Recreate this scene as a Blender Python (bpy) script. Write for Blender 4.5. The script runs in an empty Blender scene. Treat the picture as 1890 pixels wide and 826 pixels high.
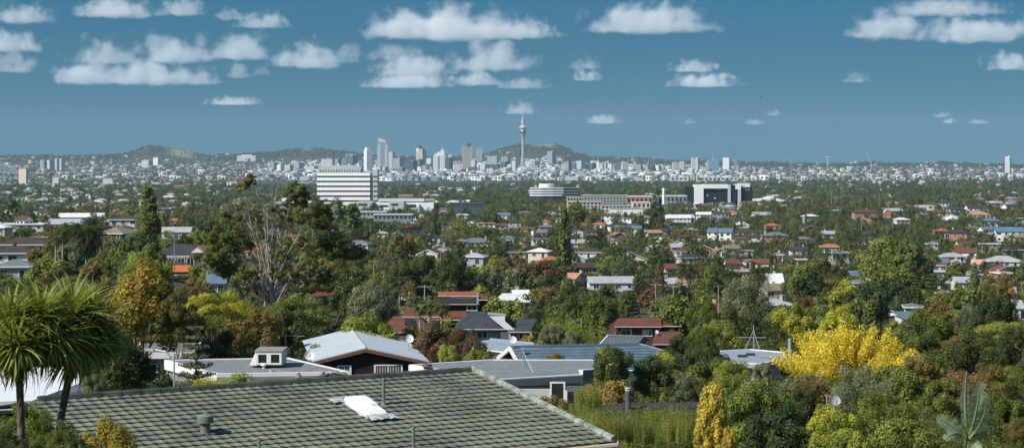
import bpy, math, random
import numpy as np
from mathutils import Vector, Matrix
SC = bpy.context.scene
COL = SC.collection
R = math.radians
PI = math.pi
random.seed(7)
RNG = np.random.default_rng(7)
F = 3400.0      # focal length in photo pixels (photo is 1890 x 826)
CX, HOR = 945.0, 300.0
CZ = 68.0       # camera height above the harbour

# ---------------------------------------------------------------- camera
cd = bpy.data.cameras.new('camera')
cam = bpy.data.objects.new('camera', cd)
COL.objects.link(cam)
SC.camera = cam
cam.location = (0, 0, CZ)
cam.rotation_euler = (PI / 2, 0, 0)
cd.sensor_width = 36
cd.lens = F / 1890 * 36
cd.shift_y = -(413 - HOR) / 1890
cd.clip_start = 1
cd.clip_end = 200000

# ---------------------------------------------------------------- sky, sun, exposure
SUN_EL, SUN_BACK = R(41), R(35)       # from the left, a little behind the camera
sd = Vector((-math.cos(SUN_BACK) * math.cos(SUN_EL), -math.sin(SUN_BACK) * math.cos(SUN_EL), math.sin(SUN_EL)))
W = bpy.data.worlds.new('World')
SC.world = W
W.use_nodes = True
wt = W.node_tree
bg = wt.nodes['Background']
bg.inputs[1].default_value = 0.1
sky = wt.nodes.new('ShaderNodeTexSky')
sky.sky_type = 'NISHITA'
sky.sun_disc = False
sky.sun_elevation = SUN_EL
sky.sun_rotation = math.atan2(sd.x, sd.y)
sky.air_density = 1.0
sky.dust_density = 0.3
sky.ozone_density = 2.0
tcw = wt.nodes.new('ShaderNodeTexCoord')
sep = wt.nodes.new('ShaderNodeSeparateXYZ')
wt.links.new(tcw.outputs['Generated'], sep.inputs[0])
mxz = wt.nodes.new('ShaderNodeMath'); mxz.operation = 'MAXIMUM'; mxz.inputs[1].default_value = 0.0
wt.links.new(sep.outputs[2], mxz.inputs[0])
lift = wt.nodes.new('ShaderNodeMath'); lift.operation = 'ADD'; lift.inputs[1].default_value = 0.3
wt.links.new(mxz.outputs[0], lift.inputs[0])
cmb = wt.nodes.new('ShaderNodeCombineXYZ')
wt.links.new(sep.outputs[0], cmb.inputs[0]); wt.links.new(sep.outputs[1], cmb.inputs[1]); wt.links.new(lift.outputs[0], cmb.inputs[2])
wt.links.new(cmb.outputs[0], sky.inputs[0])
ramp = wt.nodes.new('ShaderNodeValToRGB')
ramp.color_ramp.elements[0].position = 0.0
ramp.color_ramp.elements[0].color = (0.40, 0.58, 0.50, 1)
ramp.color_ramp.elements[1].position = 0.30
ramp.color_ramp.elements[1].color = (0.8, 0.95, 0.95, 1)
e = ramp.color_ramp.elements.new(0.085); e.color = (0.20, 0.62, 0.63, 1)
wt.links.new(mxz.outputs[0], ramp.inputs[0])
mul = wt.nodes.new('ShaderNodeMix'); mul.data_type = 'RGBA'; mul.blend_type = 'MULTIPLY'; mul.inputs[0].default_value = 1
wt.links.new(sky.outputs[0], mul.inputs[6]); wt.links.new(ramp.outputs[0], mul.inputs[7])
wt.links.new(mul.outputs[2], bg.inputs[0])
sl = bpy.data.lights.new('sun', 'SUN')
sl.energy = 4.6
sl.angle = R(0.5)
sl.color = (1.0, 0.95, 0.87)
so = bpy.data.objects.new('sun', sl)
COL.objects.link(so)
so.rotation_euler = (-sd).to_track_quat('-Z', 'Y').to_euler()
VS = SC.view_settings
VS.view_transform = 'Standard'; VS.look = 'None'; VS.exposure = 0.35; VS.gamma = 1.0; VS.use_curve_mapping = False
SC.cycles.max_bounces = 8
SC.cycles.volume_bounces = 4
SC.cycles.transparent_max_bounces = 12
SC.cycles.use_denoising = True

# ---------------------------------------------------------------- bookkeeping: names, labels
REG = []          # things whose label is finished at the end
def link(o, parent=None):
    COL.objects.link(o)
    if parent is not None:
        o.parent = parent
    return o
def empty(name, loc=(0, 0, 0), rz=0.0):
    o = bpy.data.objects.new(name, None)
    o.empty_display_size = 0.5
    o.location = loc
    o.rotation_euler = (0, 0, rz)
    return link(o)
def tag(o, label, cat, group=None):
    o['label'] = label
    o['category'] = cat
    if group: o['group'] = group
    return o
def auto(o, desc, cat, group, px, row, rel=True):
    o['category'] = cat
    if group: o['group'] = group
    REG.append((o, desc, px, row, rel))
    return o
def setting(o, kind='structure'):
    o['kind'] = kind
    return o
LAND = [  # landmarks that labels may point to: px, row, words
    (640, 350, 'the white hospital block'), (1327, 360, 'the black office block'), (1022, 350, 'the round topped office'),
    (965, 260, 'the tall observation tower'), (1565, 650, 'the yellow leaved tree'), (1315, 765, 'the golden cypress'),
    (660, 645, 'the pale metal gable roof'), (500, 740, 'the green tiled roof'), (500, 430, 'the bare branched gum'),
    (275, 385, 'the tall poplar'), (158, 440, 'the date palm'), (1190, 605, 'the brown brick house'),
    (1213, 375, 'the dark pointed pine'), (1650, 480, 'the pale poplar grove'), (1605, 425, 'the hillside street'),
    (800, 500, 'the long dark hedge trees'), (260, 560, 'the orange autumn tree'), (90, 600, 'the cabbage trees'),
    (845, 560, 'the dark upper storey house'), (1785, 750, 'the banana plant'), (1120, 370, 'the grey apartment blocks'),
    (1420, 366, 'the low white dome'), (150, 405, 'the white roofed house'), (285, 272, 'the grassy hill'),
    (1000, 270, 'the volcanic cone'), (710, 290, 'the crested skyscraper'), (862, 290, 'the blue topped tower'),
    (810, 300, 'the white stepped tower'), (455, 290, 'the white museum'), (1860, 300, 'the white round tower'),
    (1275, 330, 'the harbour silos'), (1170, 690, 'the twin dark bushes'), (1400, 655, 'the low grey metal roof'),
    (25, 290, 'the port cranes'), (1120, 655, 'the long blue tiled roof'), (1205, 480, 'the tiered pine'), (1530, 450, 'the orange roofed bungalow'),
    (1390, 470, 'the white gabled villa'), (570, 272, 'the wooded ridge summit'), (1600, 292, 'the leaning crane jib')]
ORD = ['', 'leftmost', 'second', 'third', 'fourth', 'fifth', 'sixth', 'seventh', 'eighth', 'ninth', 'tenth', 'eleventh', 'twelfth',
       'thirteenth', 'fourteenth', 'fifteenth', 'sixteenth', 'seventeenth', 'eighteenth', 'nineteenth', 'twentieth']
def finish_labels():
    d = {}
    for (o, desc, px, row, rel) in REG:
        t = desc
        if rel:
            best = min(LAND, key=lambda l: (l[0] - px) ** 2 + ((l[1] - row) * 1.6) ** 2)
            dx, dy = px - best[0], row - best[1]
            if abs(dx) > abs(dy) * 1.5: r = 'left of' if dx < 0 else 'right of'
            elif abs(dy) > abs(dx) * 1.2: r = 'above' if dy < 0 else 'below'
            else: r = ('above' if dy < 0 else 'below') + (' and left of' if dx < 0 else ' and right of')
            near = 'just ' if math.hypot(dx, dy * 1.6) < 75 else ''
            t = f"{desc} {near}{r} {best[2]}"
        d.setdefault(t, []).append((px, row, o))
    def put(o, s):
        if len(s.split()) > 16: s = s.replace(' and left of', '').replace(' and right of', '').replace(' walled', '').replace(' of the tall', ' the tall')
        o['label'] = s
    for t, L in d.items():
        if len(L) == 1:
            put(L[0][2], t)
        else:
            L.sort(key=lambda a: a[0])
            for i, (_, _, o) in enumerate(L):
                n = i + 1
                if n == 1: s = f"{t}, leftmost"
                elif n == len(L): s = f"{t}, rightmost"
                elif n < len(ORD): s = f"{t}, {ORD[n]} from left"
                else: s = f"{t}, {ORD[len(L) - n] if 1 < len(L) - n < 20 else 'middle'} from right"
                put(o, s)

# ---------------------------------------------------------------- materials
_M = {}
def mat(name, col, rough=0.7, noise=0.12, nscale=0.8, metal=0.0, spec=0.3, bands=None, objcol=False, bump=0.0):
    key = (name, tuple(round(c, 3) for c in col), rough, noise, nscale, metal, bands, objcol, bump)
    if key in _M: return _M[key]
    m = bpy.data.materials.new(name)
    m.use_nodes = True
    t = m.node_tree; N = t.nodes; L = t.links.new
    b = N['Principled BSDF']
    b.inputs['Roughness'].default_value = rough
    b.inputs['Metallic'].default_value = metal
    b.inputs['Specular IOR Level'].default_value = spec
    tc = N.new('ShaderNodeTexCoord')
    no = N.new('ShaderNodeTexNoise'); no.inputs['Scale'].default_value = nscale; no.inputs['Detail'].default_value = 6; no.inputs['Roughness'].default_value = 0.65
    L(tc.outputs['Object'], no.inputs['Vector'])
    mr = N.new('ShaderNodeMapRange'); mr.inputs[1].default_value = 0.3; mr.inputs[2].default_value = 0.7
    mr.inputs[3].default_value = 1 - noise * 1.6; mr.inputs[4].default_value = 1 + noise
    L(no.outputs[0], mr.inputs[0])
    fac = mr.outputs[0]
    if bands:      # thin dark course lines every bands[0] metres of height (tiles, weatherboards), or along x
        per, dark, ax = bands
        sp = N.new('ShaderNodeSeparateXYZ'); L(tc.outputs['Object'], sp.inputs[0])
        a = N.new('ShaderNodeMath'); a.operation = 'DIVIDE'; a.inputs[1].default_value = per; L(sp.outputs[ax], a.inputs[0])
        f = N.new('ShaderNodeMath'); f.operation = 'FRACT'; L(a.outputs[0], f.inputs[0])
        g = N.new('ShaderNodeMath'); g.operation = 'LESS_THAN'; g.inputs[1].default_value = 0.3; L(f.outputs[0], g.inputs[0])
        h = N.new('ShaderNodeMath'); h.operation = 'MULTIPLY_ADD'; h.inputs[1].default_value = -dark; h.inputs[2].default_value = 1.0; L(g.outputs[0], h.inputs[0])
        k = N.new('ShaderNodeMath'); k.operation = 'MULTIPLY'; L(h.outputs[0], k.inputs[0]); L(fac, k.inputs[1])
        fac = k.outputs[0]
    vm = N.new('ShaderNodeVectorMath'); vm.operation = 'SCALE'
    L(fac, vm.inputs['Scale'])
    if objcol:
        oi = N.new('ShaderNodeObjectInfo'); L(oi.outputs['Color'], vm.inputs[0])
    else:
        vm.inputs[0].default_value = col
    L(vm.outputs[0], b.inputs['Base Color'])
    if bump:
        bp = N.new('ShaderNodeBump'); bp.inputs['Strength'].default_value = bump; bp.inputs['Distance'].default_value = 0.02
        n2 = N.new('ShaderNodeTexNoise'); n2.inputs['Scale'].default_value = 12; n2.inputs['Detail'].default_value = 5
        L(tc.outputs['Object'], n2.inputs['Vector']); L(n2.outputs[0], bp.inputs['Height']); L(bp.outputs[0], b.inputs['Normal'])
    _M[key] = m
    return m
def foliage_mat(name, trans=0.38, rough=0.55):
    m = bpy.data.materials.new(name)
    m.use_nodes = True
    t = m.node_tree; N = t.nodes; L = t.links.new
    b = N['Principled BSDF']; b.inputs['Roughness'].default_value = rough; b.inputs['Specular IOR Level'].default_value = 0.25
    oi = N.new('ShaderNodeObjectInfo')
    at = N.new('ShaderNodeAttribute'); at.attribute_name = 'tint'
    v = N.new('ShaderNodeVectorMath'); v.operation = 'MULTIPLY'
    L(oi.outputs['Color'], v.inputs[0]); L(at.outputs['Color'], v.inputs[1])
    L(v.outputs[0], b.inputs['Base Color'])
    tr = N.new('ShaderNodeBsdfTranslucent')
    w = N.new('ShaderNodeVectorMath'); w.operation = 'MULTIPLY'; w.inputs[1].default_value = (1.3, 1.35, 0.6)
    L(v.outputs[0], w.inputs[0]); L(w.outputs[0], tr.inputs[0])
    mx = N.new('ShaderNodeMixShader'); mx.inputs[0].default_value = trans
    L(b.outputs[0], mx.inputs[1]); L(tr.outputs[0], mx.inputs[2])
    L(mx.outputs[0], N['Material Output'].inputs[0])
    return m
M_LEAF = foliage_mat('leaf')
M_BARK = mat('bark', (0.16, 0.12, 0.09), 0.9, 0.3, 3)
M_PALEBARK = mat('pale_bark', (0.44, 0.38, 0.32), 0.9, 0.35, 2)
M_GLASS = mat('window_glass', (0.02, 0.026, 0.032), 0.12, 0.1, 0.5, spec=0.6)
M_WHITE = mat('white_paint', (0.72, 0.72, 0.70), 0.6, 0.06)
M_STEEL = mat('galvanised_steel', (0.42, 0.43, 0.43), 0.45, 0.1, 3, metal=0.3)
M_POLE = mat('weathered_pole', (0.30, 0.27, 0.23), 0.9, 0.2, 3)
M_CONC = mat('concrete', (0.42, 0.41, 0.38), 0.85, 0.15, 1)

# ---------------------------------------------------------------- mesh helpers
class MB:
    """collects polygons for ONE mesh object"""
    def __init__(s): s.v = []; s.f = []; s.m = []
    def quad(s, pts, mi=0):
        n = len(s.v); s.v += [tuple(p) for p in pts]; s.f.append(tuple(range(n, n + len(pts)))); s.m.append(mi)
    def box(s, x0, x1, y0, y1, z0, z1, mi=0, rz=0.0, c=None):
        P = [(x0, y0, z0), (x1, y0, z0), (x1, y1, z0), (x0, y1, z0), (x0, y0, z1), (x1, y0, z1), (x1, y1, z1), (x0, y1, z1)]
        n = len(s.v); s.v += P
        for q in ((0, 3, 2, 1), (4, 5, 6, 7), (0, 1, 5, 4), (1, 2, 6, 5), (2, 3, 7, 6), (3, 0, 4, 7)):
            s.f.append(tuple(n + i for i in q)); s.m.append(mi)
    def prism(s, pts, z0, z1, mi=0):
        """pts anticlockwise seen from above; z0/z1 numbers or lists"""
        k = len(pts); n = len(s.v)
        a = z0 if isinstance(z0, (list, tuple)) else [z0] * k
        b = z1 if isinstance(z1, (list, tuple)) else [z1] * k
        s.v += [(p[0], p[1], a[i]) for i, p in enumerate(pts)] + [(p[0], p[1], b[i]) for i, p in enumerate(pts)]
        s.f.append(tuple(n + i for i in reversed(range(k)))); s.m.append(mi)
        s.f.append(tuple(n + k + i for i in range(k))); s.m.append(mi)
        for i in range(k):
            j = (i + 1) % k
            s.f.append((n + i, n + j, n + k + j, n + k + i)); s.m.append(mi)
    def tube(s, pts, rad, sides=8, mi=0, cap=True):
        pts = [Vector(p) for p in pts]; k = len(pts); n = len(s.v)
        rad = rad if isinstance(rad, (list, tuple)) else [rad] * k
        for i, p in enumerate(pts):
            d = (pts[min(i + 1, k - 1)] - pts[max(i - 1, 0)]).normalized()
            a = d.orthogonal().normalized() if abs(d.z) > 0.99 else d.cross(Vector((0, 0, 1))).normalized()
            b = d.cross(a)
            for j in range(sides):
                t = 2 * PI * j / sides
                s.v.append(tuple(p + (a * math.cos(t) + b * math.sin(t)) * rad[i]))
        for i in range(k - 1):
            for j in range(sides):
                q = (j + 1) % sides
                s.f.append((n + i * sides + j, n + i * sides + q, n + (i + 1) * sides + q, n + (i + 1) * sides + j)); s.m.append(mi)
        if cap:
            s.f.append(tuple(n + j for j in range(sides))); s.m.append(mi)
            s.f.append(tuple(n + (k - 1) * sides + j for j in reversed(range(sides)))); s.m.append(mi)
    def lathe(s, prof, sides=24, c=(0, 0), mi=0):
        """prof: list of (radius, z) from the bottom up"""
        n = len(s.v)
        for (r, z) in prof:
            for j in range(sides):
                t = 2 * PI * j / sides
                s.v.append((c[0] + r * math.cos(t), c[1] + r * math.sin(t), z))
        for i in range(len(prof) - 1):
            for j in range(sides):
                q = (j + 1) % sides
                s.f.append((n + i * sides + j, n + i * sides + q, n + (i + 1) * sides + q, n + (i + 1) * sides + j)); s.m.append(mi)
        s.f.append(tuple(n + j for j in reversed(range(sides)))); s.m.append(mi)
        s.f.append(tuple(n + (len(prof) - 1) * sides + j for j in range(sides))); s.m.append(mi)
    def build(s, name, mats, parent=None, loc=None, rz=None, smooth=False):
        me = bpy.data.meshes.new(name)
        me.from_pydata(s.v, [], s.f)
        for m in (mats if isinstance(mats, (list, tuple)) else [mats]): me.materials.append(m)
        if any(s.m): me.polygons.foreach_set('material_index', s.m)
        if smooth: me.polygons.foreach_set('use_smooth', [True] * len(s.f))
        me.update()
        o = bpy.data.objects.new(name, me)
        if loc is not None: o.location = loc
        if rz is not None: o.rotation_euler = (0, 0, rz)
        return link(o, parent)
def np_mesh(name, V, Fq, mats, tint=None, matidx=None, smooth=False):
    """V (n,3), Fq (m,k) faces of k corners, tint (m,3) face colour"""
    me = bpy.data.meshes.new(name)
    m, k = Fq.shape
    me.vertices.add(len(V)); me.vertices.foreach_set('co', np.ascontiguousarray(V, dtype=np.float32).ravel())
    me.loops.add(m * k); me.loops.foreach_set('vertex_index', np.ascontiguousarray(Fq, dtype=np.int32).ravel())
    me.polygons.add(m); me.polygons.foreach_set('loop_start', np.arange(0, m * k, k, dtype=np.int32))
    for a in (mats if isinstance(mats, (list, tuple)) else [mats]): me.materials.append(a)
    if matidx is not None: me.polygons.foreach_set('material_index', np.asarray(matidx, dtype=np.int32))
    if smooth: me.polygons.foreach_set('use_smooth', np.ones(m, dtype=bool))
    me.update(calc_edges=True)
    if tint is not None:
        a = me.attributes.new('tint', 'FLOAT_COLOR', 'FACE')
        c = np.ones((m, 4), dtype=np.float32); c[:, :3] = tint
        a.data.foreach_set('color', c.ravel())
    return me
def copy_tree(o, parent=None):
    c = o.copy()
    COL.objects.link(c)
    if parent is not None: c.parent = parent
    for ch in o.children: copy_tree(ch, c)
    return c

# ---------------------------------------------------------------- terrain
DN = [0, 10, 25, 45, 70, 100, 140, 200, 280, 400, 550, 750, 1000, 1300, 1700, 2300, 3200, 4500, 5600, 5750, 6450, 6600]
PN = [-900, 0, 330, 460, 800, 1000, 1200, 1600, 1890, 2800]
_L = [2, 4, 6.3, 9.6, 12.8, 15.3, 17.3, 20.5, 22.5, 24, 25.5, 27.5, 36, 43, 47, 52, 57, 62, 65, 65, 65, 65]
_A = [2, 4, 6.3, 9.6, 12.8, 15.3, 18.3, 23, 27, 30, 33.5, 37, 42, 46, 50, 53, 58, 62, 65, 66, 66, 66]
_B = [2, 4, 6.3, 9.6, 12.8, 15.7, 18.3, 23.5, 28.5, 33, 37, 41, 45, 48, 51, 54, 58, 63, 67, 70.5, 70.5, 66]
_C = [2, 4, 6.1, 8.6, 10.9, 13.2, 16.8, 23, 28.5, 34, 39, 43, 46, 48, 51, 54, 58, 58, 58, 70.5, 70.5, 66]
_D = [2, 4, 6.1, 8.6, 10.9, 13.2, 16.8, 23.5, 29.5, 36, 40.5, 43, 42.5, 41.5, 45, 50, 56, 57, 56, 70.5, 70.5, 66]
_E = [2, 4, 6.1, 8.6, 10.9, 13.2, 16.8, 23.5, 29.5, 36, 39.5, 40.5, 38.5, 38, 43, 50, 55, 54, 53, 70.5, 70.5, 66]
_Q = _B[:16] + _C[16:]
TAB = np.array([_L, _L, _L, _A, _B, _Q, _C, _D, _E, _E], dtype=float)
RPX = [-900, 0, 60, 120, 200, 240, 255, 275, 300, 330, 360, 390, 430, 500, 540, 565, 600, 640, 680, 720, 800, 880, 900, 920, 945, 970, 1030, 1045, 1065, 1090, 1150, 1200, 1250, 1290, 1330, 1400, 1500, 1560, 1600, 1680, 1740, 1800, 1890, 2800]
RRW = [290, 290, 288, 289, 288, 284, 277, 271, 272, 276, 284, 289, 287, 283, 278, 275, 277, 282, 288, 291, 291, 291, 284, 277, 271, 268, 267, 274, 284, 291, 293, 295, 299, 297, 300, 301, 304, 304, 301, 304, 301, 304, 306, 306]
def ground(x, y):
    """terrain height; x, y arrays or numbers"""
    x = np.asarray(x, dtype=float); y = np.asarray(y, dtype=float)
    D = np.maximum(y, 0.0)
    px = CX + F * x / np.maximum(y, 40.0)
    px = np.clip(px, -899, 2799)
    Dc = np.clip(D, 0, 6599)
    i = np.clip(np.searchsorted(DN, Dc, side='right') - 1, 0, len(DN) - 2)
    dn = np.array(DN, dtype=float)
    t = (Dc - dn[i]) / (dn[i + 1] - dn[i])
    j = np.clip(np.searchsorted(PN, px, side='right') - 1, 0, len(PN) - 2)
    pn = np.array(PN, dtype=float)
    u = (px - pn[j]) / (pn[j + 1] - pn[j])
    a = TAB[j, i] * (1 - t) + TAB[j, i + 1] * t
    b = TAB[j + 1, i] * (1 - t) + TAB[j + 1, i + 1] * t
    near = CZ - (a * (1 - u) + b * u)
    rz = CZ + (HOR - np.interp(px, RPX, RRW)) * 12500 / F
    far = np.where(D < 9500, 2 + (D - 6600) / 2900 * (rz * 0.20 + 3),
          np.where(D < 11000, (rz * 0.20 + 5) * (1 - (D - 9500) / 1500) + rz * 0.48 * (D - 9500) / 1500,
          np.where(D < 12500, rz * (0.48 + 0.52 * np.sin(np.clip((D - 11000) / 1500, 0, 1) * PI / 2)), rz * (1 - 0.4 * (D - 12500) / 2500))))
    z = np.where(D > 6600, far, near)
    amp = np.clip((D - 150) / 600, 0, 1) * np.clip((5600 - D) / 1500, 0, 1) * 1.2 + np.where(D > 8200, 4.0, 0)
    z = z + amp * (np.sin(x * 0.021 + y * 0.013) * np.cos(y * 0.017 - x * 0.008))
    return z
def G(px, D): return float(ground((px - CX) * D / F, D))
def at(px, row, D):
    """the world point seen at photo pixel (px, row) at depth D"""
    return Vector(((px - CX) * D / F, D, CZ - (row - HOR) * D / F))
def row_of(z, D): return HOR + (CZ - z) * F / D
def solve(px, row, H, lo=75.0, hi=7500.0):
    """depth at which something H high on the ground has its top at this row"""
    D = lo
    while D < hi:
        if row_of(G(px, D) + H, D) <= row: return D
        D *= 1.006
    return hi
gm = bpy.data.materials.new('ground'); gm.use_nodes = True
t = gm.node_tree; N = t.nodes; L = t.links.new
tc = N.new('ShaderNodeTexCoord')
n1 = N.new('ShaderNodeTexNoise'); n1.inputs['Scale'].default_value = 0.012; n1.inputs['Detail'].default_value = 9; n1.inputs['Roughness'].default_value = 0.7
L(tc.outputs['Object'], n1.inputs['Vector'])
cr = N.new('ShaderNodeValToRGB'); E_ = cr.color_ramp
E_.elements[0].position = 0.36; E_.elements[0].color = (0.022, 0.032, 0.013, 1)
E_.elements[1].position = 0.66; E_.elements[1].color = (0.07, 0.075, 0.034, 1)
k = E_.elements.new(0.52); k.color = (0.038, 0.052, 0.020, 1)
L(n1.outputs[0], cr.inputs[0])
# dry grass on the summits
at_ = N.new('ShaderNodeAttribute'); at_.attribute_name = 'dry'
mx = N.new('ShaderNodeMix'); mx.data_type = 'RGBA'
n3 = N.new('ShaderNodeTexNoise'); n3.inputs['Scale'].default_value = 0.02; n3.inputs['Detail'].default_value = 4; L(tc.outputs['Object'], n3.inputs['Vector'])
dr = N.new('ShaderNodeMath'); dr.operation = 'MULTIPLY_ADD'; dr.inputs[1].default_value = 1.6; dr.inputs[2].default_value = -0.5; L(n3.outputs[0], dr.inputs[0])
d2 = N.new('ShaderNodeMath'); d2.operation = 'ADD'; d2.use_clamp = True; L(dr.outputs[0], d2.inputs[0]); L(at_.outputs['Fac'], d2.inputs[1])
d3 = N.new('ShaderNodeMath'); d3.operation = 'MULTIPLY'; L(d2.outputs[0], d3.inputs[0]); L(at_.outputs['Fac'], d3.inputs[1])
L(d3.outputs[0], mx.inputs[0]); L(cr.outputs[0], mx.inputs[6]); mx.inputs[7].default_value = (0.27, 0.22, 0.12, 1)
L(mx.outputs[2], N['Principled BSDF'].inputs['Base Color'])
N['Principled BSDF'].inputs['Roughness'].default_value = 0.95
def dryness(px, D):
    hillA = np.exp(-((px - 335) / 26) ** 2) * (D > 11300)
    hillB = np.exp(-((px - 1003) / 24) ** 4) * (D > 11850)
    hillC = np.exp(-((px - 566) / 8) ** 2) * (D > 11800)
    return np.clip(hillA + hillB + hillC, 0, 1)
rows_ = np.concatenate([np.linspace(-40, 60, 26), np.geomspace(64, 15000, 250)])
cols_ = np.arange(-900, 2801, 11.0)
DD, PP = np.meshgrid(rows_, cols_, indexing='ij')
XX = (PP - CX) / F * (np.maximum(DD, 0) + 60)
ZZ = ground(XX, DD)
V = np.stack([XX.ravel(), DD.ravel(), ZZ.ravel()], 1)
nr, nc = DD.shape
idx = np.arange(nr * nc).reshape(nr, nc)
Fq = np.stack([idx[:-1, :-1].ravel(), idx[:-1, 1:].ravel(), idx[1:, 1:].ravel(), idx[1:, :-1].ravel()], 1)
me = np_mesh('ground', V, Fq, gm, smooth=True)
a = me.attributes.new('dry', 'FLOAT', 'POINT')
a.data.foreach_set('value', dryness(CX + F * V[:, 0] / np.maximum(V[:, 1], 40), V[:, 1]).astype(np.float32))
setting(link(bpy.data.objects.new('ground', me)))
# harbour water
wm = bpy.data.materials.new('harbour_water'); wm.use_nodes = True
b = wm.node_tree.nodes['Principled BSDF']
b.inputs['Base Color'].default_value = (0.018, 0.038, 0.048, 1); b.inputs['Roughness'].default_value = 0.5
mb = MB(); mb.quad([(-2600, 5500, 0), (2600, 5500, 0), (2900, 6620, 0), (-2900, 6620, 0)])
setting(mb.build('harbour_water', wm))
# the air
hz = bpy.data.materials.new('haze'); hz.use_nodes = True
t = hz.node_tree; t.nodes.clear()
o_ = t.nodes.new('ShaderNodeOutputMaterial'); pv = t.nodes.new('ShaderNodeVolumePrincipled')
pv.inputs['Color'].default_value = (0.56, 0.82, 1.0, 1); pv.inputs['Density'].default_value = 2.7e-5; pv.inputs['Anisotropy'].default_value = 0.0
t.links.new(pv.outputs[0], o_.inputs['Volume'])
mb = MB(); mb.box(-9000, 9000, -300, 15200, -8, 420)
haze = setting(mb.build('haze', hz), 'stuff')
# ---------------------------------------------------------------- foliage
def unit(n, rng):
    v = rng.normal(size=(n, 3)); return v / np.linalg.norm(v, axis=1, keepdims=True)
def leaves(C, Rr, n, size, aspect, rng, out=0.6, up=0.25, squash=(1, 1, 1), shell=0.45, ctint=None, vary=0.30, droop=0.0):
    """n leaf-shaped quads spread over clumps with centres C (k,3) and radii Rr (k)"""
    k = len(C)
    w = Rr ** 2; w = w / w.sum()
    ci = rng.choice(k, size=n, p=w)
    d = unit(n, rng)
    r = Rr[ci] * (shell + (1.08 - shell) * rng.random(n) ** 0.6)
    sq = np.array(squash)
    P = C[ci] + d * sq * r[:, None]
    nrm = d * out + unit(n, rng) * (1 - out) + np.array([0, 0, up])
    nrm /= np.linalg.norm(nrm, axis=1, keepdims=True)
    a = np.cross(nrm, unit(n, rng)); a /= np.linalg.norm(a, axis=1, keepdims=True) + 1e-9
    if droop: a[:, 2] -= droop; a /= np.linalg.norm(a, axis=1, keepdims=True)
    b = np.cross(nrm, a)
    s = size * (0.6 + 0.8 * rng.random(n))[:, None]
    V = np.empty((n, 4, 3))
    V[:, 0] = P + a * s; V[:, 1] = P + b * s * aspect + a * s * .15; V[:, 2] = P - a * s; V[:, 3] = P - b * s * aspect + a * s * .15
    if ctint is None: ctint = 1 + (rng.random((k, 1)) - 0.5) * 0.55 * np.array([[1.25, 1.0, 0.8]])
    T = ctint[ci] * (1 + (rng.random((n, 1)) - 0.5) * 2 * vary)
    return V.reshape(-1, 3), np.arange(n * 4).reshape(n, 4), np.clip(T, 0.15, 2.6)
def blob_clumps(k, rx, rz, cz, crad, rng, inner=0.35, flat=0.0, lower=-0.75, ry=None):
    d = unit(k * 3, rng); d = d[d[:, 2] > lower][:k]
    k = len(d)
    rr = inner + (1 - inner) * rng.random(k) ** 0.45
    rr *= 1 + 0.13 * np.sin(d[:, 0] * 4 + 1) * np.cos(d[:, 1] * 3.3 + d[:, 2] * 2)
    C = d * rr[:, None] * np.array([rx, ry or rx, rz]) + np.array([0, 0, cz])
    Rr = crad * (0.65 + 0.7 * rng.random(k))
    return C, Rr
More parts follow.
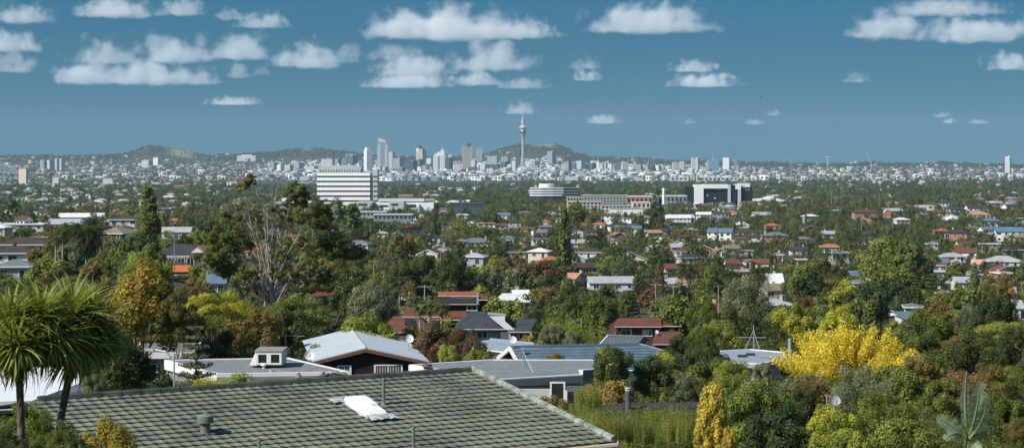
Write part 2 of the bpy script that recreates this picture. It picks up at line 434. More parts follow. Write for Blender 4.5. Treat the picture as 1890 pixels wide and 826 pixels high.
def crown_mesh(name, kind, size_n, seed):
    """a crown in metres for a tree 10 m tall (shrubs 3 m). size_n = (leaf count factor, leaf size factor)"""
    rng = np.random.default_rng(seed)
    fn, fs = size_n
    n = lambda a: int(a * fn)
    if kind == 'round':
        C, Rr = blob_clumps(44, 3.6, 3.7, 6.0, 1.05, rng)
        V, Q, T = leaves(C, Rr, n(15000), 0.17 * fs, 0.55, rng)
    elif kind == 'dense':
        C, Rr = blob_clumps(60, 3.7, 4.3, 5.5, 0.95, rng, inner=0.6)
        V, Q, T = leaves(C, Rr, n(17000), 0.15 * fs, 0.5, rng, out=0.7, vary=.25)
    elif kind == 'spread':
        C, Rr = blob_clumps(46, 5.2, 2.3, 7.0, 1.0, rng, inner=0.5, lower=-0.35)
        V, Q, T = leaves(C, Rr, n(15000), 0.15 * fs, 0.5, rng, squash=(1.15, 1.15, 0.6))
    elif kind == 'column':
        z = rng.random(54); rad = 1.25 * np.clip(1.25 - z, 0.15, 1) ** 0.6 * (0.6 + 0.4 * np.minimum(z * 5, 1))
        th = rng.random(54) * 2 * PI
        C = np.stack([rad * .75 * np.cos(th), rad * .75 * np.sin(th), 0.9 + z * 8.6], 1); Rr = 0.35 + rad * 0.42
        V, Q, T = leaves(C, Rr, n(11000), 0.15 * fs, 0.55, rng, squash=(1, 1, 1.4))
    elif kind == 'cone':
        z = rng.random(70) ** 1.3; rad = 2.4 * (1 - z) ** 0.8 + 0.12
        th = rng.random(70) * 2 * PI
        C = np.stack([rad * .85 * np.cos(th), rad * .85 * np.sin(th), 0.9 + z * 8.7], 1); Rr = 0.25 + 0.36 * (1 - z) + rad * .12
        V, Q, T = leaves(C, Rr, n(12000), 0.13 * fs, 0.4, rng, squash=(1, 1, 0.9))
    elif kind == 'tier':      # whorled pine: flat layers of upswept branches
        Cs, Rs = [], []
        for i in range(12):
            z = 1.6 + i * 0.7; rad = 3.1 * (1 - (z / 10.3)) ** 0.75 + 0.15
            m = 7
            for j in range(m):
                th = 2 * PI * j / m + i * 0.5 + rng.random() * .3
                for q in (0.35, 0.62, 0.88):
                    Cs.append((rad * q * math.cos(th), rad * q * math.sin(th), z + q * q * rad * 0.14)); Rs.append(0.16 + 0.11 * rad * (1.1 - q * .5))
        C = np.array(Cs); Rr = np.array(Rs)
        V, Q, T = leaves(C, Rr, n(13000), 0.12 * fs, 0.4, rng, squash=(1.5, 1.5, 0.42))
    elif kind == 'airy':      # loose, see-through crown of small clumps (eucalypt, young birch)
        C, Rr = blob_clumps(60, 3.3, 3.9, 5.9, 0.62, rng, inner=0.3)
        V, Q, T = leaves(C, Rr, n(9500), 0.15 * fs, 0.35, rng, droop=.6)
    elif kind == 'wisp':      # upright feathery stems to the ground (bamboo, flax, fennel); 3 m
        m = 90
        th = rng.random(m) * 2 * PI; rr = 1.5 * rng.random(m) ** 0.6
        x, y = rr * np.cos(th), rr * np.sin(th); h = 3.0 * (0.65 + 0.35 * rng.random(m)) * (1 - 0.10 * rr ** 2 / 2.2)
        kk = 9; zz = np.linspace(0.15, 1, kk)
        C = np.stack([np.repeat(x, kk) * (1 + .22 * np.tile(zz, m)), np.repeat(y, kk) * (1 + .22 * np.tile(zz, m)), np.repeat(h, kk) * np.tile(zz, m)], 1)
        Rr = 0.20 * (1.25 - 0.75 * np.tile(zz, m))
        ct = np.repeat(1 + (rng.random((m, 1)) - .5) * .5 * np.array([[1.2, 1, .8]]), kk, 0)
        V, Q, T = leaves(C, Rr, n(17000), 0.075 * fs, 0.22, rng, out=0.3, ctint=ct, shell=.1, droop=-.4)
    elif kind == 'shrub':     # dome of leaves reaching the ground; 3 m
        C, Rr = blob_clumps(46, 1.75, 1.55, 1.35, 0.42, rng, inner=0.55)
        V, Q, T = leaves(C, Rr, n(15000), 0.075 * fs, 0.5, rng)
    elif kind == 'needle':    # shrub of narrow leaves; 3 m
        C, Rr = blob_clumps(50, 1.7, 1.6, 1.35, 0.38, rng, inner=0.5)
        V, Q, T = leaves(C, Rr, n(17000), 0.10 * fs, 0.17, rng, out=.4)
    elif kind == 'gold':      # flame-shaped golden conifer of packed upright sprays; 3 m
        z = rng.random(150); th = rng.random(150) * 2 * PI
        rad = 0.50 * np.sin(np.clip(z * .68 + .23, 0, 1) * PI) ** 0.8
        C = np.stack([rad * np.cos(th), rad * np.sin(th), z * 2.88], 1); Rr = 0.085 + 0.05 * rng.random(150)
        V, Q, T = leaves(C, Rr, n(20000), 0.035 * fs, 0.55, rng, squash=(1, 1, 1.5), out=.7, vary=.22)
        C2 = np.stack([np.zeros(12), np.zeros(12), np.linspace(.3, 2.5, 12)], 1)
        V2, Q2, T2 = leaves(C2, np.full(12, .38), n(2500), 0.05 * fs, .6, rng); 
        Q = np.concatenate([Q, Q2 + len(V)]); V = np.concatenate([V, V2]); T = np.concatenate([T, T2])
    elif kind == 'fan':       # upright fans of sprays, widening at the top, like a vase-shaped elm; 5 m tall, 7 wide
        m = 210
        th = rng.random(m) * 2 * PI; tilt = (rng.random(m) ** 0.7) * 1.12
        ln = 3.7 * (0.8 + 0.28 * rng.random(m)); kk = 8; q = np.linspace(0.42, 1, kk)
        lx = np.sin(tilt) * np.cos(th) * 1.55; ly = np.sin(tilt) * np.sin(th) * 1.2; lz = np.cos(tilt) * 0.98 + .12
        C = np.stack([np.outer(lx * ln, q).ravel(), np.outer(ly * ln, q).ravel(), (np.outer(lz * ln, q) + .5).ravel()], 1)
        Rr = np.tile(0.33 * (1.3 - 0.9 * (q - .4)), m)
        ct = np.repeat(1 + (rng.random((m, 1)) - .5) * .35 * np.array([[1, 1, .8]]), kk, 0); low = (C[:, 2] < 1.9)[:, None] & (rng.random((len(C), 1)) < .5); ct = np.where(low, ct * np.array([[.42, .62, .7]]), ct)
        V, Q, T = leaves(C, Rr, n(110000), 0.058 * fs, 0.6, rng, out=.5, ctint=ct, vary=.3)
    if seed % 7 == 3:      # autumn crowns: clumps differ in hue, some still green, some turned
        cl = np.floor(V.reshape(-1, 4, 3)[:, 0] / (0.07 * (REFH.get(kind, 10.0)))).astype(int); hh = (cl[:, 0] * 73 + cl[:, 1] * 151 + cl[:, 2] * 283) % 97 / 97.0
        T = T * np.stack([.62 + .55 * hh, 1.12 - .32 * hh, np.ones(len(hh))], 1)
    return np_mesh(name, V, Q, M_LEAF, tint=T), (V, Q, T)
def trunk_mesh(kind, seed, mats=None, h=10.0):
    rng = random.Random(seed); mb = MB()
    if kind in ('round', 'dense', 'spread', 'airy'):
        top = {'round': 5.5, 'dense': 4, 'spread': 6.0, 'airy': 7.5}[kind]
        mb.tube([(0, 0, -.6), (.08, .02, 1.2), (-.05, .1, 2.6), (.1, 0, top)], [.30, .22, .17, .07], 7)
        for i in range(9):
            a = i * 2.4 + rng.random(); z0 = 1.7 + rng.random() * 2.2; s = (3.9 if kind == 'spread' else 2.5) * (.7 + .4 * rng.random()); dz = 2.2 + 1.6 * rng.random()
            ex, ey = math.cos(a) * s, math.sin(a) * s
            mb.tube([(0, 0, z0), (ex * .4, ey * .4, z0 + dz * .5), (ex * .8, ey * .8, z0 + dz * .85), (ex, ey, z0 + dz * 1.1)], [.13, .09, .05, .02], 5)
            mb.tube([(ex * .4, ey * .4, z0 + dz * .5), (ex * .45 + .5, ey * .5 - .4, z0 + dz * 1.05)], [.06, .02], 4)
    elif kind == 'fan':
        for i in range(12):
            a = i * 2.4; t_ = .2 + .07 * i
            mb.tube([(0, 0, -.4), (math.cos(a) * t_, math.sin(a) * t_, 1), (math.cos(a) * t_ * 3.4, math.sin(a) * t_ * 3.0, 3.2)], [.11, .07, .02], 5)
    elif kind in ('shrub', 'needle', 'wisp', 'gold'):
        for i in range(5):
            a = i * 1.3; mb.tube([(0, 0, -.3), (math.cos(a) * .2, math.sin(a) * .2, .9), (math.cos(a) * .5, math.sin(a) * .5, 1.9)] if kind != 'gold' else [(0, 0, -.4), (.02 * i, 0, 1), (0, .02, 2.4)], [.06, .04, .015], 5)
    else:
        mb.tube([(0, 0, -.6), (.03, 0, 3), (0, .03, 7), (0, 0, 9.6)], [.26, .19, .10, .03], 7)
        for i in range(24):
            z = 1.6 + i * .32; a = i * 2.4; r_ = (2.7 if kind == 'tier' else 1.5) * (1 - z / 10.6) + .1
            mb.tube([(0, 0, z), (math.cos(a) * r_, math.sin(a) * r_, z + r_ * .2)], [.05, .015], 4, cap=False)
    me = bpy.data.meshes.new('trunk'); me.from_pydata(mb.v, [], mb.f); me.materials.append(mats or M_BARK); me.update()
    return me
REFH = {'shrub': 3.0, 'needle': 3.0, 'wisp': 3.0, 'gold': 3.0, 'fan': 4.6}
REFW = {'round': 8.6, 'dense': 8.6, 'spread': 12, 'column': 3.3, 'cone': 5.2, 'tier': 6.4, 'airy': 7.8, 'shrub': 4.2, 'needle': 4.1, 'wisp': 3.9, 'gold': 1.15, 'fan': 9.0}
LOD = {'hi': (1.0, 1.0), 'mid': (0.30, 1.9), 'lo': (0.085, 3.5)}
_V = {}
def variant(kind, lod, i):
    k = (kind, lod, i)
    if k not in _V:
        _V[k] = (crown_mesh('foliage', kind, LOD[lod], (101 if i == 9 else 98) + i * 7 + hash_kind(kind))[0], trunk_mesh(kind, i + 5))
    return _V[k]
KINDS = list(REFW)
def hash_kind(k): return KINDS.index(k) * 1001
SPECIES = {  # name, category, words
    'round': ('broadleaf_tree', 'tree', 'rounded'), 'dense': ('evergreen_tree', 'tree', 'dense bushy'), 'spread': ('spreading_tree', 'tree', 'wide spreading'),
    'column': ('poplar_tree', 'tree', 'slim upright'), 'cone': ('conifer_tree', 'conifer', 'pointed'), 'tier': ('norfolk_pine', 'conifer', 'tiered'),
    'airy': ('gum_tree', 'tree', 'loose airy'), 'shrub': ('shrub', 'shrub', 'domed'), 'needle': ('shrub', 'shrub', 'fine leaved'), 'wisp': ('shrub', 'shrub', 'feathery'),
    'gold': ('cypress', 'conifer', 'flame shaped'), 'fan': ('elm_tree', 'tree', 'fan shaped')}
PAL = {  # colour word -> base colours
    'dark green': [(.030, .046, .017), (.026, .042, .018), (.038, .052, .018)],
    'mid green': [(.062, .086, .024), (.055, .080, .026), (.070, .088, .024)],
    'light green': [(.105, .130, .030), (.095, .125, .034)],
    'yellow green': [(.16, .165, .028), (.145, .16, .03)],
    'olive brown': [(.085, .075, .028), (.10, .082, .032)],
    'grey green': [(.085, .105, .070), (.075, .092, .062)],
    'reddish brown': [(.082, .056, .032), (.078, .052, .030)],
    'orange tinged': [(.155, .125, .026), (.145, .115, .024)],
    'bright yellow': [(.30, .275, .045), (.30, .275, .045)], 'bamboo green': [(.075, .098, .032), (.10, .11, .034), (.085, .115, .032)],
    'golden yellow': [(.22, .195, .045)], 'blue grey': [(.10, .125, .12)]}
FG = 2.0    # general lightness of the leaves
BOXES = []     # screen boxes (px0, px1, row0, row1, depth) of what must stay in view
def plant(kind, px, row, H=None, wpx=None, D=None, color='mid green', desc=None, cat=None, sx=1.0, label=None, group=None, var=None, bark=None, lod=None, zoff=0.0, name=None, force=True):
    """a tree or shrub whose top shows at (px,row)"""
    Dg = D
    if D is None:
        D = solve(px, row, H)
    gz = G(px, D)
    if H is None:
        H = CZ - (row - HOR) * D / F - gz
        if H < 0.5: H = 0.5
    x = (px - CX) * D / F
    s = H / REFH.get(kind, 10.0)
    if wpx is not None:
        sx = (wpx * D / F) / (REFW[kind] * s)
    ppm = F / D * 0.542
    if lod is None: lod = 'hi' if D < 230 else ('mid' if D < 620 else 'lo')
    i = var if var is not None else random.randrange(5 if lod == 'hi' else 6)
    cm, tm = variant(kind, lod, i)
    nm, ct, wd = SPECIES[kind]
    o = empty(name or nm, (x, D, gz + zoff), random.random() * 2 * PI)
    o.scale = (s * sx, s * sx, s)
    f = bpy.data.objects.new('crown', cm); link(f, o)
    ref = REFH.get(kind, 10.0)
    if kind in ('round', 'dense', 'spread', 'airy', 'shrub', 'needle', 'wisp') and sx < 1:
        kz = max(sx * 1.15, .2)
        if kz < 1: f.scale.z = kz; f.location.z = ref * (1 - kz)
    c = random.choice(PAL[color]); j = FG * (1.22 if ct == 'shrub' else 1.0) * (0.85 + 0.30 * random.random())
    f.color = (c[0] * j * 1.12, c[1] * j, c[2] * j * .82, 1)
    tr = bpy.data.objects.new('stem' if ct == 'shrub' else 'trunk', tm); link(tr, o)
    if label: tag(o, label, cat or ct, group)
    else:
        sz = 'tall' if H > 13 else ('small' if H < 6 and ct != 'shrub' else '')
        auto(o, desc or f"{sz} {wd} {color} {'shrub' if ct == 'shrub' else ct}".strip(), cat or ct, group or ('shrubs and bushes among the gardens' if ct == 'shrub' else 'trees between the houses'), px, row_of(gz + H * .6, D))
    return o
def frond_mesh(nfr, ln, arch, seed, wid=0.35, up0=0.9, up1=-0.4, leaflets=26, lw=.035):
    """a rosette of feather fronds at the origin; returns V,Q,T"""
    rng = np.random.default_rng(seed); VV, TT = [], []
    for i in range(nfr):
        th = i * 2.39996; u = i / nfr
        el = up0 + (up1 - up0) * u + rng.normal() * .08
        L_ = ln * (0.85 + .3 * rng.random())
        dirx = np.array([math.cos(th), math.sin(th), 0.0]); side = np.array([-math.sin(th), math.cos(th), 0.0])
        p = np.zeros(3); e = el; pts = []
        seg = 10
        for s in range(seg + 1):
            pts.append(p.copy()); p = p + (dirx * math.cos(e) + np.array([0, 0, math.sin(e)])) * L_ / seg; e -= arch / seg * (0.6 + s * .09)
        pts = np.array(pts)
        tint = 1 + (rng.random() - .5) * .4
        for q in range(leaflets):
            f = 0.12 + 0.88 * q / leaflets; k = f * seg; a = int(min(k, seg - 1)); P = pts[a] + (pts[a + 1] - pts[a]) * (k - a)
            T_ = pts[a + 1] - pts[a]; T_ /= np.linalg.norm(T_)
            l_ = wid * ln * math.sin(min(1, f * 1.15 + .12) * PI * .92) + .04 * ln
            for sg in (-1, 1):
                d = side * sg * .8 + T_ * .55 + np.array([0, 0, -.25]); d /= np.linalg.norm(d)
                w = T_ * lw * ln * .5
                VV.append([P - w, P + d * l_ * .5 - w * .8, P + d * l_, P + d * l_ * .5 + w]); TT.append([tint * (.85 + .3 * rng.random())] * 3)
        VV.append([pts[0] + side * .03, pts[5] + side * .02, pts[5] - side * .02, pts[0] - side * .03]); TT.append([1.2, 1.1, 1])
        VV.append([pts[5] + side * .02, pts[10], pts[10], pts[5] - side * .02]); TT.append([1.2, 1.1, 1])
    V = np.array(VV).reshape(-1, 3); return V, np.arange(len(V)).reshape(-1, 4), np.array(TT)
# ---------------------------------------------------------------- far suburbs and woods that read as a mass
TREE_T = np.array([[2.2, 1.95, 1.4]]) * np.array([[.030, .046, .018], [.045, .064, .022], [.060, .078, .026], [.036, .052, .028], [.075, .085, .034], [.050, .060, .038]])
def far_woods(name, n, px0, px1, D0, D1, hmin, hmax, leaves_n, lsize, seed, dens=None, color_gain=1.0, pos=None):
    rng = np.random.default_rng(seed)
    if pos is None: PX = px0 + (px1 - px0) * rng.random(n); D = D0 * (D1 / D0) ** rng.random(n)
    else: PX, D, Hp = (np.array(a) for a in zip(*pos)); n = len(PX)
    if dens is not None:
        keep = rng.random(n) < dens(PX, D); PX, D = PX[keep], D[keep]; n = len(PX)
    X = (PX - CX) * D / F; Z = ground(X, D)
    Hh = hmin + (hmax - hmin) * rng.random(n) ** 1.6 if pos is None else Hp
    # six little crowns made of leaf clumps, repeated with turn and size
    bases = []
    for b in range(8):
        r2 = np.random.default_rng(seed + b)
        kk = 9
        if b == 6: C = np.stack([np.zeros(kk), np.zeros(kk), np.linspace(.15, .95, kk)], 1); Rr = .2 * (1.15 - C[:, 2])
        elif b == 7: C = np.stack([np.zeros(kk), np.zeros(kk), np.linspace(.15, .95, kk)], 1); Rr = np.full(kk, .14)
        else:
            C, Rr = blob_clumps(16, .42, .36, .55, .19, r2, inner=.5)
        V, Q, T = leaves(C, Rr, leaves_n, lsize, .6, r2, out=.65)
        bases.append((V, T))
    Vs, Ts = [], []
    bi = rng.choice(8, size=n, p=[.16, .16, .16, .16, .15, .15, .03, .03])
    for b in range(8):
        I = np.where(bi == b)[0]
        if not len(I): continue
        V, T = bases[b]
        a = rng.random(len(I)) * 2 * PI; ca, sa = np.cos(a)[:, None], np.sin(a)[:, None]
        s = Hh[I][:, None]; wv = s * (0.8 + .5 * rng.random((len(I), 1)))
        if b >= 6: wv = s; s = s * 1.3
        x = (V[None, :, 0] * ca - V[None, :, 1] * sa) * wv + X[I][:, None]
        y = (V[None, :, 0] * sa + V[None, :, 1] * ca) * wv + D[I][:, None]
        z = V[None, :, 2] * s + Z[I][:, None] - .3
        Vs.append(np.stack([x, y, z], 2).reshape(-1, 3))
        c = TREE_T[rng.choice(len(TREE_T), size=len(I))] * (0.8 + .45 * rng.random((len(I), 1))) * color_gain
        Ts.append((c[:, None, :] * T[None, :, :]).reshape(-1, 3))
    V = np.concatenate(Vs); T = np.concatenate(Ts)
    me = np_mesh(name, V, np.arange(len(V)).reshape(-1, 4), M_LEAF, tint=T)
    o = bpy.data.objects.new(name, me); o.color = (1, 1, 1, 1); link(o)
    return setting(o, 'stuff')
M_FARH = bpy.data.materials.new('painted_walls_and_roofs'); M_FARH.use_nodes = True
_a = M_FARH.node_tree.nodes.new('ShaderNodeAttribute'); _a.attribute_name = 'tint'
M_FARH.node_tree.links.new(_a.outputs['Color'], M_FARH.node_tree.nodes['Principled BSDF'].inputs['Base Color'])
M_FARH.node_tree.nodes['Principled BSDF'].inputs['Roughness'].default_value = .8
def far_houses(name, n, px0, px1, D0, D1, seed, dens=None, big=0.0, smin=8, smax=16, pale=False):
    """hip roofed little houses as one mass"""
    rng = np.random.default_rng(seed)
    PX = px0 + (px1 - px0) * rng.random(n); D = D0 * (D1 / D0) ** rng.random(n)
    if dens is not None:
        keep = rng.random(n) < dens(PX, D); PX, D = PX[keep], D[keep]; n = len(PX)
    X = (PX - CX) * D / F; Z = ground(X, D)
    w = smin + (smax - smin) * rng.random(n); d = 7 + 4 * rng.random(n)
    bigm = rng.random(n) < big
    w = np.where(bigm, w * 2.2, w)
    h = np.where(rng.random(n) < .45, 5.6, 3.0); h = np.where(bigm, 8 + 12 * rng.random(n), h)
    rh = np.where(bigm, .4, 2.2)
    a = (rng.random(n) - .5) * 1.2; ca, sa = np.cos(a), np.sin(a)
    walls = np.array([[.62, .62, .60], [.55, .54, .50], [.70, .70, .70], [.42, .38, .32], [.30, .17, .11], [.50, .46, .38], [.66, .66, .66]])
    roofs = np.array([[.10, .10, .11], [.20, .20, .21], [.42, .43, .44], [.13, .085, .065], [.62, .62, .62], [.30, .10, .05], [.07, .07, .075], [.28, .27, .26]])
    if pale: walls = np.array([[.80, .81, .81], [.62, .63, .63], [.72, .70, .64], [.40, .43, .46], [.22, .26, .30], [.84, .85, .85]])
    wc = walls[rng.choice(len(walls), n)]; rc = roofs[rng.choice(len(roofs), n, p=[.15, .17, .17, .13, .17, .05, .06, .10])]
    rc = np.where(bigm[:, None], np.array([[.45, .45, .45]]), rc)
    def cor(sx, sy, z, o=0.0):
        lx = sx * (w / 2 + o); ly = sy * (d / 2 + o)
        return np.stack([X + lx * ca - ly * sa, D + lx * sa + ly * ca, Z + z], 1)
    hb = -1.0 * np.ones(n)
    P = [cor(-1, -1, hb), cor(1, -1, hb), cor(1, 1, hb), cor(-1, 1, hb), cor(-1, -1, h), cor(1, -1, h), cor(1, 1, h), cor(-1, 1, h),
         cor(-1, -1, h + .02, .6), cor(1, -1, h + .02, .6), cor(1, 1, h + .02, .6), cor(-1, 1, h + .02, .6)]
    rl = np.maximum(w / 2 - d / 2, .2)
    P.append(np.stack([X - rl * ca, D - rl * sa, Z + h + rh], 1)); P.append(np.stack([X + rl * ca, D + rl * sa, Z + h + rh], 1))
    # two dark window strips on the front wall, set proud of it
    for fx in (-.5, .12):
        for (q, zq) in ((0, 1.0), (0, 2.2)):
            pass
    fw = []
    for (x0, x1) in ((-.72, -.2), (.15, .8)):
        for (z0, z1) in ((.32, .68),):
            for (sx, zz) in ((x0, z0), (x1, z0), (x1, z1), (x0, z1)):
                lx = sx * w / 2; ly = -(d / 2 + .06)
                fw.append(np.stack([X + lx * ca - ly * sa, D + lx * sa + ly * ca, Z + h * zz], 1))
    A = np.stack(P + fw, 1); k = A.shape[1]
    faces = [(0, 1, 5, 4), (1, 2, 6, 5), (2, 3, 7, 6), (3, 0, 4, 7), (8, 9, 13, 12), (9, 10, 13, 13), (10, 11, 12, 13), (11, 8, 12, 12), (14, 15, 16, 17), (18, 19, 20, 21)]
    quads = [f for f in faces if len(set(f)) == 4]; tris = [f for f in faces if len(set(f)) < 4]
    # triangles are given as quads with a split edge: use the mid point of the ridge side
    Fs, Ts = [], []
    off = (np.arange(n) * k)[:, None]
    for f in quads:
        Fs.append(off + np.array(f)[None, :]); i = faces.index(f)
        Ts.append(wc if i < 4 else (rc if i < 8 else np.full((n, 3), .05)))
    V = A.reshape(-1, 3)
    extra = []
    nv = len(V)
    for f in tris:
        u = sorted(set(f), key=f.index); m = (V[off[:, 0] + u[0]] + V[off[:, 0] + u[1]]) / 2
        ids = nv + np.arange(n); nv += n; extra.append(m)
        Fs.append(np.stack([off[:, 0] + u[0], ids, off[:, 0] + u[1], off[:, 0] + u[2]], 1)); Ts.append(rc)
    V = np.concatenate([V] + extra)
    me = np_mesh(name, V, np.concatenate(Fs), M_FARH, tint=np.concatenate(Ts))
    return setting(link(bpy.data.objects.new(name, me)), 'stuff')
def not_dry(P, D): return 1 - 0.93 * np.clip(dryness(P, D) * 1.4, 0, 1)
def hilltop(P, D):
    h = np.exp(-((P - 1000) / 75) ** 2) + np.exp(-((P - 310) / 75) ** 2) + np.exp(-((P - 570) / 70) ** 2)
    return np.clip(1 - 1.1 * h * (D > 10700), 0.02, 1)
def city_zone(P, D): return np.exp(-(np.abs(P - 930) / 400) ** 4) * np.where(D < 7500, .4, 1)
centre = lambda P: np.exp(-(np.abs(P - 880) / 420) ** 4)
far_houses('city_fabric', 3600, 470, 1440, 6640, 10900, 31, dens=city_zone, big=.75, smin=8, smax=18, pale=True)
far_woods('distant_woods', 21000, -60, 1950, 6700, 12450, 6, 13, 18, .19, 11, color_gain=.52, dens=lambda P, D: not_dry(P, D) * (1 - .55 * centre(P) * (D < 10800)) * np.where(D > 10800, 1, .75) * (1 - .2 * (P > 1300)))
far_woods('ridge_woods', 7000, -60, 1950, 11300, 12500, 7, 18, 22, .18, 12, color_gain=.46, dens=not_dry)
far_houses('distant_suburb', 5800, -40, 1930, 6700, 12400, 13, dens=lambda P, D: hilltop(P, D) * np.where(D > 11400, .45, 1), big=.10, smin=10, smax=20)
far_woods('woods_across_the_left_shore', 1300, -60, 440, 5400, 7900, 6, 12, 50, .12, 17)
far_houses('suburb_across_the_left_shore', 420, -60, 440, 5000, 7900, 18)

# ---------------------------------------------------------------- harbour city
M_CITY = {}
def facade(col, win, per=(3.6, 3.4), frac=(.52, .6), vert=False):
    """tower facade: floor bands and bays in real metres"""
    key = (col, win, per, frac, vert)
    if key in M_CITY: return M_CITY[key]
    m = bpy.data.materials.new('facade'); m.use_nodes = True
    t = m.node_tree; N = t.nodes; L = t.links.new; b = N['Principled BSDF']
    tc = N.new('ShaderNodeTexCoord'); sp = N.new('ShaderNodeSeparateXYZ'); L(tc.outputs['Object'], sp.inputs[0])
    def M(op, a, b_=None, c=None):
        n = N.new('ShaderNodeMath'); n.operation = op
        for i, v in enumerate((a, b_, c)):
            if v is None: continue
            if isinstance(v, (int, float)): n.inputs[i].default_value = v
            else: L(v, n.inputs[i])
        return n.outputs[0]
    fz = M('LESS_THAN', M('FRACT', M('DIVIDE', sp.outputs[2], per[0])), frac[0])
    xy = M('ADD', sp.outputs[0], sp.outputs[1])
    fx = M('LESS_THAN', M('FRACT', M('DIVIDE', xy, per[1])), frac[1])
    g = N.new('ShaderNodeNewGeometry'); sn = N.new('ShaderNodeSeparateXYZ'); L(g.outputs['Normal'], sn.inputs[0])
    side = M('LESS_THAN', M('ABSOLUTE', sn.outputs[2]), .5)
    f = M('MULTIPLY', M('MULTIPLY', fz, fx) if not vert else fx, side)
    mx = N.new('ShaderNodeMix'); mx.data_type = 'RGBA'; L(f, mx.inputs[0])
    mx.inputs[6].default_value = (*col, 1); mx.inputs[7].default_value = (*win, 1)
    L(mx.outputs[2], b.inputs['Base Color'])
    r = M('MULTIPLY_ADD', f, -.45, .75); L(r, b.inputs['Roughness'])
    M_CITY[key] = m; return m
WH = (.84, .85, .85); LG = (.58, .59, .59); BG = (.55, .49, .40); MG = (.32, .34, .35); DB = (.05, .075, .10); BL = (.10, .17, .22); DK = (.07, .075, .08); CR = (.62, .57, .48)
GL = (.07, .095, .12); GL2 = (.13, .17, .20)
CN = {WH: 'white', LG: 'light grey', BG: 'beige', MG: 'mid grey', DB: 'dark blue glass', BL: 'blue glass', DK: 'dark', CR: 'cream'}
def tower(px0, px1, rtop, D, col, win=GL, per=(3.6, 3.6), frac=(.5, .65), vert=False, cap=None, desc=None, dep=None, rot=None, steps=None, lab=None, name='office_building'):
    pc = (px0 + px1) / 2; x = (pc - CX) * D / F; gz = max(G(pc, D), 1.5)
    w = (px1 - px0) * D / F; top = CZ - (rtop - HOR) * D / F; h = max(top - gz, 6)
    dep = dep or min(w, 38) * .9
    rot = rot if rot is not None else random.choice((-.55, -.4, -.25, -.12, -.7, .15))
    wr = w / (abs(math.cos(rot)) + abs(math.sin(rot)) * dep / w)
    o = empty(name, (x, D, gz), rot)
    mb = MB(); a, b = wr / 2, dep / 2
    if steps:
        z = -2
        for (f0, zf) in steps:
            mb.box(-a * f0, a * f0, -b * f0, b * f0, z, h * zf); z = h * zf
    else: mb.box(-a, a, -b, b, -2, h)
    mb.build('wall', facade(col, win, per, frac, vert), o)
    if cap:
        mb = MB(); ch, cf, cc = cap
        mb.box(-a * cf, a * cf, -b * cf, b * cf, h, h + ch); mb.build('rooftop_block', mat('roof_block', cc, .8), o)
    else:
        mb = MB(); q = random.uniform(-.4, .3); mb.box(a * q, a * (q + .45), -b * .4, b * .4, h, h + random.uniform(2, 4)); mb.build('rooftop_plant', mat('roof_block', (.4, .4, .4), .8), o)
    if lab: tag(o, lab, 'building', 'buildings of the harbour city')
    else:
        st = 'slim' if h > 2.2 * w else ('broad' if w > 1.3 * h else 'boxy')
        auto(o, desc or f"{st} {CN.get(col, 'pale')} city building", 'building', 'buildings of the harbour city', pc, rtop)
    return o, a, b, h
# crested tallest tower
o, a, b, h = tower(696, 718, 262, 8700, (.42, .46, .48), GL, (3.6, 5), (.55, .6), lab='tall grey blue glass skyscraper with a slanting white crest', name='skyscraper', rot=.15, steps=[(1, .93), (.88, 1)])
mb = MB(); mb.prism([(-a * .9, -b * .9), (a * .4, -b * .9), (a * .4, -b * .5), (-a * .9, -b * .5)], h, [h + 19, h + 8, h + 8, h + 19]); mb.build('crest', M_WHITE, o)
mb = MB(); mb.tube([(a * .9, 0, h), (a * .9, 0, h + 24)], [.8, .3], 5); mb.build('mast', M_STEEL, o)
mb = MB(); mb.box(-a * .9, -a * .5, -b - .6, -b, 2, h * .9); mb.box(a * .3, a * .7, -b - .6, -b, 2, h * .9); mb.build('pier', mat('pier', (.6, .62, .62), .8), o)
o, a, b, h = tower(672, 687, 276, 8500, WH, GL2, (3.4, 4), (.5, .5), lab='slim pale chequered apartment tower left of the crested skyscraper', rot=.5, name='apartment_tower')
mb = MB(); mb.prism([(-a * .8, -b * .7), (a * .1, -b * .7), (a * .1, b * .7), (-a * .8, b * .7)], h, h + 10); mb.build('rooftop_block', M_WHITE, o)
o, a, b, h = tower(638, 660, 288, 8900, BL, DB, (3.6, 3.2), (.7, .8), lab='blue glass tower pair with slanted tops', name='glass_tower', cap=(1, .3, MG))
mb = MB(); mb.prism([(-a, -b), (-a * .2, -b), (-a * .2, b), (-a, b)], h, [h + 12, h + 3, h + 3, h + 12]); mb.prism([(a * .1, -b), (a, -b), (a, b), (a * .1, b)], h, [h + 14, h + 6, h + 6, h + 14]); mb.build('slanted_top', mat('blue_glass', (.14, .24, .31), .3), o)
o, a, b, h = tower(768.5, 786.5, 275, 9000, CR, GL2, (3.6, 4.2), (.5, .5), vert=True, lab='cream striped tower with a dark pyramid roof', name='apartment_tower', steps=[(1, .9), (.8, 1)])
mb = MB(); mb.prism([(-a, -b), (0, -b), (0, b), (-a, b)], h * .9, h * 1.04); mb.build('turret', mat('cream', CR, .8), o)
mb = MB(); n = len(mb.v); mb.v += [(-a * 1.05, -b, h * 1.04), (.5, -b, h * 1.04), (.5, b, h * 1.04), (-a * 1.05, b, h * 1.04), (-a * .5, 0, h * 1.04 + 17)]; mb.f += [(0, 1, 4), (1, 2, 4), (2, 3, 4), (3, 0, 4)]; mb.m += [0] * 4; mb.build('pyramid_roof', mat('dark_slate', DK, .6), o)
o, a, b, h = tower(799, 821, 287, 8300, (.8, .81, .82), GL2, (3.5, 9), (.45, .7), lab='bright white stepped tower with a spire and blue glass strip', name='stepped_tower', rot=.05)
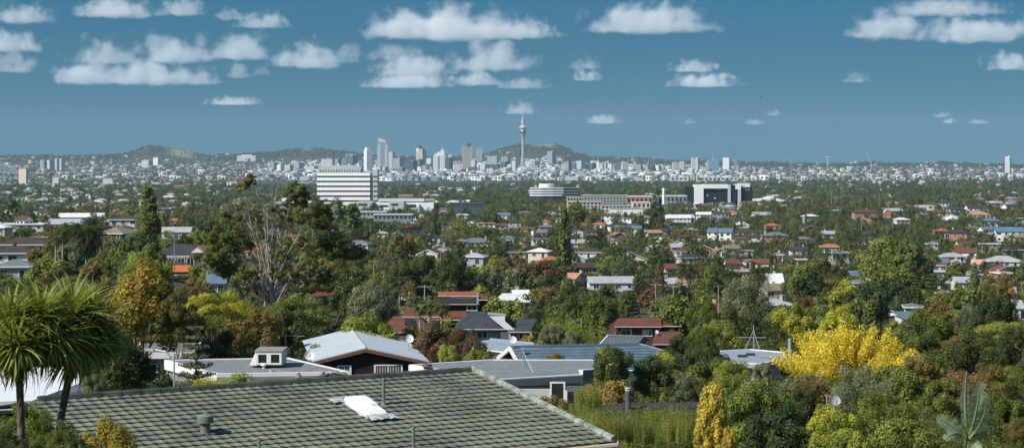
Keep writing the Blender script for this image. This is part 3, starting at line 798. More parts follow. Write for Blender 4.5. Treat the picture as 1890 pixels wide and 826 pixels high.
mb = MB(); mb.box(-a * .75, a * .95, -b * .8, b * .8, h, h + 9); mb.box(-a * .3, a * .95, -b * .6, b * .6, h + 9, h + 17); mb.box(a * .3, a * .9, -b * .4, b * .4, h + 17, h + 26); mb.build('stepped_crown', M_WHITE, o)
mb = MB(); mb.tube([(a * .6, 0, h + 26), (a * .6, 0, h + 44)], [1.6, .3], 6); mb.build('spire', M_WHITE, o)
mb = MB(); mb.box(-a * .12, a * .12, -b - .5, -b, 0, h * .97); mb.build('glass_strip', mat('blue_glass', (.12, .2, .27), .3), o)
o, a, b, h = tower(853, 872, 268, 8800, BG, (.16, .17, .17), (3.6, 30), (.5, .97), lab='tall beige banded round cornered tower with a blue top', name='banded_tower', rot=.12)
mb = MB(); mb.lathe([(a * .95, h), (a * .9, h + 7), (a * .5, h + 9), (.8, h + 18), (.3, h + 26)], 12); mb.build('blue_top', mat('blue_top', (.03, .16, .33), .4), o)
def simple_city():
    L_ = [(746, 770, 297, 8500, DB), (726, 746, 292, 8900, MG), (717, 729, 281, 9100, WH), (770, 781, 294, 8900, BL), (779, 793, 303, 8450, DK), (821, 836, 291, 8800, DK),
          (836, 845, 297, 8600, MG), (753, 764, 320, 8150, WH), (765, 774, 318, 8200, LG), (705, 717, 308, 8350, LG), (713, 724, 318, 8200, CR), (561, 588, 307, 8300, LG), (593, 617, 293, 9300, LG),
          (619, 629, 293, 8900, BG), (629, 638, 294, 8850, LG), (786, 798, 292, 9100, WH), (871, 880, 292, 9000, WH), (865, 881, 308, 8350, BL), (886, 896, 302, 8600, WH), (896, 923, 303, 8650, DB),
          (899, 920, 288, 9300, (.40, .46, .48)), (925, 942, 289, 9000, BG), (917, 947, 311, 8400, DB), (952, 961, 275, 9800, DK), (1010.5, 1026, 279, 9700, MG), (1041, 1056, 288, 9900, DB),
          (969, 982, 297, 9200, WH), (983, 997, 296, 9300, LG), (994, 1010, 307, 8700, CR), (1010, 1024, 306, 8650, WH), (1025, 1036, 301, 8900, DB), (1036, 1052, 303, 8700, LG), (1053, 1068, 304, 8800, MG),
          (1070, 1085, 302, 8800, WH), (1086, 1100, 301, 8800, BL), (1101, 1108, 300, 8900, WH), (1112, 1120, 299, 8900, LG), (1122, 1131, 302, 8800, WH), (1133, 1146, 301, 9000, BL), (1147, 1160, 299, 9100, LG),
          (1168, 1187, 304, 8700, MG), (1188, 1195, 305, 8700, WH), (1196, 1209, 304, 8650, DB), (1210, 1220, 305, 8650, WH), (1276, 1282, 291, 9300, WH), (1283, 1290, 291, 9350, LG), (1305, 1327, 295, 9300, (.25, .45, .55)),
          (1334, 1349, 291, 9300, WH), (1241, 1252, 299, 9200, CR), (1253, 1265, 298, 9200, BG), (1354, 1360, 295, 9300, LG), (526, 541, 304, 8500, CR), (541, 561, 300, 8600, LG), (497, 512, 299, 8700, MG), (512, 526, 304, 8500, WH),
          (75, 86, 295, 9400, LG), (87, 100, 296, 9400, LG), (102, 110, 292, 9100, WH), (110, 119, 293, 9100, LG), (262, 282, 296, 9600, LG), (283, 300, 291, 9800, WH), (587, 604, 312, 8250, LG), (604, 618, 316, 8200, MG), (640, 668, 310, 8250, LG),
          (677, 690, 296, 8900, CR), (688, 697, 309, 8300, WH), (737, 745, 309, 8350, BL), (801, 815, 322, 8050, LG), (844, 852, 318, 8050, WH), (880, 890, 275, 11300, WH)]
    for (p0, p1, r, D, c) in L_:
        win = GL if c in (WH, LG, CR, BG, MG) else (.03, .045, .06)
        tower(p0, p1, r, D, c, win, (3.6, random.choice((3.2, 4.2, 7))), (.5, .6), vert=random.random() < .25)
    rng = random.Random(5)
    for i in range(62):      # taller blocks packed round the tower
        px = rng.uniform(635, 1135); D = rng.uniform(8300, 9900); w = rng.uniform(6, 15); c = rng.choice((WH, WH, LG, LG, MG, BL, CR, DB))
        tower(px - w / 2, px + w / 2, rng.uniform(294, 311), D, c, GL, (3.6, rng.choice((3.2, 5))), (.5, .55))
    for i in range(150):      # mid-rise fabric between the named towers
        px = rng.choice((rng.uniform(485, 1130), rng.uniform(560, 1120), rng.uniform(880, 1400), rng.uniform(700, 1240)))
        D = rng.uniform(8000, 10300); w = rng.uniform(4, 15)
        base = row_of(max(G(px, D), 2), D); t = base - rng.uniform(3, 12) - (5 if 640 < px < 900 else 0) * rng.random()
        c = rng.choice((WH, WH, LG, LG, CR, BG, MG, WH, BL))
        tower(px - w / 2, px + w / 2, t, D, c, GL, (3.6, rng.choice((3.2, 5))), (.45, .55), cap=(rng.uniform(1, 4), rng.uniform(.3, .7), rng.choice((LG, WH, MG))))
    for i in range(46):       # long low wharf sheds
        px = rng.uniform(540, 1420); D = rng.uniform(6620, 7500); w = rng.uniform(10, 26)
        o, a, b, h = tower(px - w / 2, px + w / 2, row_of(4 + rng.uniform(7, 13), D), D, rng.choice((WH, WH, LG, CR, BL)), GL, (5, 8), (.3, .5), desc='low white wharf shed' , dep=18, rot=rng.uniform(-.1, .1), name='wharf_shed')
simple_city()
# bright white ferry side hotel and orange terminal
o, a, b, h = tower(833, 855, 321, 8000, (.85, .86, .86), (.6, .62, .64), (4, 5), (.3, .3), lab='bright white pyramid stepped building on the harbour front', rot=0)
mb = MB(); mb.box(-a * .8, a * .1, -b, b * .9, h, h + 9); mb.box(-a * .6, -a * .1, -b * .9, b * .8, h + 9, h + 17); mb.build('stepped_top', M_WHITE, o)
o, a, b, h = tower(726, 752, 323, 7950, (.50, .27, .13), (.25, .14, .08), (4.5, 6), (.5, .45), lab='orange brick ferry terminal on the waterfront', rot=.05, name='ferry_terminal', dep=20)
mb = MB(); mb.box(a * .2, a * .35, -4, 4, h, h + 14); mb.build('clock_turret', mat('sandstone', (.6, .5, .36), .8), o)
# white museum on the left ridge
o, a, b, h = tower(439, 473, 287, 11300, (.75, .74, .70), (.35, .35, .34), (30, 6), (.8, .35), lab='long white columned museum on the wooded left ridge', rot=0, name='museum', dep=60, vert=True, cap=(5, .55, (.7, .7, .68)))
# curved white tower at right
D = 8800; px = 1860.5; gz = G(px, D); top = CZ - (289 - HOR) * D / F; a = 5.6 * D / F; hh = top - gz
o = empty('round_tower', ((px - CX) * D / F, D, gz)); mb = MB(); mb.lathe([(a, -2), (a, hh * .97), (a * .6, hh)], 20); mb.build('wall', facade((.74, .75, .75), GL2, (7.2, 400), (.45, 1.0)), o)
mb = MB(); mb.box(-a * .2, a * .25, -a * 1.25, -a * .9, 0, hh * 1.07); mb.build('lift_core', M_WHITE, o)
tag(o, 'white banded round tower standing alone above the right suburbs', 'building')
# observation tower
D = 9000; px = 965.3; gz = G(px, D); x = (px - CX) * D / F
zt = lambda r: CZ - (r - HOR) * D / F - gz
o = empty('observation_tower', (x, D, gz))
mb = MB(); mb.lathe([(9.5, -2), (7.5, 12), (6.8, zt(290)), (6.6, zt(258)), (8.2, zt(252))], 24); mb.build('shaft', mat('concrete_shaft', (.36, .37, .38), .8), o)
mb = MB()
for i in range(8):
    t = 2 * PI * i / 8; mb.tube([(19 * math.cos(t), 19 * math.sin(t), -2), (8 * math.cos(t), 8 * math.sin(t), 26)], [2.2, 1.6], 6)
mb.build('leg_ring', mat('concrete_shaft', (.36, .37, .38), .8), o)
mb = MB(); mb.lathe([(8.2, zt(253)), (12.5, zt(248)), (12.8, zt(244)), (13.5, zt(242.6))], 24); mb.build('lower_pod', mat('pod_grey', (.30, .32, .33), .5), o)
mb = MB(); mb.lathe([(13.5, zt(246.6)), (14.6, zt(245.4)), (14.8, zt(242.8)), (13.6, zt(241.6))], 24); mb.build('window_band', mat('pod_glass', (.05, .06, .07), .2), o)
mb = MB(); mb.lathe([(13.2, zt(241.6)), (14.5, zt(238)), (19.5, zt(236.2)), (19.5, zt(234.4)), (14, zt(233)), (10, zt(231.5))], 24); mb.build('upper_pod', mat('pod_pale', (.45, .47, .48), .5), o)
mb = MB(); mb.lathe([(9.6, zt(231.6)), (9.0, zt(226)), (6, zt(220)), (4.6, zt(219))], 20); mb.build('upper_housing', mat('pod_grey2', (.38, .40, .41), .5), o)
mb = MB(); mb.lathe([(7.4, zt(219.4)), (7.4, zt(218)), (3.6, zt(217)), (3.0, zt(210)), (2.0, zt(209)), (1.9, zt(202)), (1.1, zt(201)), (.9, zt(194)), (.35, zt(187))], 12); mb.build('mast', mat('mast_steel', (.45, .47, .49), .4, metal=.2), o)
tag(o, 'tall slender concrete observation tower with a round pod and needle mast', 'tower')
# cranes, masts, tanks, silos
M_CRB = mat('crane_paint', (.28, .36, .42), .6); M_CRW = mat('crane_white', (.62, .62, .60), .6); M_CRO = mat('crane_orange', (.65, .30, .06), .6)
def port_crane(px, D, hgt, lab, flip=1):
    gz = 2.0; x = (px - CX) * D / F; o = empty('port_crane', (x, D, gz))
    mb = MB()
    for sx in (-12, 12):
        for sy in (-9, 9): mb.tube([(sx, sy, 0), (sx * .8, sy * .6, hgt * .62)], 1.5, 5)
    mb.tube([(-12, 0, hgt * .3), (12, 0, hgt * .3)], 1.3, 5); mb.tube([(-12, -9, hgt * .05), (10, -9, hgt * .55)], 1, 5); mb.build('portal_frame', M_CRB, o)
    mb = MB(); mb.tube([(-34 * flip, 0, hgt * .6), (24 * flip, 0, hgt * .62)], 1.8, 5); mb.tube([(24 * flip, 0, hgt * .62), (44 * flip, 0, hgt * .98)], 1.4, 5); mb.build('boom', M_CRB, o)
    mb = MB(); mb.tube([(-9, 0, hgt * .6), (2 * flip, 0, hgt)], 1.3, 5); mb.tube([(10, 0, hgt * .6), (2 * flip, 0, hgt)], 1.3, 5); mb.tube([(2 * flip, 0, hgt), (-30 * flip, 0, hgt * .62)], .7, 4); mb.tube([(2 * flip, 0, hgt), (24 * flip, 0, hgt * .64)], .7, 4); mb.build('apex_frame', M_CRB, o)
    tag(o, lab, 'crane', 'harbour port cranes')
port_crane(4, 5650, 62, 'blue grey port crane with its boom raised at the far left edge')
port_crane(14, 5800, 58, 'second blue grey port crane from the far left edge', -1)
port_crane(26, 6000, 50, 'lower port crane, rightmost of the far left cluster')
port_crane(483, 6700, 46, 'pale port crane beside the harbour left of the hospital')
port_crane(492, 6750, 40, 'smaller port crane at the water left of the hospital', -1)
def jib_crane(px, rt, rb, D, jibs, m, lab):
    x = (px - CX) * D / F; top = CZ - (rt - HOR) * D / F; bot = G(px, D); o = empty('tower_crane', (x, D, bot)); mb = MB()
    mb.tube([(0, 0, 0), (0, 0, top - bot)], 1.7, 4); mb.build('mast', m, o); mb = MB()
    for (dx, dz) in jibs: mb.tube([(0, 0, top - bot), (dx * D / F, 0, top - bot + dz * D / F)], [1.6, .9], 4)
    mb.build('jib', m, o); tag(o, lab, 'crane', 'construction cranes on the skyline')
jib_crane(1527, 290, 303, 10500, [(-8, -.4), (8, .4), (0, 2.5)], M_CRW, 'pale hammerhead crane on the right skyline')
jib_crane(1608, 300, 305, 10200, [(-11, 20)], M_CRW, 'white luffing crane leaning steeply left on the skyline')
jib_crane(1460, 294, 303, 10500, [(-9, 0), (8, .3)], M_CRB, 'dark hammerhead crane left of the hammerhead on the right skyline')
jib_crane(1207, 292, 300, 10400, [(-5, 8), (3, 3)], M_CRO, 'orange luffing crane behind the city blocks')
jib_crane(1197, 293, 300, 10400, [(-2, 9)], M_CRB, 'grey luffing crane left of the orange luffing crane')
jib_crane(1315, 281, 294, 9500, [(-9, 0), (6, .2)], M_CRB, 'hammerhead crane on the pale blue building')
jib_crane(733, 281, 296, 9500, [(-2, 8)], M_CRB, 'thin luffing crane right of the crested skyscraper')
jib_crane(1171, 320, 334, 7900, [(-6, .4), (5, .2)], M_CRO, 'yellow crane among the waterfront sheds')
jib_crane(1248, 317, 335, 7850, [(-4, .2), (4, .2)], M_CRW, 'white crane at the waterfront left of the silos')
def mast(px, rt, rb, D, r, lab, m=M_STEEL):
    x = (px - CX) * D / F; top = CZ - (rt - HOR) * D / F; bot = CZ - (rb - HOR) * D / F; mb = MB()
    mb.tube([(0, 0, 0), (0, 0, (top - bot) * .7), (0, 0, top - bot)], [r, r * .7, r * .3], 6)
    mb.box(-r * 1.6, r * 1.6, -r * 1.6, r * 1.6, (top - bot) * .68, (top - bot) * .7)
    o = mb.build('antenna_mast', m, None, (x, D, bot)); tag(o, lab, 'mast')
mast(1360.6, 303, 334, 5600, 1.1, 'tall thin white mast above the black office block', M_WHITE)
mast(1169, 275, 302, 11500, 2.2, 'red and white broadcast mast on the ridge right of the volcanic cone', mat('mast_red', (.5, .2, .15), .7))
def tank(px, rt, D, w, lab, nm='storage_tank', m=M_WHITE, dome=True, cat='tank', grp='white waterfront tanks'):
    x = (px - CX) * D / F; bot = G(px, D); h = CZ - (rt - HOR) * D / F - bot; r = w * D / F / 2; mb = MB()
    mb.lathe([(r, -1), (r, h * .88), (r * .5, h * .97), (.3, h)] if dome else [(r, -1), (r, h), (r * .9, h + .3)], 16)
    o = mb.build(nm, m, None, (x, D, bot), smooth=False); auto(o, lab, cat, grp, px, rt) if grp else tag(o, lab, cat)
for i, (px, w) in enumerate([(1120, 11), (1131, 8), (1142, 6), (1150, 7), (1166, 8), (1176, 7), (1187, 8), (1198, 7), (1210, 8), (1222, 8)]): tank(px, 330.5 if i < 2 else 332.5, 6650, w, 'white storage tank on the wharf')
for i, px in enumerate((1270.5, 1277, 1281.5, 1287)): tank(px, 324, 6630, 5.4, 'tall grey cement silo', 'silo', M_CONC, False, 'silo', 'harbour silos')
for i, px in enumerate((389, 398, 452, 461)): tank(px, 318 + (i % 2), 8600, 8, 'round white fuel tank by the left harbour')
x, D = (1119 - CX) * 8000 / F, 8000
mb = MB(); mb.lathe([(18, 0), (18, 10), (8, 18), (3.5, 24), (3, 32), (.5, 36)], 16); tag(mb.build('tent_hall', M_WHITE, None, (x, D, 4)), 'white conical tent roofed hall on the waterfront', 'building')
mb = MB(); mb.prism([(-26, -12), (28, -12), (24, 12), (-20, 12)], 0, [3, 14, 16, 6]); tag(mb.build('sand_heap', mat('sand', (.48, .36, .2), .95), None, ((1424 - CX) * 7850 / F, 7850, 2)), 'tan sand heap beside the harbour right of the silos', 'sand heap')
# yachts
def yacht(px, D, lab):
    o = empty('sailing_boat', ((px - CX) * D / F, D, 0.0), random.uniform(-.6, .6)); L_ = random.uniform(5, 8)
    mb = MB(); mb.prism([(-L_, -1.2), (-L_ * .2, -1.8), (L_, 0), (-L_ * .2, 1.8), (-L_, 1.2)], -.3, 1.6); mb.box(-L_ * .5, L_ * .2, -1, 1, 1.6, 2.5); mb.build('hull', M_WHITE, o)
    mb = MB(); mb.tube([(0, 0, 1), (0, 0, 17 + L_)], .35, 4); mb.build('mast', M_STEEL, o)
    auto(o, lab, 'boat', 'yachts moored in the harbour', px, row_of(5, D))
for i in range(14): yacht(547 + i * 3.2 + random.random() * 2, random.uniform(5800, 6400), 'white moored yacht')
for i in range(30): yacht(1436 + i * 2.3 + random.random() * 2, random.uniform(5900, 6430), 'white yacht in the marina')
# ---------------------------------------------------------------- large nearer buildings
def reserve(p0, p1, r0, r1, D, keep=0.75): BOXES.append((p0, p1, r0, r1, D, keep))
def block(o, name, p0, p1, r0, r1, D, dep, m, dy=0.0, D0=None):
    """a box child given by its outline in photo pixels at the depth of its front face"""
    D0 = D0 or o.location.y
    s = D / F; mb = MB()
    mb.box((p0 - CX) * s - o.location.x, (p1 - CX) * s - o.location.x, D - D0 + dy, D - D0 + dep, CZ - (r1 - HOR) * s - o.location.z, CZ - (r0 - HOR) * s - o.location.z)
    return mb.build(name, m, o)
M_WCLAD = mat('white_cladding', (.80, .81, .82), .6, .04, .05); M_GREYC = mat('grey_cladding', (.47, .49, .49), .7, .06, .1); M_DGL = mat('dark_glazing', (.035, .045, .055), .25, .1, .3)
# hospital
D = 1850.0; s = D / F; px = 634; x = (px - CX) * s; gz = G(px, D)
Z = lambda r: CZ - (r - HOR) * s - gz
o = empty('hospital', (x, D, gz)); Wd = 98 * s; dep = 17.0
mb = MB(); mb.box(-Wd / 2 + .4, Wd / 2 - .4, .5, dep, -8, Z(318.5)); mb.build('core', M_DGL, o)
for i in range(7):
    r0 = 318.5 + i * 9.0; mb = MB()
    mb.box(-Wd / 2, Wd / 2, 0, dep + .4, Z(r0 + 5.6), Z(r0)); mb.box(-Wd / 2, Wd / 2, -.5, .02, Z(r0 + 5.6), Z(r0 + 4.6))
    mb.build('floor_band', M_WCLAD, o)
for i in range(6):
    r0 = 318.5 + i * 9.0; mb = MB()
    for j in range(22): mb.box(-Wd / 2 + 1 + j * Wd / 22, -Wd / 2 + 1.5 + j * Wd / 22, .2, .52, Z(r0 + 9), Z(r0 + 5.6))
    mb.build('window_mullions', M_GREYC, o)
mb = MB(); mb.box(-46.5 * s, 32.5 * s, 2, 13, Z(318.3), Z(307)); mb.box(-44 * s, 30 * s, 3, 12, Z(307), Z(305)); mb.build('plant_storey', M_GREYC, o)
mb = MB()
for j in range(16): mb.box(-44 * s + j * 5 * s, -42.4 * s + j * 5 * s, 1.9, 2.02, Z(317.6), Z(313))
mb.build('louvre', M_DGL, o)
mb = MB(); mb.box(Wd / 2 + .1, Wd / 2 + 5.2 * s, 2.5, dep + 3, -8, Z(317)); mb.build('stair_wall', mat('shade_wall', (.30, .33, .35), .7), o)
mb = MB(); mb.box(Wd / 2 + 5.3 * s, Wd / 2 + 13.5 * s, 1, dep + 6, -8, Z(313)); mb.build('lift_tower', M_GREYC, o)
for k in range(6):
    mb = MB(); mb.box(Wd / 2 + 5.8 * s, Wd / 2 + 13 * s, .9, 1.0, Z(372 - k * 9), Z(369.4 - k * 9)); mb.build('window', M_DGL, o)
mb = MB()
for (a, h_) in ((-30, 4), (-12, 5), (8, 4), (24, 6), (36, 7)): mb.box(a * s, (a + 3) * s, 5, 8, Z(305), Z(305 - h_ * .6))
mb.build('roof_units', M_WCLAD, o)
tag(o, 'big white hospital block banded with seven dark window rows', 'hospital')
reserve(586, 698, 306, 383, 1850, .93)
o = empty('hospital_podium', ((690 - CX) * s, D - 60, gz)); Dp = D - 60
for (n_, p0, p1, r0, r1, m, dy, dp) in (('low_wing', 519, 586, 366, 374, M_WCLAD, 4, 20), ('low_wing', 586, 800, 374, 392, M_WCLAD, 2, 26), ('link_roof', 697, 782, 367, 372, M_GREYC, 10, 30),
    ('grey_box', 661, 690, 371, 386, M_GREYC, -8, 10), ('grey_box', 718, 746, 371, 386, M_GREYC, -8, 10), ('entrance_wall', 769, 774, 376, 391, M_WCLAD, -3, 5), ('window_strip', 600, 655, 379, 382, M_DGL, 1.8, 3), ('window_strip', 700, 716, 378, 382, M_DGL, 1.8, 3),
    ('box_window', 666, 679, 375, 379, M_DGL, -8.1, 0), ('box_window', 723, 736, 375, 379, M_DGL, -8.1, 0), ('window_strip', 748, 768, 377, 383, M_DGL, 1.8, 3)):
    block(o, n_, p0, p1, r0, r1, Dp, dp, m, dy, Dp)
tag(o, 'low white podium of the hospital with two grey boxes in front', 'hospital wing'); reserve(640, 800, 366, 388, 1790, .8); reserve(519, 586, 366, 374, 1790, .5)
o = empty('parking_building', ((789 - CX) * s, D + 20, gz))
for i in range(4): block(o, 'deck', 777, 801, 368 + i * 5, 370.6 + i * 5, D + 20, 34, M_CONC, 0, D + 20)
block(o, 'inner_wall', 778.5, 799.5, 368.6, 386, D + 20, 32, M_DGL, 2, D + 20)
for q in (778, 785, 792, 800): block(o, 'column', q - .3, q + .3, 368.5, 386, D + 20, .9, M_CONC, .2, D + 20)
tag(o, 'open concrete parking building right of the hospital podium', 'parking building')
# black office block
D = 2150.0; s = D / F; px = 1327; gz = G(px, D); Z = lambda r: CZ - (r - HOR) * s - gz; X = lambda p: (p - px) * s
o = empty('office_block', (X(px) + (px - CX) * s, D, gz)); M_BLK = mat('black_cladding', (.018, .024, .030), .4, .1, .1)
for (n_, p0, p1, r0, r1, y0, y1, m) in (('left_wing', 1265, 1282, 345, 379, 3, 20, M_BLK), ('white_pier', 1281.6, 1298, 340.5, 380, -3, 18, M_WCLAD), ('roof_beam', 1298, 1343, 340, 347.5, -3, 18, M_WCLAD),
    ('glass_wall', 1298, 1333, 347.5, 380, 0, 17, M_BLK), ('black_panel', 1333, 1343, 347.5, 380, -.6, 17, M_BLK), ('blue_grey_fin', 1343, 1348, 340.8, 380, -3.3, 18, mat('fin', (.50, .56, .62), .6)), ('black_shaft', 1348, 1357, 341, 380, -2, 18, M_BLK),
    ('roof_beam', 1357, 1367, 340, 349, -3, 18, M_WCLAD), ('notch', 1357, 1361.5, 349, 356, -1.5, 17, M_BLK), ('blue_grey_fin', 1361.6, 1367, 349, 380, -3.2, 18, mat('fin', (.50, .56, .62), .6)), ('right_wing', 1367.2, 1389, 345.5, 379, 1, 22, M_BLK), ('roof_plant', 1368, 1376, 342, 345.5, 5, 14, M_GREYC)):
    mb = MB(); mb.box(X(p0), X(p1), y0, y1, -6 if r1 > 370 else Z(r1), Z(r0)); mb.build(n_, m, o)
rn = random.Random(3)
for i in range(6):
    mb = MB(); mb.box(X(1298.3), X(1332.7), -.35, -.05, Z(352.6 + i * 5.1), Z(352.0 + i * 5.1)); mb.build('floor_line', mat('dark_mullion', (.10, .11, .12), .6), o)
    for j in range(7):
        if rn.random() < .16:
            mb = MB(); mb.box(X(1299 + j * 4.8), X(1301.5 + j * 4.8), -.2, -.03, Z(351.6 + i * 5.1), Z(348.6 + i * 5.1)); mb.build('blind', M_GREYC, o)
mb = MB()
for q in range(6): mb.box(X(1372 + q * 2.2), X(1373.2 + q * 2.2), .9, .98, Z(350), Z(349))
mb.build('sign_letters', M_WHITE, o)
tag(o, 'black glass office block framed by a bright white beam and pier', 'office block'); reserve(1265, 1390, 340, 378, 2150, .92)
# round topped office
D = 2500.0; s = D / F; px = 1022; gz = G(px, D); Z = lambda r: CZ - (r - HOR) * s - gz; X = lambda p: (p - px) * s
o = empty('curved_office', ((px - CX) * s, D, gz))
arc = [(X(978), 6), (X(984), -1), (X(1000), -5), (X(1020), -6), (X(1040), -4)]
for i in range(4):
    mb = MB(); P_ = arc + [(X(1040), 22), (X(985), 22)]; mb.prism(P_, Z(348.0 + i * 4.4), Z(345.9 + i * 4.4)); mb.build('floor_band', M_WCLAD if i else mat('roof_slab', (.6, .62, .63), .6), o)
mb = MB(); mb.prism([(p[0] * .985, p[1] + 1.2) for p in arc] + [(X(1040), 21), (X(986), 21)], -6, Z(346)); mb.build('glazing', M_DGL, o)
mb = MB(); mb.prism([(X(1040.2), -4), (X(1067), 3), (X(1067), 22), (X(1040.2), 22)], -6, Z(346)); mb.build('dark_wing', M_DGL, o)
for i in range(4): mb = MB(); mb.prism([(X(1040.2), -4.5), (X(1067), 2.5), (X(1067), 4), (X(1040.2), -3.5)], Z(347.4 + i * 5), Z(346 + i * 5)); mb.build('floor_band', M_GREYC, o)
mb = MB(); mb.lathe([(10.5, Z(345.6)), (10.5, Z(340)), (9.6, Z(339.2))], 28, (X(1009), 8)); mb.build('drum', M_WCLAD, o)
tag(o, 'curved white banded office with a round drum on its roof', 'office block'); reserve(978, 1067, 338, 359, 2500, .6)
# apartments and sheds behind the pines
def simple_big(name, p0, p1, r0, r1, D, dep, wallm, label, cat, bands=0, roofm=None, wins=0, keep=.7, winm=None):
    s = D / F; px = (p0 + p1) / 2; zb = CZ - (r1 - HOR) * s; o = empty(name, ((px - CX) * s, D, zb)); X = lambda p: (p - px) * s; Z = lambda r: CZ - (r - HOR) * s - zb
    mb = MB(); mb.box(X(p0), X(p1), 0, dep, -10 if D > 1500 else -1.5, Z(r0)); mb.build('wall', wallm, o)
    mb = MB(); mb.box(X(p0) - .5, X(p1) + .5, -.5, dep + .5, Z(r0) + .003, Z(r0) + .7); mb.build('roof', roofm or M_GREYC, o)
    for i in range(bands):
        fh = (Z(r0)) / bands
        for j in range(wins):
            w = (X(p1) - X(p0)) / wins; mb = MB(); mb.box(X(p0) + w * (j + .2), X(p0) + w * (j + .78), -.12, .3, fh * i + fh * .25, fh * i + fh * .8); mb.build('window', winm or M_DGL, o)
    tag(o, label, cat); reserve(p0, p1, r0, r1, D, keep * .9); return o
simple_big('apartment_block', 1075, 1158, 361, 377, 1900, 16, mat('slate_wall', (.13, .14, .15), .7), 'long dark grey apartment block with rows of balconies', 'apartments', 3, M_GREYC, 14, winm=mat('balcony', (.45, .46, .45), .7))
simple_big('apartment_block', 1047, 1074, 365, 378, 1880, 15, mat('cream_wall', (.5, .46, .38), .8), 'small cream apartment block left of the long dark one', 'apartments', 2, None, 5)
simple_big('apartment_block', 1048, 1110, 373, 389, 1750, 15, mat('cream_wall', (.5, .46, .38), .8), 'cream three storey apartment block in front of the dark one', 'apartments', 3, None, 9)
simple_big('apartment_block', 1110, 1165, 380, 391, 1700, 14, mat('pale_wall', (.58, .57, .52), .8), 'pale low apartment block just above the white boundary wall', 'apartments', 2, None, 8)
simple_big('warehouse', 1157, 1204, 363, 377, 2000, 30, mat('terracotta_wall', (.48, .22, .13), .8), 'terracotta walled shed with a pale roof by the pine', 'shed', 1, M_WHITE, 6)
simple_big('warehouse', 1168, 1200, 374, 384, 1850, 22, mat('cream_wall2', (.66, .62, .55), .8), 'cream flat roofed hall below the terracotta shed', 'shed', 1, M_WHITE, 4)
simple_big('boundary_wall', 1126, 1186, 385, 395, 1650, 3, M_WCLAD, 'long plain white wall left of the dark pointed pine', 'wall')
simple_big('warehouse', 1215, 1268, 362, 374, 2050, 30, mat('grey_wall', (.28, .30, .31), .7), 'grey flat roofed shed left of the black office block', 'shed', 1, M_WHITE, 7)
simple_big('church_hall', 1363, 1384, 338, 344, 3600, 20, M_WCLAD, 'plain white hall behind the black office block', 'hall', keep=.4)
simple_big('warehouse', 834, 892, 376, 384, 1750, 22, mat('charcoal_wall', (.075, .085, .095), .7), 'charcoal low warehouse among the trees right of the hospital', 'shed', 1, mat('charcoal_roof', (.09, .10, .11), .7), 7, winm=mat('dark_panel', (.05, .06, .07), .5))
simple_big('warehouse', 812, 852, 347, 352, 4400, 30, M_WCLAD, 'long pale warehouse above the trees right of the hospital', 'shed', keep=.4)
simple_big('warehouse', 735, 762, 361, 366, 2400, 20, mat('rust_wall', (.34, .13, .07), .8), 'rust red low building behind the hospital podium', 'shed', keep=.4)
simple_big('school_hall', 1238, 1362, 327, 333, 6640, 30, mat('pale_wall2', (.6, .61, .61), .8), 'very long pale wharf building beyond the black office', 'hall', 1, M_WCLAD, 16, keep=.2)
simple_big('warehouse', 655, 712, 392, 399, 1350, 18, mat('grey_wall3', (.34, .35, .33), .7), 'low grey flat shed below the hospital', 'shed', 1, M_GREYC, 8, keep=.6)
simple_big('warehouse', 690, 760, 397, 405, 1250, 18, mat('grey_wall4', (.22, .24, .26), .7), 'dark walled shed with a pale flat roof below the podium', 'shed', 1, M_GREYC, 9, keep=.6)
D = 1950.0; s = D / F
mb = MB(); mb.tube([(0, 0, -6), (0, 0, 19 * s)], [1.5, 1.35], 12); tag(mb.build('boiler_chimney', M_WCLAD, None, ((1225 - CX) * s, D, CZ - (366 - HOR) * s)), 'plain white cylindrical chimney right of the dark pointed pine', 'chimney'); reserve(1221, 1229, 347, 366, D, .9)
D = 2300.0; s = D / F; mb = MB(); k = 9; pts = [(-31 * s, 0), (-28 * s, 3.5 * s), (-12 * s, 5 * s), (0, 6.4 * s), (8 * s, 7 * s), (16 * s, 5 * s), (24 * s, 2.4 * s), (31 * s, 1.8 * s), (31 * s, 0)]
n = len(pts); mb.v = [(a, 0, b) for a, b in pts] + [(a, 18, b) for a, b in pts]; mb.f = [tuple(range(n)), tuple(reversed(range(n, 2 * n)))] + [(i, n + i, n + (i + 1) % n, (i + 1) % n) for i in range(n)]; mb.m = [0] * len(mb.f)
tag(mb.build('sports_dome', M_WCLAD, None, ((1420 - CX) * s, D, CZ - (371 - HOR) * s)), 'low white humped sports dome right of the black office', 'sports hall'); reserve(1390, 1451, 362, 371, D, .8)

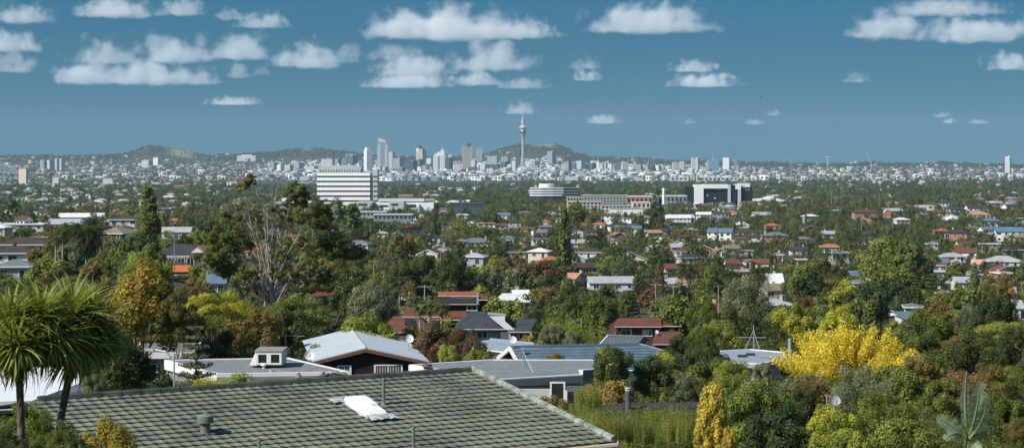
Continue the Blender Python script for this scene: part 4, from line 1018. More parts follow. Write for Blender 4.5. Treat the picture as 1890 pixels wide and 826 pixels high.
# ---------------------------------------------------------------- houses
RC = {'brown': (.115, .062, .042), 'dark brown': (.075, .050, .038), 'red brown': (.165, .062, .042), 'orange': (.46, .14, .055), 'terracotta': (.48, .25, .16), 'charcoal': (.045, .050, .056), 'grey': (.17, .18, .19), 'pale grey': (.40, .42, .43),
      'white': (.74, .75, .75), 'blue grey': (.13, .19, .25), 'green grey': (.12, .14, .11), 'pink': (.62, .34, .27), 'tan': (.25, .20, .14), 'mid blue': (.10, .19, .29)}
WC = {'white': (.76, .76, .74), 'cream': (.62, .56, .44), 'grey': (.34, .36, .37), 'brick': (.27, .11, .065), 'orange brick': (.38, .18, .11), 'dark': (.045, .045, .048), 'pale': (.56, .58, .58), 'brown': (.13, .085, .06)}
_W = {}
def window_mesh(w, h, panes):
    k = (round(w, 1), round(h, 1), panes)
    if k not in _W:
        mb = MB(); w, h = k[0], k[1]; f = .09
        mb.box(-w / 2, w / 2, -.04, 0.02, f, h - f, 1)
        for (x0, x1, z0, z1) in ((-w / 2 - .04, w / 2 + .04, 0, f), (-w / 2 - .04, w / 2 + .04, h - f, h), (-w / 2 - .04, -w / 2 + f, f, h - f), (w / 2 - f, w / 2 + .04, f, h - f)): mb.box(x0, x1, -.10, .02, z0, z1, 0)
        for q in range(1, panes): xx = -w / 2 + w * q / panes; mb.box(xx - .035, xx + .035, -.09, .02, f, h - f, 0)
        me = bpy.data.meshes.new('window'); me.from_pydata(mb.v, [], mb.f); me.materials.append(M_WHITE); me.materials.append(M_GLASS); me.polygons.foreach_set('material_index', mb.m); me.update(); _W[k] = me
    return _W[k]
def gable_roof(mb, a, b, h, rh, ov, th, mi=0):
    """ridge along x over a (half) x b (half); local coords"""
    A, B = a + ov, b + ov; z0 = h - ov * rh / b
    for sg in (-1, 1):
        P = [(-A, sg * B, z0), (A, sg * B, z0), (A, 0, h + rh), (-A, 0, h + rh)]
        if sg > 0: P = P[::-1]
        Q = [(p[0], p[1], p[2] + th) for p in P]; n = len(mb.v); mb.v += P + Q
        for q in ((3, 2, 1, 0), (4, 5, 6, 7), (0, 1, 5, 4), (1, 2, 6, 5), (2, 3, 7, 6), (3, 0, 4, 7)): mb.f.append(tuple(n + i for i in q)); mb.m.append(mi)
def hip_roof(mb, a, b, h, rh, ov, th, mi=0):
    A, B = a + ov, b + ov; z0 = h - .05; rl = max(a - b, 0.0) if a >= b else 0.0; rb = max(b - a, 0.0)
    n = len(mb.v)
    mb.v += [(-A, -B, z0), (A, -B, z0), (A, B, z0), (-A, B, z0), (-A, -B, z0 + th), (A, -B, z0 + th), (A, B, z0 + th), (-A, B, z0 + th)]
    if a >= b: mb.v += [(-rl, 0, h + rh), (rl, 0, h + rh)]; fs = [(4, 5, 9, 8), (5, 6, 9), (6, 7, 8, 9), (7, 4, 8)]
    else: mb.v += [(0, -rb, h + rh), (0, rb, h + rh)]; fs = [(4, 5, 8), (5, 6, 9, 8), (6, 7, 9), (7, 4, 8, 9)]
    for q in [(0, 3, 2, 1), (0, 1, 5, 4), (1, 2, 6, 5), (2, 3, 7, 6), (3, 0, 4, 7)] + fs: mb.f.append(tuple(n + i for i in q)); mb.m.append(mi)
def house(px, row, wpx, roof='hip', rc='brown', wc='white', st=1, rot=None, dr=None, D=None, label=None, keep=.55, chim=None, rh=None, wins=None, cat='house', base=None, desc=None, vis=None):
    rng = random.Random(int(px * 31 + row * 7))
    h = st * 2.75
    rot = rng.uniform(-.35, .35) if rot is None else rot
    if D is None: D = solve(px, row, h + 1.6, 90, 5200)
    Wm = wpx * D / F
    dm = dr or min(max(Wm * .62, 6.5), 11)
    Wl = max(Wm - abs(math.sin(rot)) * dm * .5, 4) / max(abs(math.cos(rot)), .5) - .8
    if rh is None: rh = {'flat': .25, 'hip': .21 * min(Wl, dm), 'gable': .22 * dm, 'front': .20 * Wl, 'mono': .9}[roof]
    rh = min(rh, 3.4)
    top = CZ - (row - HOR) * D / F
    gz = G(px, D); zb = top - h - rh - .15
    x = (px - CX) * D / F
    o = empty('house' if roof != 'flat' else 'flat_roofed_house', (x, D + dm / 2, zb), rot)
    a, b = Wl / 2, dm / 2; dn = max(zb - gz, 0) + 1.2
    wallm = mat(wc.replace(' ', '_') + '_wall', WC[wc], .8, .07, .6, bands=(.18, .16, 2) if wc in ('white', 'pale', 'cream') and D < 500 else None)
    roofm = mat(rc.replace(' ', '_') + '_roof', RC[rc], .7 if rc not in ('pale grey', 'white', 'blue grey') else .5, .16, .7, bands=(.11, .22, 2) if roof != 'flat' else None)
    mb = MB(); mb.box(-a, a, -b, b, -dn, h)
    if roof == 'gable':
        for sx in (-a, a):
            n = len(mb.v); mb.v += [(sx, -b, h), (sx, b, h), (sx, 0, h + rh)]; mb.f.append((n, n + 1, n + 2)); mb.m.append(0)
    if roof == 'front':
        for sy in (-b, b):
            n = len(mb.v); mb.v += [(-a, sy, h), (a, sy, h), (0, sy, h + rh)]; mb.f.append((n, n + 1, n + 2)); mb.m.append(0)
    mb.build('wall', wallm, o)
    mb = MB()
    if roof == 'hip': hip_roof(mb, a, b, h, rh, .55, .16)
    elif roof == 'gable': gable_roof(mb, a, b, h, rh, .5, .16)
    elif roof == 'front':
        gable_roof(mb, b, a, h, rh, .5, .16); mb.v = [(-v[1], v[0], v[2]) for v in mb.v]
    elif roof == 'flat': mb.box(-a - .5, a + .5, -b - .6, b + .5, h, h + rh)
    elif roof == 'mono': mb.prism([(-a - .5, -b - .5), (a + .5, -b - .5), (a + .5, b + .5), (-a - .5, b + .5)], [h, h, h + rh, h + rh], [h + .15, h + .15, h + rh + .15, h + rh + .15])
    ro = mb.build('roof', roofm, o)
    if roof in ('hip', 'flat') and D < 900:
        mb = MB(); A, B = a + .56, b + .56
        for (x0, x1, y0, y1) in ((-A, A, -B - .1, -B + .01), (-A - .1, -A + .01, -B, B), (A - .01, A + .1, -B, B)): mb.box(x0, x1, y0, y1, h - .12, h + (.13 if roof == 'hip' else rh + .06))
        mb.build('gutter', M_WHITE, o)
    if roof == 'front' and D < 1200:
        mb = MB()
        for sg in (-1, 1):
            A = a + .5; mb.quad([(0, -b - .53, h + rh + .20), (sg * A, -b - .53, h - .5 * rh / a + .2), (sg * A, -b - .53, h - .5 * rh / a - .06), (0, -b - .53, h + rh - .06)])
        mb.build('bargeboard', M_WHITE, o)
    if chim or (chim is None and rng.random() < .35):
        cx = rng.uniform(-.4, .4) * Wl; cy = rng.uniform(0, .3) * dm; mb = MB(); mb.box(cx - .35, cx + .35, cy - .3, cy + .3, h, h + rh + .7); mb.box(cx - .42, cx + .42, cy - .37, cy + .37, h + rh + .7, h + rh + .85)
        mb.build('chimney', mat('chimney_block', (.35, .25, .2) if wc == 'brick' else (.5, .5, .48), .9), ro)
    nw = wins if wins is not None else max(2, int(Wl / 3.1))
    if D > 1500: nw = min(nw, 4)
    for k in range(st):
        for i in range(nw):
            w = rng.choice((1.2, 1.8, 2.2, 1.6)); w = min(w, Wl / nw * .75); hh = rng.choice((1.2, 1.3, 2.0))
            wo = bpy.data.objects.new('window', window_mesh(w, hh, 2 if w > 1.3 else 1)); wo.location = (-a + Wl * (i + .5 + rng.uniform(-.12, .12)) / nw, -b - .005, k * 2.75 + (2.25 - hh if hh < 1.9 else .15)); link(wo, o)
        if D < 1400:
            for i in range(2):
                sx = 1 if (px < CX) == (True) else -1
                wo = bpy.data.objects.new('window', window_mesh(1.3, 1.2, 2)); wo.location = ((a + .005) * sx, (-.5 + i) * dm * .45, k * 2.75 + 1.0); wo.rotation_euler = (0, 0, PI / 2 * sx); link(wo, o)
    if label: tag(o, label, cat, 'houses of the suburb')
    else:
        rf = {'hip': 'hip roofed', 'gable': 'gabled', 'front': 'front gabled', 'flat': 'flat roofed', 'mono': 'sloping roofed'}[roof]
        auto(o, desc or f"{rc} {rf} {wc if wc not in ('dark', 'pale') else wc + ' walled'} {'two storey ' if st == 2 else ''}{cat}", cat, 'houses of the suburb', px, row_of(zb + h, D))
    s = F / D; hp = vis if vis is not None else (h * .5 + rh) * s
    reserve(px - wpx / 2, px + wpx / 2, row, row + hp, D, keep)
    return o
# ---------------------------------------------------------------- the houses one can pick out
H_ = house
HL = [  # px, top row, width px, roof, roof colour, wall colour, storeys, extra
 (149, 393, 86, 'gable', 'white', 'white', 1, dict(label='large house with a bright white gabled roof and skylights', rh=3.0, rot=.1, keep=.85, chim=False)),
 (122, 404, 72, 'gable', 'pale grey', 'pale', 1, dict(rot=.05, keep=.6)), (72, 411, 42, 'front', 'white', 'pale', 1, dict(rot=.5)), (38, 412, 84, 'flat', 'white', 'pale', 1, dict(keep=.4)), (0, 414, 32, 'hip', 'white', 'cream', 1, {}),
 (41, 437, 104, 'hip', 'dark brown', 'white', 1, dict(rot=.12, label='wide brown hip roofed white house above the lower brown one at left', keep=.85)),
 (22, 454, 92, 'hip', 'dark brown', 'white', 1, dict(rot=.15, label='lower brown hip roofed white house at the left edge', keep=.8)), (72, 431, 30, 'hip', 'dark brown', 'brown', 1, dict(keep=.4)),
 (22, 478, 78, 'hip', 'grey', 'grey', 1, dict(label='grey hip roofed house with a dish at the left edge', rot=.1, keep=.75)),
 (228, 397, 58, 'hip', 'dark brown', 'pale', 2, dict(rot=0)), (206, 407, 28, 'flat', 'white', 'pale', 1, {}), (227, 416, 48, 'hip', 'charcoal', 'dark', 1, {}), (212, 419, 66, 'hip', 'tan', 'dark', 1, dict(rot=-.3, dr=14, keep=.75, label='large tan tiled hip roofed house beside the date palm')),
 (324, 419, 56, 'gable', 'pale grey', 'pale', 1, dict(rot=0, keep=.7)), (322, 403, 18, 'gable', 'orange', 'orange brick', 1, {}), (374, 453, 18, 'gable', 'red brown', 'brick', 1, {}),
 (396, 507, 30, 'gable', 'blue grey', 'pale', 1, {}), (478, 457, 48, 'gable', 'orange', 'white', 1, dict(rot=-.4, keep=.3)), (501, 424, 36, 'hip', 'blue grey', 'pale', 1, dict(keep=.3)), (541, 432, 28, 'gable', 'red brown', 'cream', 1, {}),
 (610, 422, 22, 'hip', 'grey', 'pale', 1, {}), (590, 531, 62, 'gable', 'red brown', 'brown', 1, dict(keep=.2, rot=.5)),
 (767, 418, 46, 'gable', 'orange', 'white', 1, dict(rot=-.7, keep=.6, label='orange gabled white house between dark trees right of centre trees')),
 (797, 432, 34, 'hip', 'charcoal', 'pale', 2, dict(rot=0)), (809, 451, 44, 'front', 'pale grey', 'pale', 1, dict(rot=.15, keep=.75)), (706, 426, 24, 'hip', 'pale grey', 'pale', 1, {}), (661, 443, 54, 'hip', 'grey', 'white', 1, dict(keep=.6)),
 (756, 402, 32, 'hip', 'pale grey', 'pale', 1, {}), (852, 440, 28, 'hip', 'grey', 'pale', 1, {}), (649, 512, 28, 'flat', 'white', 'cream', 1, dict(keep=.7)), (759, 538, 56, 'gable', 'white', 'cream', 1, dict(rot=.1, keep=.6)),
 (875, 479, 38, 'flat', 'blue grey', 'grey', 1, dict(keep=.7)), (879, 439, 62, 'hip', 'grey', 'white', 1, dict(rot=.1, keep=.6)), (868, 408, 18, 'hip', 'white', 'white', 1, {}), (896, 411, 34, 'flat', 'pink', 'cream', 1, {}), (926, 412, 32, 'gable', 'red brown', 'white', 1, {}),
 (853, 395, 24, 'mono', 'white', 'cream', 1, {}), (878, 391, 26, 'mono', 'white', 'cream', 1, {}), (775, 393, 16, 'front', 'tan', 'cream', 1, {}),
 (1007, 406, 24, 'hip', 'orange', 'cream', 1, {}), (1010, 414, 36, 'hip', 'grey', 'grey', 1, {}), (1002, 424, 34, 'gable', 'grey', 'pale', 1, {}), (1106, 410, 30, 'hip', 'orange', 'white', 1, dict(keep=.7)), (1067, 424, 24, 'front', 'blue grey', 'white', 1, {}),
 (1123, 397, 28, 'flat', 'brown', 'white', 2, {}), (1156, 402, 28, 'flat', 'blue grey', 'white', 1, {}), (1188, 397, 34, 'hip', 'tan', 'cream', 1, {}), (1255, 396, 54, 'gable', 'white', 'white', 2, dict(rot=.15, keep=.8, label='large white two storey house with balconies right of the pine')),
 (1300, 391, 30, 'gable', 'white', 'white', 2, dict(rot=-.2, keep=.7)), (1331, 393, 32, 'flat', 'blue grey', 'grey', 2, dict(keep=.7)), (1341, 380, 46, 'flat', 'white', 'white', 1, dict(keep=.8)), (1350, 388, 26, 'hip', 'orange', 'cream', 1, {}), (1406, 391, 38, 'gable', 'pale grey', 'white', 1, {}),
 (1332, 421, 50, 'gable', 'blue grey', 'white', 2, dict(rot=-.3, keep=.85, label='white two storey villa with a blue grey gabled roof on the slope')), (1375, 421, 52, 'hip', 'dark brown', 'pale', 1, dict(keep=.7)), (1369, 436, 34, 'hip', 'red brown', 'white', 1, {}), (1393, 432, 34, 'hip', 'dark brown', 'white', 1, {}),
 (1432, 428, 50, 'hip', 'grey', 'orange brick', 2, dict(rot=.05, keep=.8, label='orange brick two storey house with a grey hip roof')), (1204, 424, 36, 'gable', 'terracotta', 'white', 1, dict(rot=.5, keep=.7)), (1292, 433, 32, 'hip', 'red brown', 'cream', 1, {}), (1264, 432, 26, 'hip', 'red brown', 'brown', 1, {}),
 (1092, 458, 54, 'hip', 'dark brown', 'pale', 1, dict(keep=.7)), (1085, 485, 50, 'gable', 'dark brown', 'orange brick', 1, dict(keep=.65, rot=.3)), (1058, 504, 38, 'gable', 'terracotta', 'cream', 1, dict(keep=.8, rot=-.5)), (1128, 511, 88, 'gable', 'pale grey', 'pale', 1, dict(keep=.7, rot=.05, rh=1.6, label='long pale grey metal roof among dark trees')),
 (1017, 472, 42, 'hip', 'orange', 'pale', 1, dict(keep=.5)), (969, 442, 20, 'hip', 'brown', 'cream', 1, {}), (1328, 458, 24, 'front', 'orange', 'white', 1, dict(rot=.2)), (1349, 452, 36, 'gable', 'tan', 'cream', 1, {}), (1377, 456, 28, 'hip', 'charcoal', 'pale', 1, {}),
 (1352, 479, 32, 'gable', 'red brown', 'cream', 1, {}), (1382, 478, 18, 'front', 'red brown', 'white', 1, dict(keep=.8, rot=.1)), (1412, 478, 46, 'gable', 'red brown', 'cream', 1, {}), (1238, 487, 24, 'gable', 'red brown', 'brown', 1, {}), (1238, 513, 30, 'gable', 'pale grey', 'white', 1, dict(keep=.7)), (1263, 516, 30, 'gable', 'tan', 'cream', 1, {}), (1367, 498, 14, 'flat', 'orange', 'cream', 1, {}),
 (1430, 505, 34, 'gable', 'white', 'white', 1, dict(keep=.85, rot=.05, rh=2.6, label='small steep white roofed house with bright walls')), (1428, 525, 46, 'gable', 'tan', 'tan' if 'tan' in WC else 'cream', 1, dict(keep=.6)),
 (1535, 449, 38, 'hip', 'orange', 'pale', 1, dict(keep=.85, label='bright orange hip roofed bungalow below the street', rot=0)), (1530, 426, 28, 'gable', 'pale grey', 'pale', 1, {}), (1475, 455, 36, 'gable', 'charcoal', 'white', 1, {}), (1438, 465, 28, 'hip', 'tan', 'white', 1, {}), (1480, 477, 16, 'flat', 'orange', 'cream', 1, {}),
 (1598, 386, 44, 'hip', 'brown', 'orange brick', 2, dict(rot=0, keep=.85, label='orange and white two storey house above the street top')), (1594, 401, 18, 'gable', 'tan', 'brown', 1, {}), (1615, 401, 26, 'flat', 'brown', 'brick', 1, dict(keep=.8)), (1643, 391, 24, 'hip', 'orange', 'orange brick', 1, dict(keep=.8)), (1651, 384, 34, 'gable', 'pale grey', 'pale', 1, {}), (1665, 401, 30, 'hip', 'white', 'white', 1, dict(keep=.85)),
 (1703, 378, 34, 'gable', 'pale grey', 'orange brick', 1, dict(keep=.7)), (1735, 379, 32, 'front', 'dark brown', 'cream', 1, {}), (1752, 370, 34, 'hip', 'charcoal', 'white', 2, {}), (1739, 388, 42, 'hip', 'red brown', 'cream', 1, {}), (1757, 395, 36, 'front', 'white', 'white', 1, dict(keep=.7)), (1771, 382, 34, 'gable', 'charcoal', 'pale', 1, {}),
 (1805, 378, 40, 'gable', 'charcoal', 'white', 2, dict(keep=.7)), (1810, 390, 44, 'hip', 'terracotta', 'cream', 1, dict(keep=.8)), (1807, 365, 22, 'hip', 'tan', 'pale', 1, {}), (1835, 371, 36, 'gable', 'terracotta', 'white', 1, {}), (1838, 363, 20, 'hip', 'dark brown', 'cream', 1, {}), (1874, 376, 42, 'gable', 'charcoal', 'white', 1, {}), (1880, 364, 24, 'hip', 'grey', 'pale', 1, {}),
 (1829, 402, 40, 'hip', 'mid blue', 'white', 1, dict(keep=.7)), (1880, 402, 34, 'flat', 'pale grey', 'white', 1, {}), (1826, 418, 34, 'gable', 'blue grey', 'white', 1, {}), (1866, 419, 54, 'gable', 'mid blue', 'white', 2, dict(keep=.75, rot=-.15)), (1884, 432, 24, 'gable', 'tan', 'cream', 1, {}),
 (1740, 421, 28, 'hip', 'orange', 'orange brick', 1, dict(keep=.7)), (1768, 423, 46, 'hip', 'charcoal', 'orange brick', 2, dict(keep=.75)), (1798, 416, 38, 'hip', 'green grey', 'pale', 1, {}), (1725, 444, 30, 'hip', 'grey', 'grey', 1, {}), (1787, 458, 44, 'gable', 'red brown', 'white', 1, dict(keep=.7)),
 (1760, 466, 50, 'hip', 'pale grey', 'white', 1, dict(keep=.75, rot=.1)), (1741, 477, 26, 'gable', 'blue grey', 'white', 1, {}), (1731, 482, 40, 'hip', 'red brown', 'brick', 1, dict(keep=.7)), (1768, 479, 18, 'front', 'terracotta', 'white', 1, {}), (1808, 479, 26, 'gable', 'pink', 'cream', 1, {}), (1856, 472, 72, 'hip', 'pale grey', 'pale', 1, dict(keep=.6)),
 (1795, 499, 36, 'hip', 'tan', 'cream', 1, {}), (1778, 511, 32, 'gable', 'pale grey', 'pale', 1, {}), (1852, 502, 26, 'flat', 'pink', 'orange brick', 1, {}), (1864, 530, 38, 'gable', 'terracotta', 'white', 1, dict(keep=.6)), (1886, 555, 30, 'gable', 'pale grey', 'pale', 1, {}), (1741, 534, 24, 'hip', 'grey', 'grey', 1, {}),
 (1690, 560, 28, 'hip', 'grey', 'pale', 1, dict(keep=.6)), (1686, 579, 48, 'mono', 'blue grey', 'pale', 1, dict(keep=.7)), (1582, 500, 34, 'gable', 'blue grey', 'pale', 1, dict(keep=.6)), (1590, 515, 34, 'hip', 'grey', 'cream', 1, dict(keep=.5)), (1505, 560, 34, 'hip', 'dark brown', 'cream', 1, {}), (1436, 551, 52, 'hip', 'pale grey', 'white', 1, dict(keep=.7)),
 (64, 350, 42, 'flat', 'white', 'pale', 1, {}), (127, 347, 34, 'flat', 'white', 'white', 2, dict(keep=.7)), (169, 347, 26, 'gable', 'pale grey', 'orange brick', 1, {}), (34, 364, 38, 'hip', 'blue grey', 'pale', 1, {}), (6, 363, 16, 'hip', 'orange', 'cream', 1, {}), (183, 371, 42, 'flat', 'white', 'pale', 1, {}), (335, 342, 28, 'gable', 'orange', 'white', 1, {}),
 (428, 334, 20, 'gable', 'orange', 'white', 1, {}), (42, 309, 16, 'gable', 'orange', 'cream', 1, dict(D=5200)), (102, 324, 12, 'gable', 'orange', 'white', 1, dict(D=5000)), (198, 328, 18, 'flat', 'white', 'white', 1, dict(D=4800)),
 (961, 536, 30, 'gable', 'white', 'white', 1, dict(keep=.8, rot=.2, rh=2.2, label='white cubic house showing above bushes right of the brown roofs')), (938, 545, 34, 'mono', 'white', 'white', 1, dict(keep=.6)), (1108, 571, 26, 'hip', 'white', 'pale', 1, dict(keep=.6)),
 (700, 571, 62, 'gable', 'pale grey', 'grey', 1, dict(keep=.6, rot=.02)), (1325, 561, 26, 'gable', 'red brown', 'brown', 1, {}),
]
for (px, row, w, rf, rc, wc, st, kw) in HL: H_(px, row, w, rf, rc, wc, st=st, **kw)
rng = random.Random(21)
_placed = [(h[0], h[1], h[2]) for h in HL]
tries = 0; cnt = 0
while cnt < 85 and tries < 3000:
    tries += 1
    px = rng.choice((rng.uniform(700, 1400), rng.uniform(1380, 1890), rng.uniform(0, 330), rng.uniform(840, 1300)))
    row = rng.uniform(352, 400) if px < 330 else (rng.uniform(386, 470) if px < 1400 else rng.uniform(372, 500))
    w = 14 + (row - 350) * .24 + rng.uniform(-3, 8)
    if any(abs(px - a) < (w + c) * .42 and abs(row - b) < 8 for a, b, c in _placed): continue
    if any(b[0] - 8 < px < b[1] + 8 and b[2] - 16 < row < b[3] + 2 for b in BOXES if b[5] >= .8): continue
    _placed.append((px, row, w)); cnt += 1
    house(px, row, w, rng.choice(('hip', 'gable', 'hip', 'front', 'flat')), rng.choice(('grey', 'charcoal', 'pale grey', 'white', 'dark brown', 'brown', 'red brown', 'orange', 'blue grey', 'tan')), rng.choice(('white', 'white', 'cream', 'pale', 'white', 'grey', 'brick', 'cream')), st=rng.choice((1, 1, 2)), keep=.45)

# two houses with more to see, at left
o = house(334, 450, 92, 'hip', 'charcoal', 'white', 1, rot=.05, rh=2.9, keep=.9, chim=False, wins=0, vis=38, label='white house with a wide charcoal hip roof above an orange awning')
D = o.location.y; s = D / F
o = empty('awning_shed', ((334 - CX) * 395 / F, 395, G(334, 395)))
zz = lambda r: CZ - (r - HOR) * 395 / F - o.location.z
ss = 395 / F
mb = MB(); mb.prism([(-17 * ss, -1.5), (16 * ss, -1.5), (16 * ss, 1.5), (-17 * ss, 1.5)], [zz(501), zz(501), zz(490), zz(490)], [zz(500), zz(500), zz(489.4), zz(489.4)]); mb.build('awning_roof', mat('orange_roof', RC['orange'], .7), o)
mb = MB(); mb.box(-16 * ss, 15 * ss, -1.2, 1.4, -1, zz(501.5)); mb.build('wall', mat('dark_wall', (.1, .085, .07), .8), o)
mb = MB(); mb.box(-14 * ss, 14 * ss, -1.3, -1.2, 0.2, zz(506)); mb.build('door', M_WHITE, o)
tag(o, 'small shed with an orange sloping roof below the charcoal roofed house', 'shed'); reserve(317, 351, 488, 508, 395, .95); print('awning', D)
wo = MB()
for i in range(3):
    w_ = bpy.data.objects.new('window', window_mesh(1.8, 2.1, 2)); h0 = [q for q in COL.objects if q.name.startswith('house') and q.get('label', '').startswith('white house with a wide')][0]
    w_.location = (-2.4 + i * 2.3, -h0.children[0].dimensions.y / 2 - .01 if False else 0, .3); link(w_, h0)
    a_ = max(v.co.y for v in h0.children[0].data.vertices); w_.location.y = -a_ - .01
mb = MB(); fy = -a_ * .55; hz0 = max(v.co.z for v in h0.children[0].data.vertices)
mb.v = [(2.2, fy - 1.6, hz0 + .75), (5.4, fy - 1.6, hz0 + .75), (3.8, fy - 1.6, hz0 + 2.0), (3.8, fy + 2.6, hz0 + 2.0), (2.2, fy + .9, hz0 + .75), (5.4, fy + .9, hz0 + .75)]; mb.f = [(0, 1, 2), (0, 2, 3, 4), (1, 5, 3, 2)]; mb.m = [0] * 3
mb.build('gablet', M_WHITE, [c for c in h0.children if c.name.startswith('roof')][0])
# street, its cars and poles
def strip(name, pts, wdt, m, lift=.10):
    """road ribbon draped over the ground; pts (px, D)"""
    P = []
    for (a, b) in zip(pts[:-1], pts[1:]):
        for k in range(14): t = k / 14; P.append((a[0] + (b[0] - a[0]) * t, a[1] + (b[1] - a[1]) * t))
    P.append(pts[-1]); mb = MB(); q = [Vector(((p - CX) * d / F, d)) for p, d in P]
    for i, v in enumerate(q):
        d = (q[min(i + 1, len(q) - 1)] - q[max(i - 1, 0)]).normalized(); n = Vector((-d.y, d.x)) * wdt / 2
        for k in (-1, 1): w = v + n * k; mb.v.append((w.x, w.y, max(float(ground(w.x, w.y)), float(ground(v.x, v.y))) + lift))
    for i in range(len(q) - 1): mb.f.append((2 * i + 1, 2 * i, 2 * i + 2, 2 * i + 3)); mb.m.append(0)
    return mb.build(name, m)
M_ASPH = mat('asphalt', (.075, .078, .082), .9, .15, .2)
setting(strip('road', [(1606, 800), (1603, 960), (1606, 1150)], 9.5, M_ASPH, .25)); setting(strip('road', [(1950, 640), (1860, 680), (1845, 700), (1822, 760)], 8, M_ASPH, .3))
setting(strip('footpath', [(1632, 850), (1629, 960), (1628, 1100)], 2.0, M_CONC, .3))
reserve(1594, 1624, 412, 436, 1000, .9); reserve(1848, 1890, 478, 486, 700, .85)
def car(px, D, rz, colr, label, z=None):
    x = (px - CX) * D / F; o = empty('parked_car', (x, D, (G(px, D) if z is None else z) + .28), rz)
    mb = MB(); W_ = .88; pr = [(-2.1, .35), (-2.15, .72), (-1.9, .95), (-1.0, 1.0), (1.9, .98), (2.12, .8), (2.12, .35)]
    n = len(mb.v); k = len(pr); mb.v += [(-W_, a, b) for a, b in pr] + [(W_, a, b) for a, b in pr]
    mb.f += [tuple(range(n, n + k)), tuple(reversed(range(n + k, n + 2 * k)))] + [(n + i, n + k + i, n + k + (i + 1) % k, n + (i + 1) % k) for i in range(k)]; mb.m += [0] * (k + 2)
    mb.build('body', mat('car_paint', colr, .3, .03), o)
    mb = MB(); mb.prism([(-.8, -1.1), (.8, -1.1), (.8, 1.75), (-.8, 1.75)], .98, 1.0); mb.v += [(-.65, -.35, 1.45), (.65, -.35, 1.45), (.65, 1.2, 1.45), (-.65, 1.2, 1.45)]; n = len(mb.v) - 4
    for i in range(4): j = (i + 1) % 4; mb.f.append((4 + i, 4 + j, n + j, n + i)); mb.m.append(0)
    mb.build('window_band', M_GLASS, o)
    mb = MB(); mb.box(-.66, .66, -.36, 1.21, 1.452, 1.50); mb.build('roof', mat('car_paint', colr, .3, .03), o)
    for sx in (-.8, .8):
        for sy in (-1.35, 1.35):
            mb = MB(); mb.tube([(sx - .1, sy, .32), (sx + .1, sy, .32)], .32, 14); mb.build('wheel', mat('tyre', (.02, .02, .02), .9), o)
    tag(o, label, 'car', 'parked cars')
for (px, D, c, l) in [(1594.5, 905, (.03, .03, .035), 'black car parked on the left side at the foot of the street'), (1595.5, 940, (.7, .7, .7), 'white car parked behind the black car on the street'), (1597, 985, (.05, .06, .09), 'dark blue car in the middle of the kerbside row'), (1598, 1035, (.6, .6, .6), 'silver car near the top of the street row'), (1614, 1010, (.03, .03, .03), 'black car parked on the right side of the street')]:
    car(px, D, .05, c, l, z=G(1606, D))
Dc = solve(1648, 574, 1.6, 150, 900)
car(1648, Dc, 1.35, (.75, .75, .75), 'white car parked beside the pale blue shed roof among trees'); reserve(1640, 1657, 573, 583, Dc, .85)
def pole(px, rt, rb, D, label, arms=1, lamp=False, m=None, name='power_pole'):
    x = (px - CX) * D / F; top = CZ - (rt - HOR) * D / F; bot = min(CZ - (rb - HOR) * D / F, G(px, D)); h = top - bot; o = empty(name, (x, D, bot), random.uniform(-.4, .4)); r = (.07 if lamp else .13) if D < 500 else .2
    mb = MB(); mb.tube([(0, 0, -.3), (0, 0, h)], [r, r * .65], 8); mb.build('shaft', m or M_POLE, o)
    for k in range(arms):
        mb = MB(); mb.box(-1.0, 1.0, -.05, .05, h - .35 - k * .8, h - .25 - k * .8)
        for q in (-.9, -.4, .4, .9): mb.tube([(q, 0, h - .23 - k * .8), (q, 0, h - .08 - k * .8)], .05, 6)
        mb.build('crossarm', M_POLE, o)
    if lamp:
        mb = MB(); mb.tube([(0, 0, h * .93), (-.5, 0, h + .1), (-1.2, 0, h + .2)], .05, 6); mb.build('arm', M_STEEL, o); mb = MB(); mb.box(-1.7, -1.15, -.12, .12, h + .12, h + .26); mb.build('lamp_head', M_STEEL, o)
    auto(o, label, 'pole' if not lamp else 'street lamp', 'poles along the streets', px, rt); reserve(px - 2, px + 2, rt, rb, D, .75); return o
for (px, rt, rb, D, l) in [(179, 442, 483, 430, 'grey wooden power pole'), (322, 430, 476, 400, 'brown wooden power pole'), (784, 525, 558, 270, 'slender pale power pole'), (690, 480, 506, 380, 'pale power pole'), (813, 456, 478, 420, 'white power pole'),
    (1535, 352, 380, 1700, 'tall dark power pole'), (1623, 356, 380, 1600, 'tall grey power pole'), (1527, 361, 380, 1650, 'thin grey power pole'), (1498, 363, 382, 1650, 'low grey power pole'), (1590, 404, 420, 1050, 'brown power pole'), (1647, 401, 418, 1000, 'dark power pole'), (1210, 522, 548, 330, 'pale wooden power pole'),
    (1243, 525, 545, 330, 'white painted power pole'), (1326, 525, 540, 340, 'dark timber power pole'), (684, 414, 432, 900, 'grey timber power pole'), (204, 386, 400, 900, 'short timber power pole'), (29, 399, 424, 700, 'stout grey power pole'), (1073, 586, 612, 210, 'smooth pale pole')]:
    pole(px, rt, rb, D, l)
for (px, rt, rb, D) in [(1813, 453, 470, 760), (321.5, 652, 720, 100), (1222, 463, 490, 520), (248, 620, 640, 120)]: pole(px, rt, rb, D, 'grey curved arm street lamp', 0, True, M_STEEL, 'street_lamp')
def wire(P, name, label):
    mb = MB()
    for (a, b) in P:
        L_ = [a.lerp(b, t / 10) - Vector((0, 0, 1.2 * 4 * (t / 10) * (1 - t / 10))) for t in range(11)]; mb.tube(L_, .022, 4)
    tag(mb.build(name, mat('wire', (.25, .25, .25), .6)), label, 'wire')
wire([(at(600, 521, 300), at(784, 527, 270)), (at(784, 527, 270), at(905, 540, 250))], 'power_line', 'thin power line sagging between poles above the white cottage')
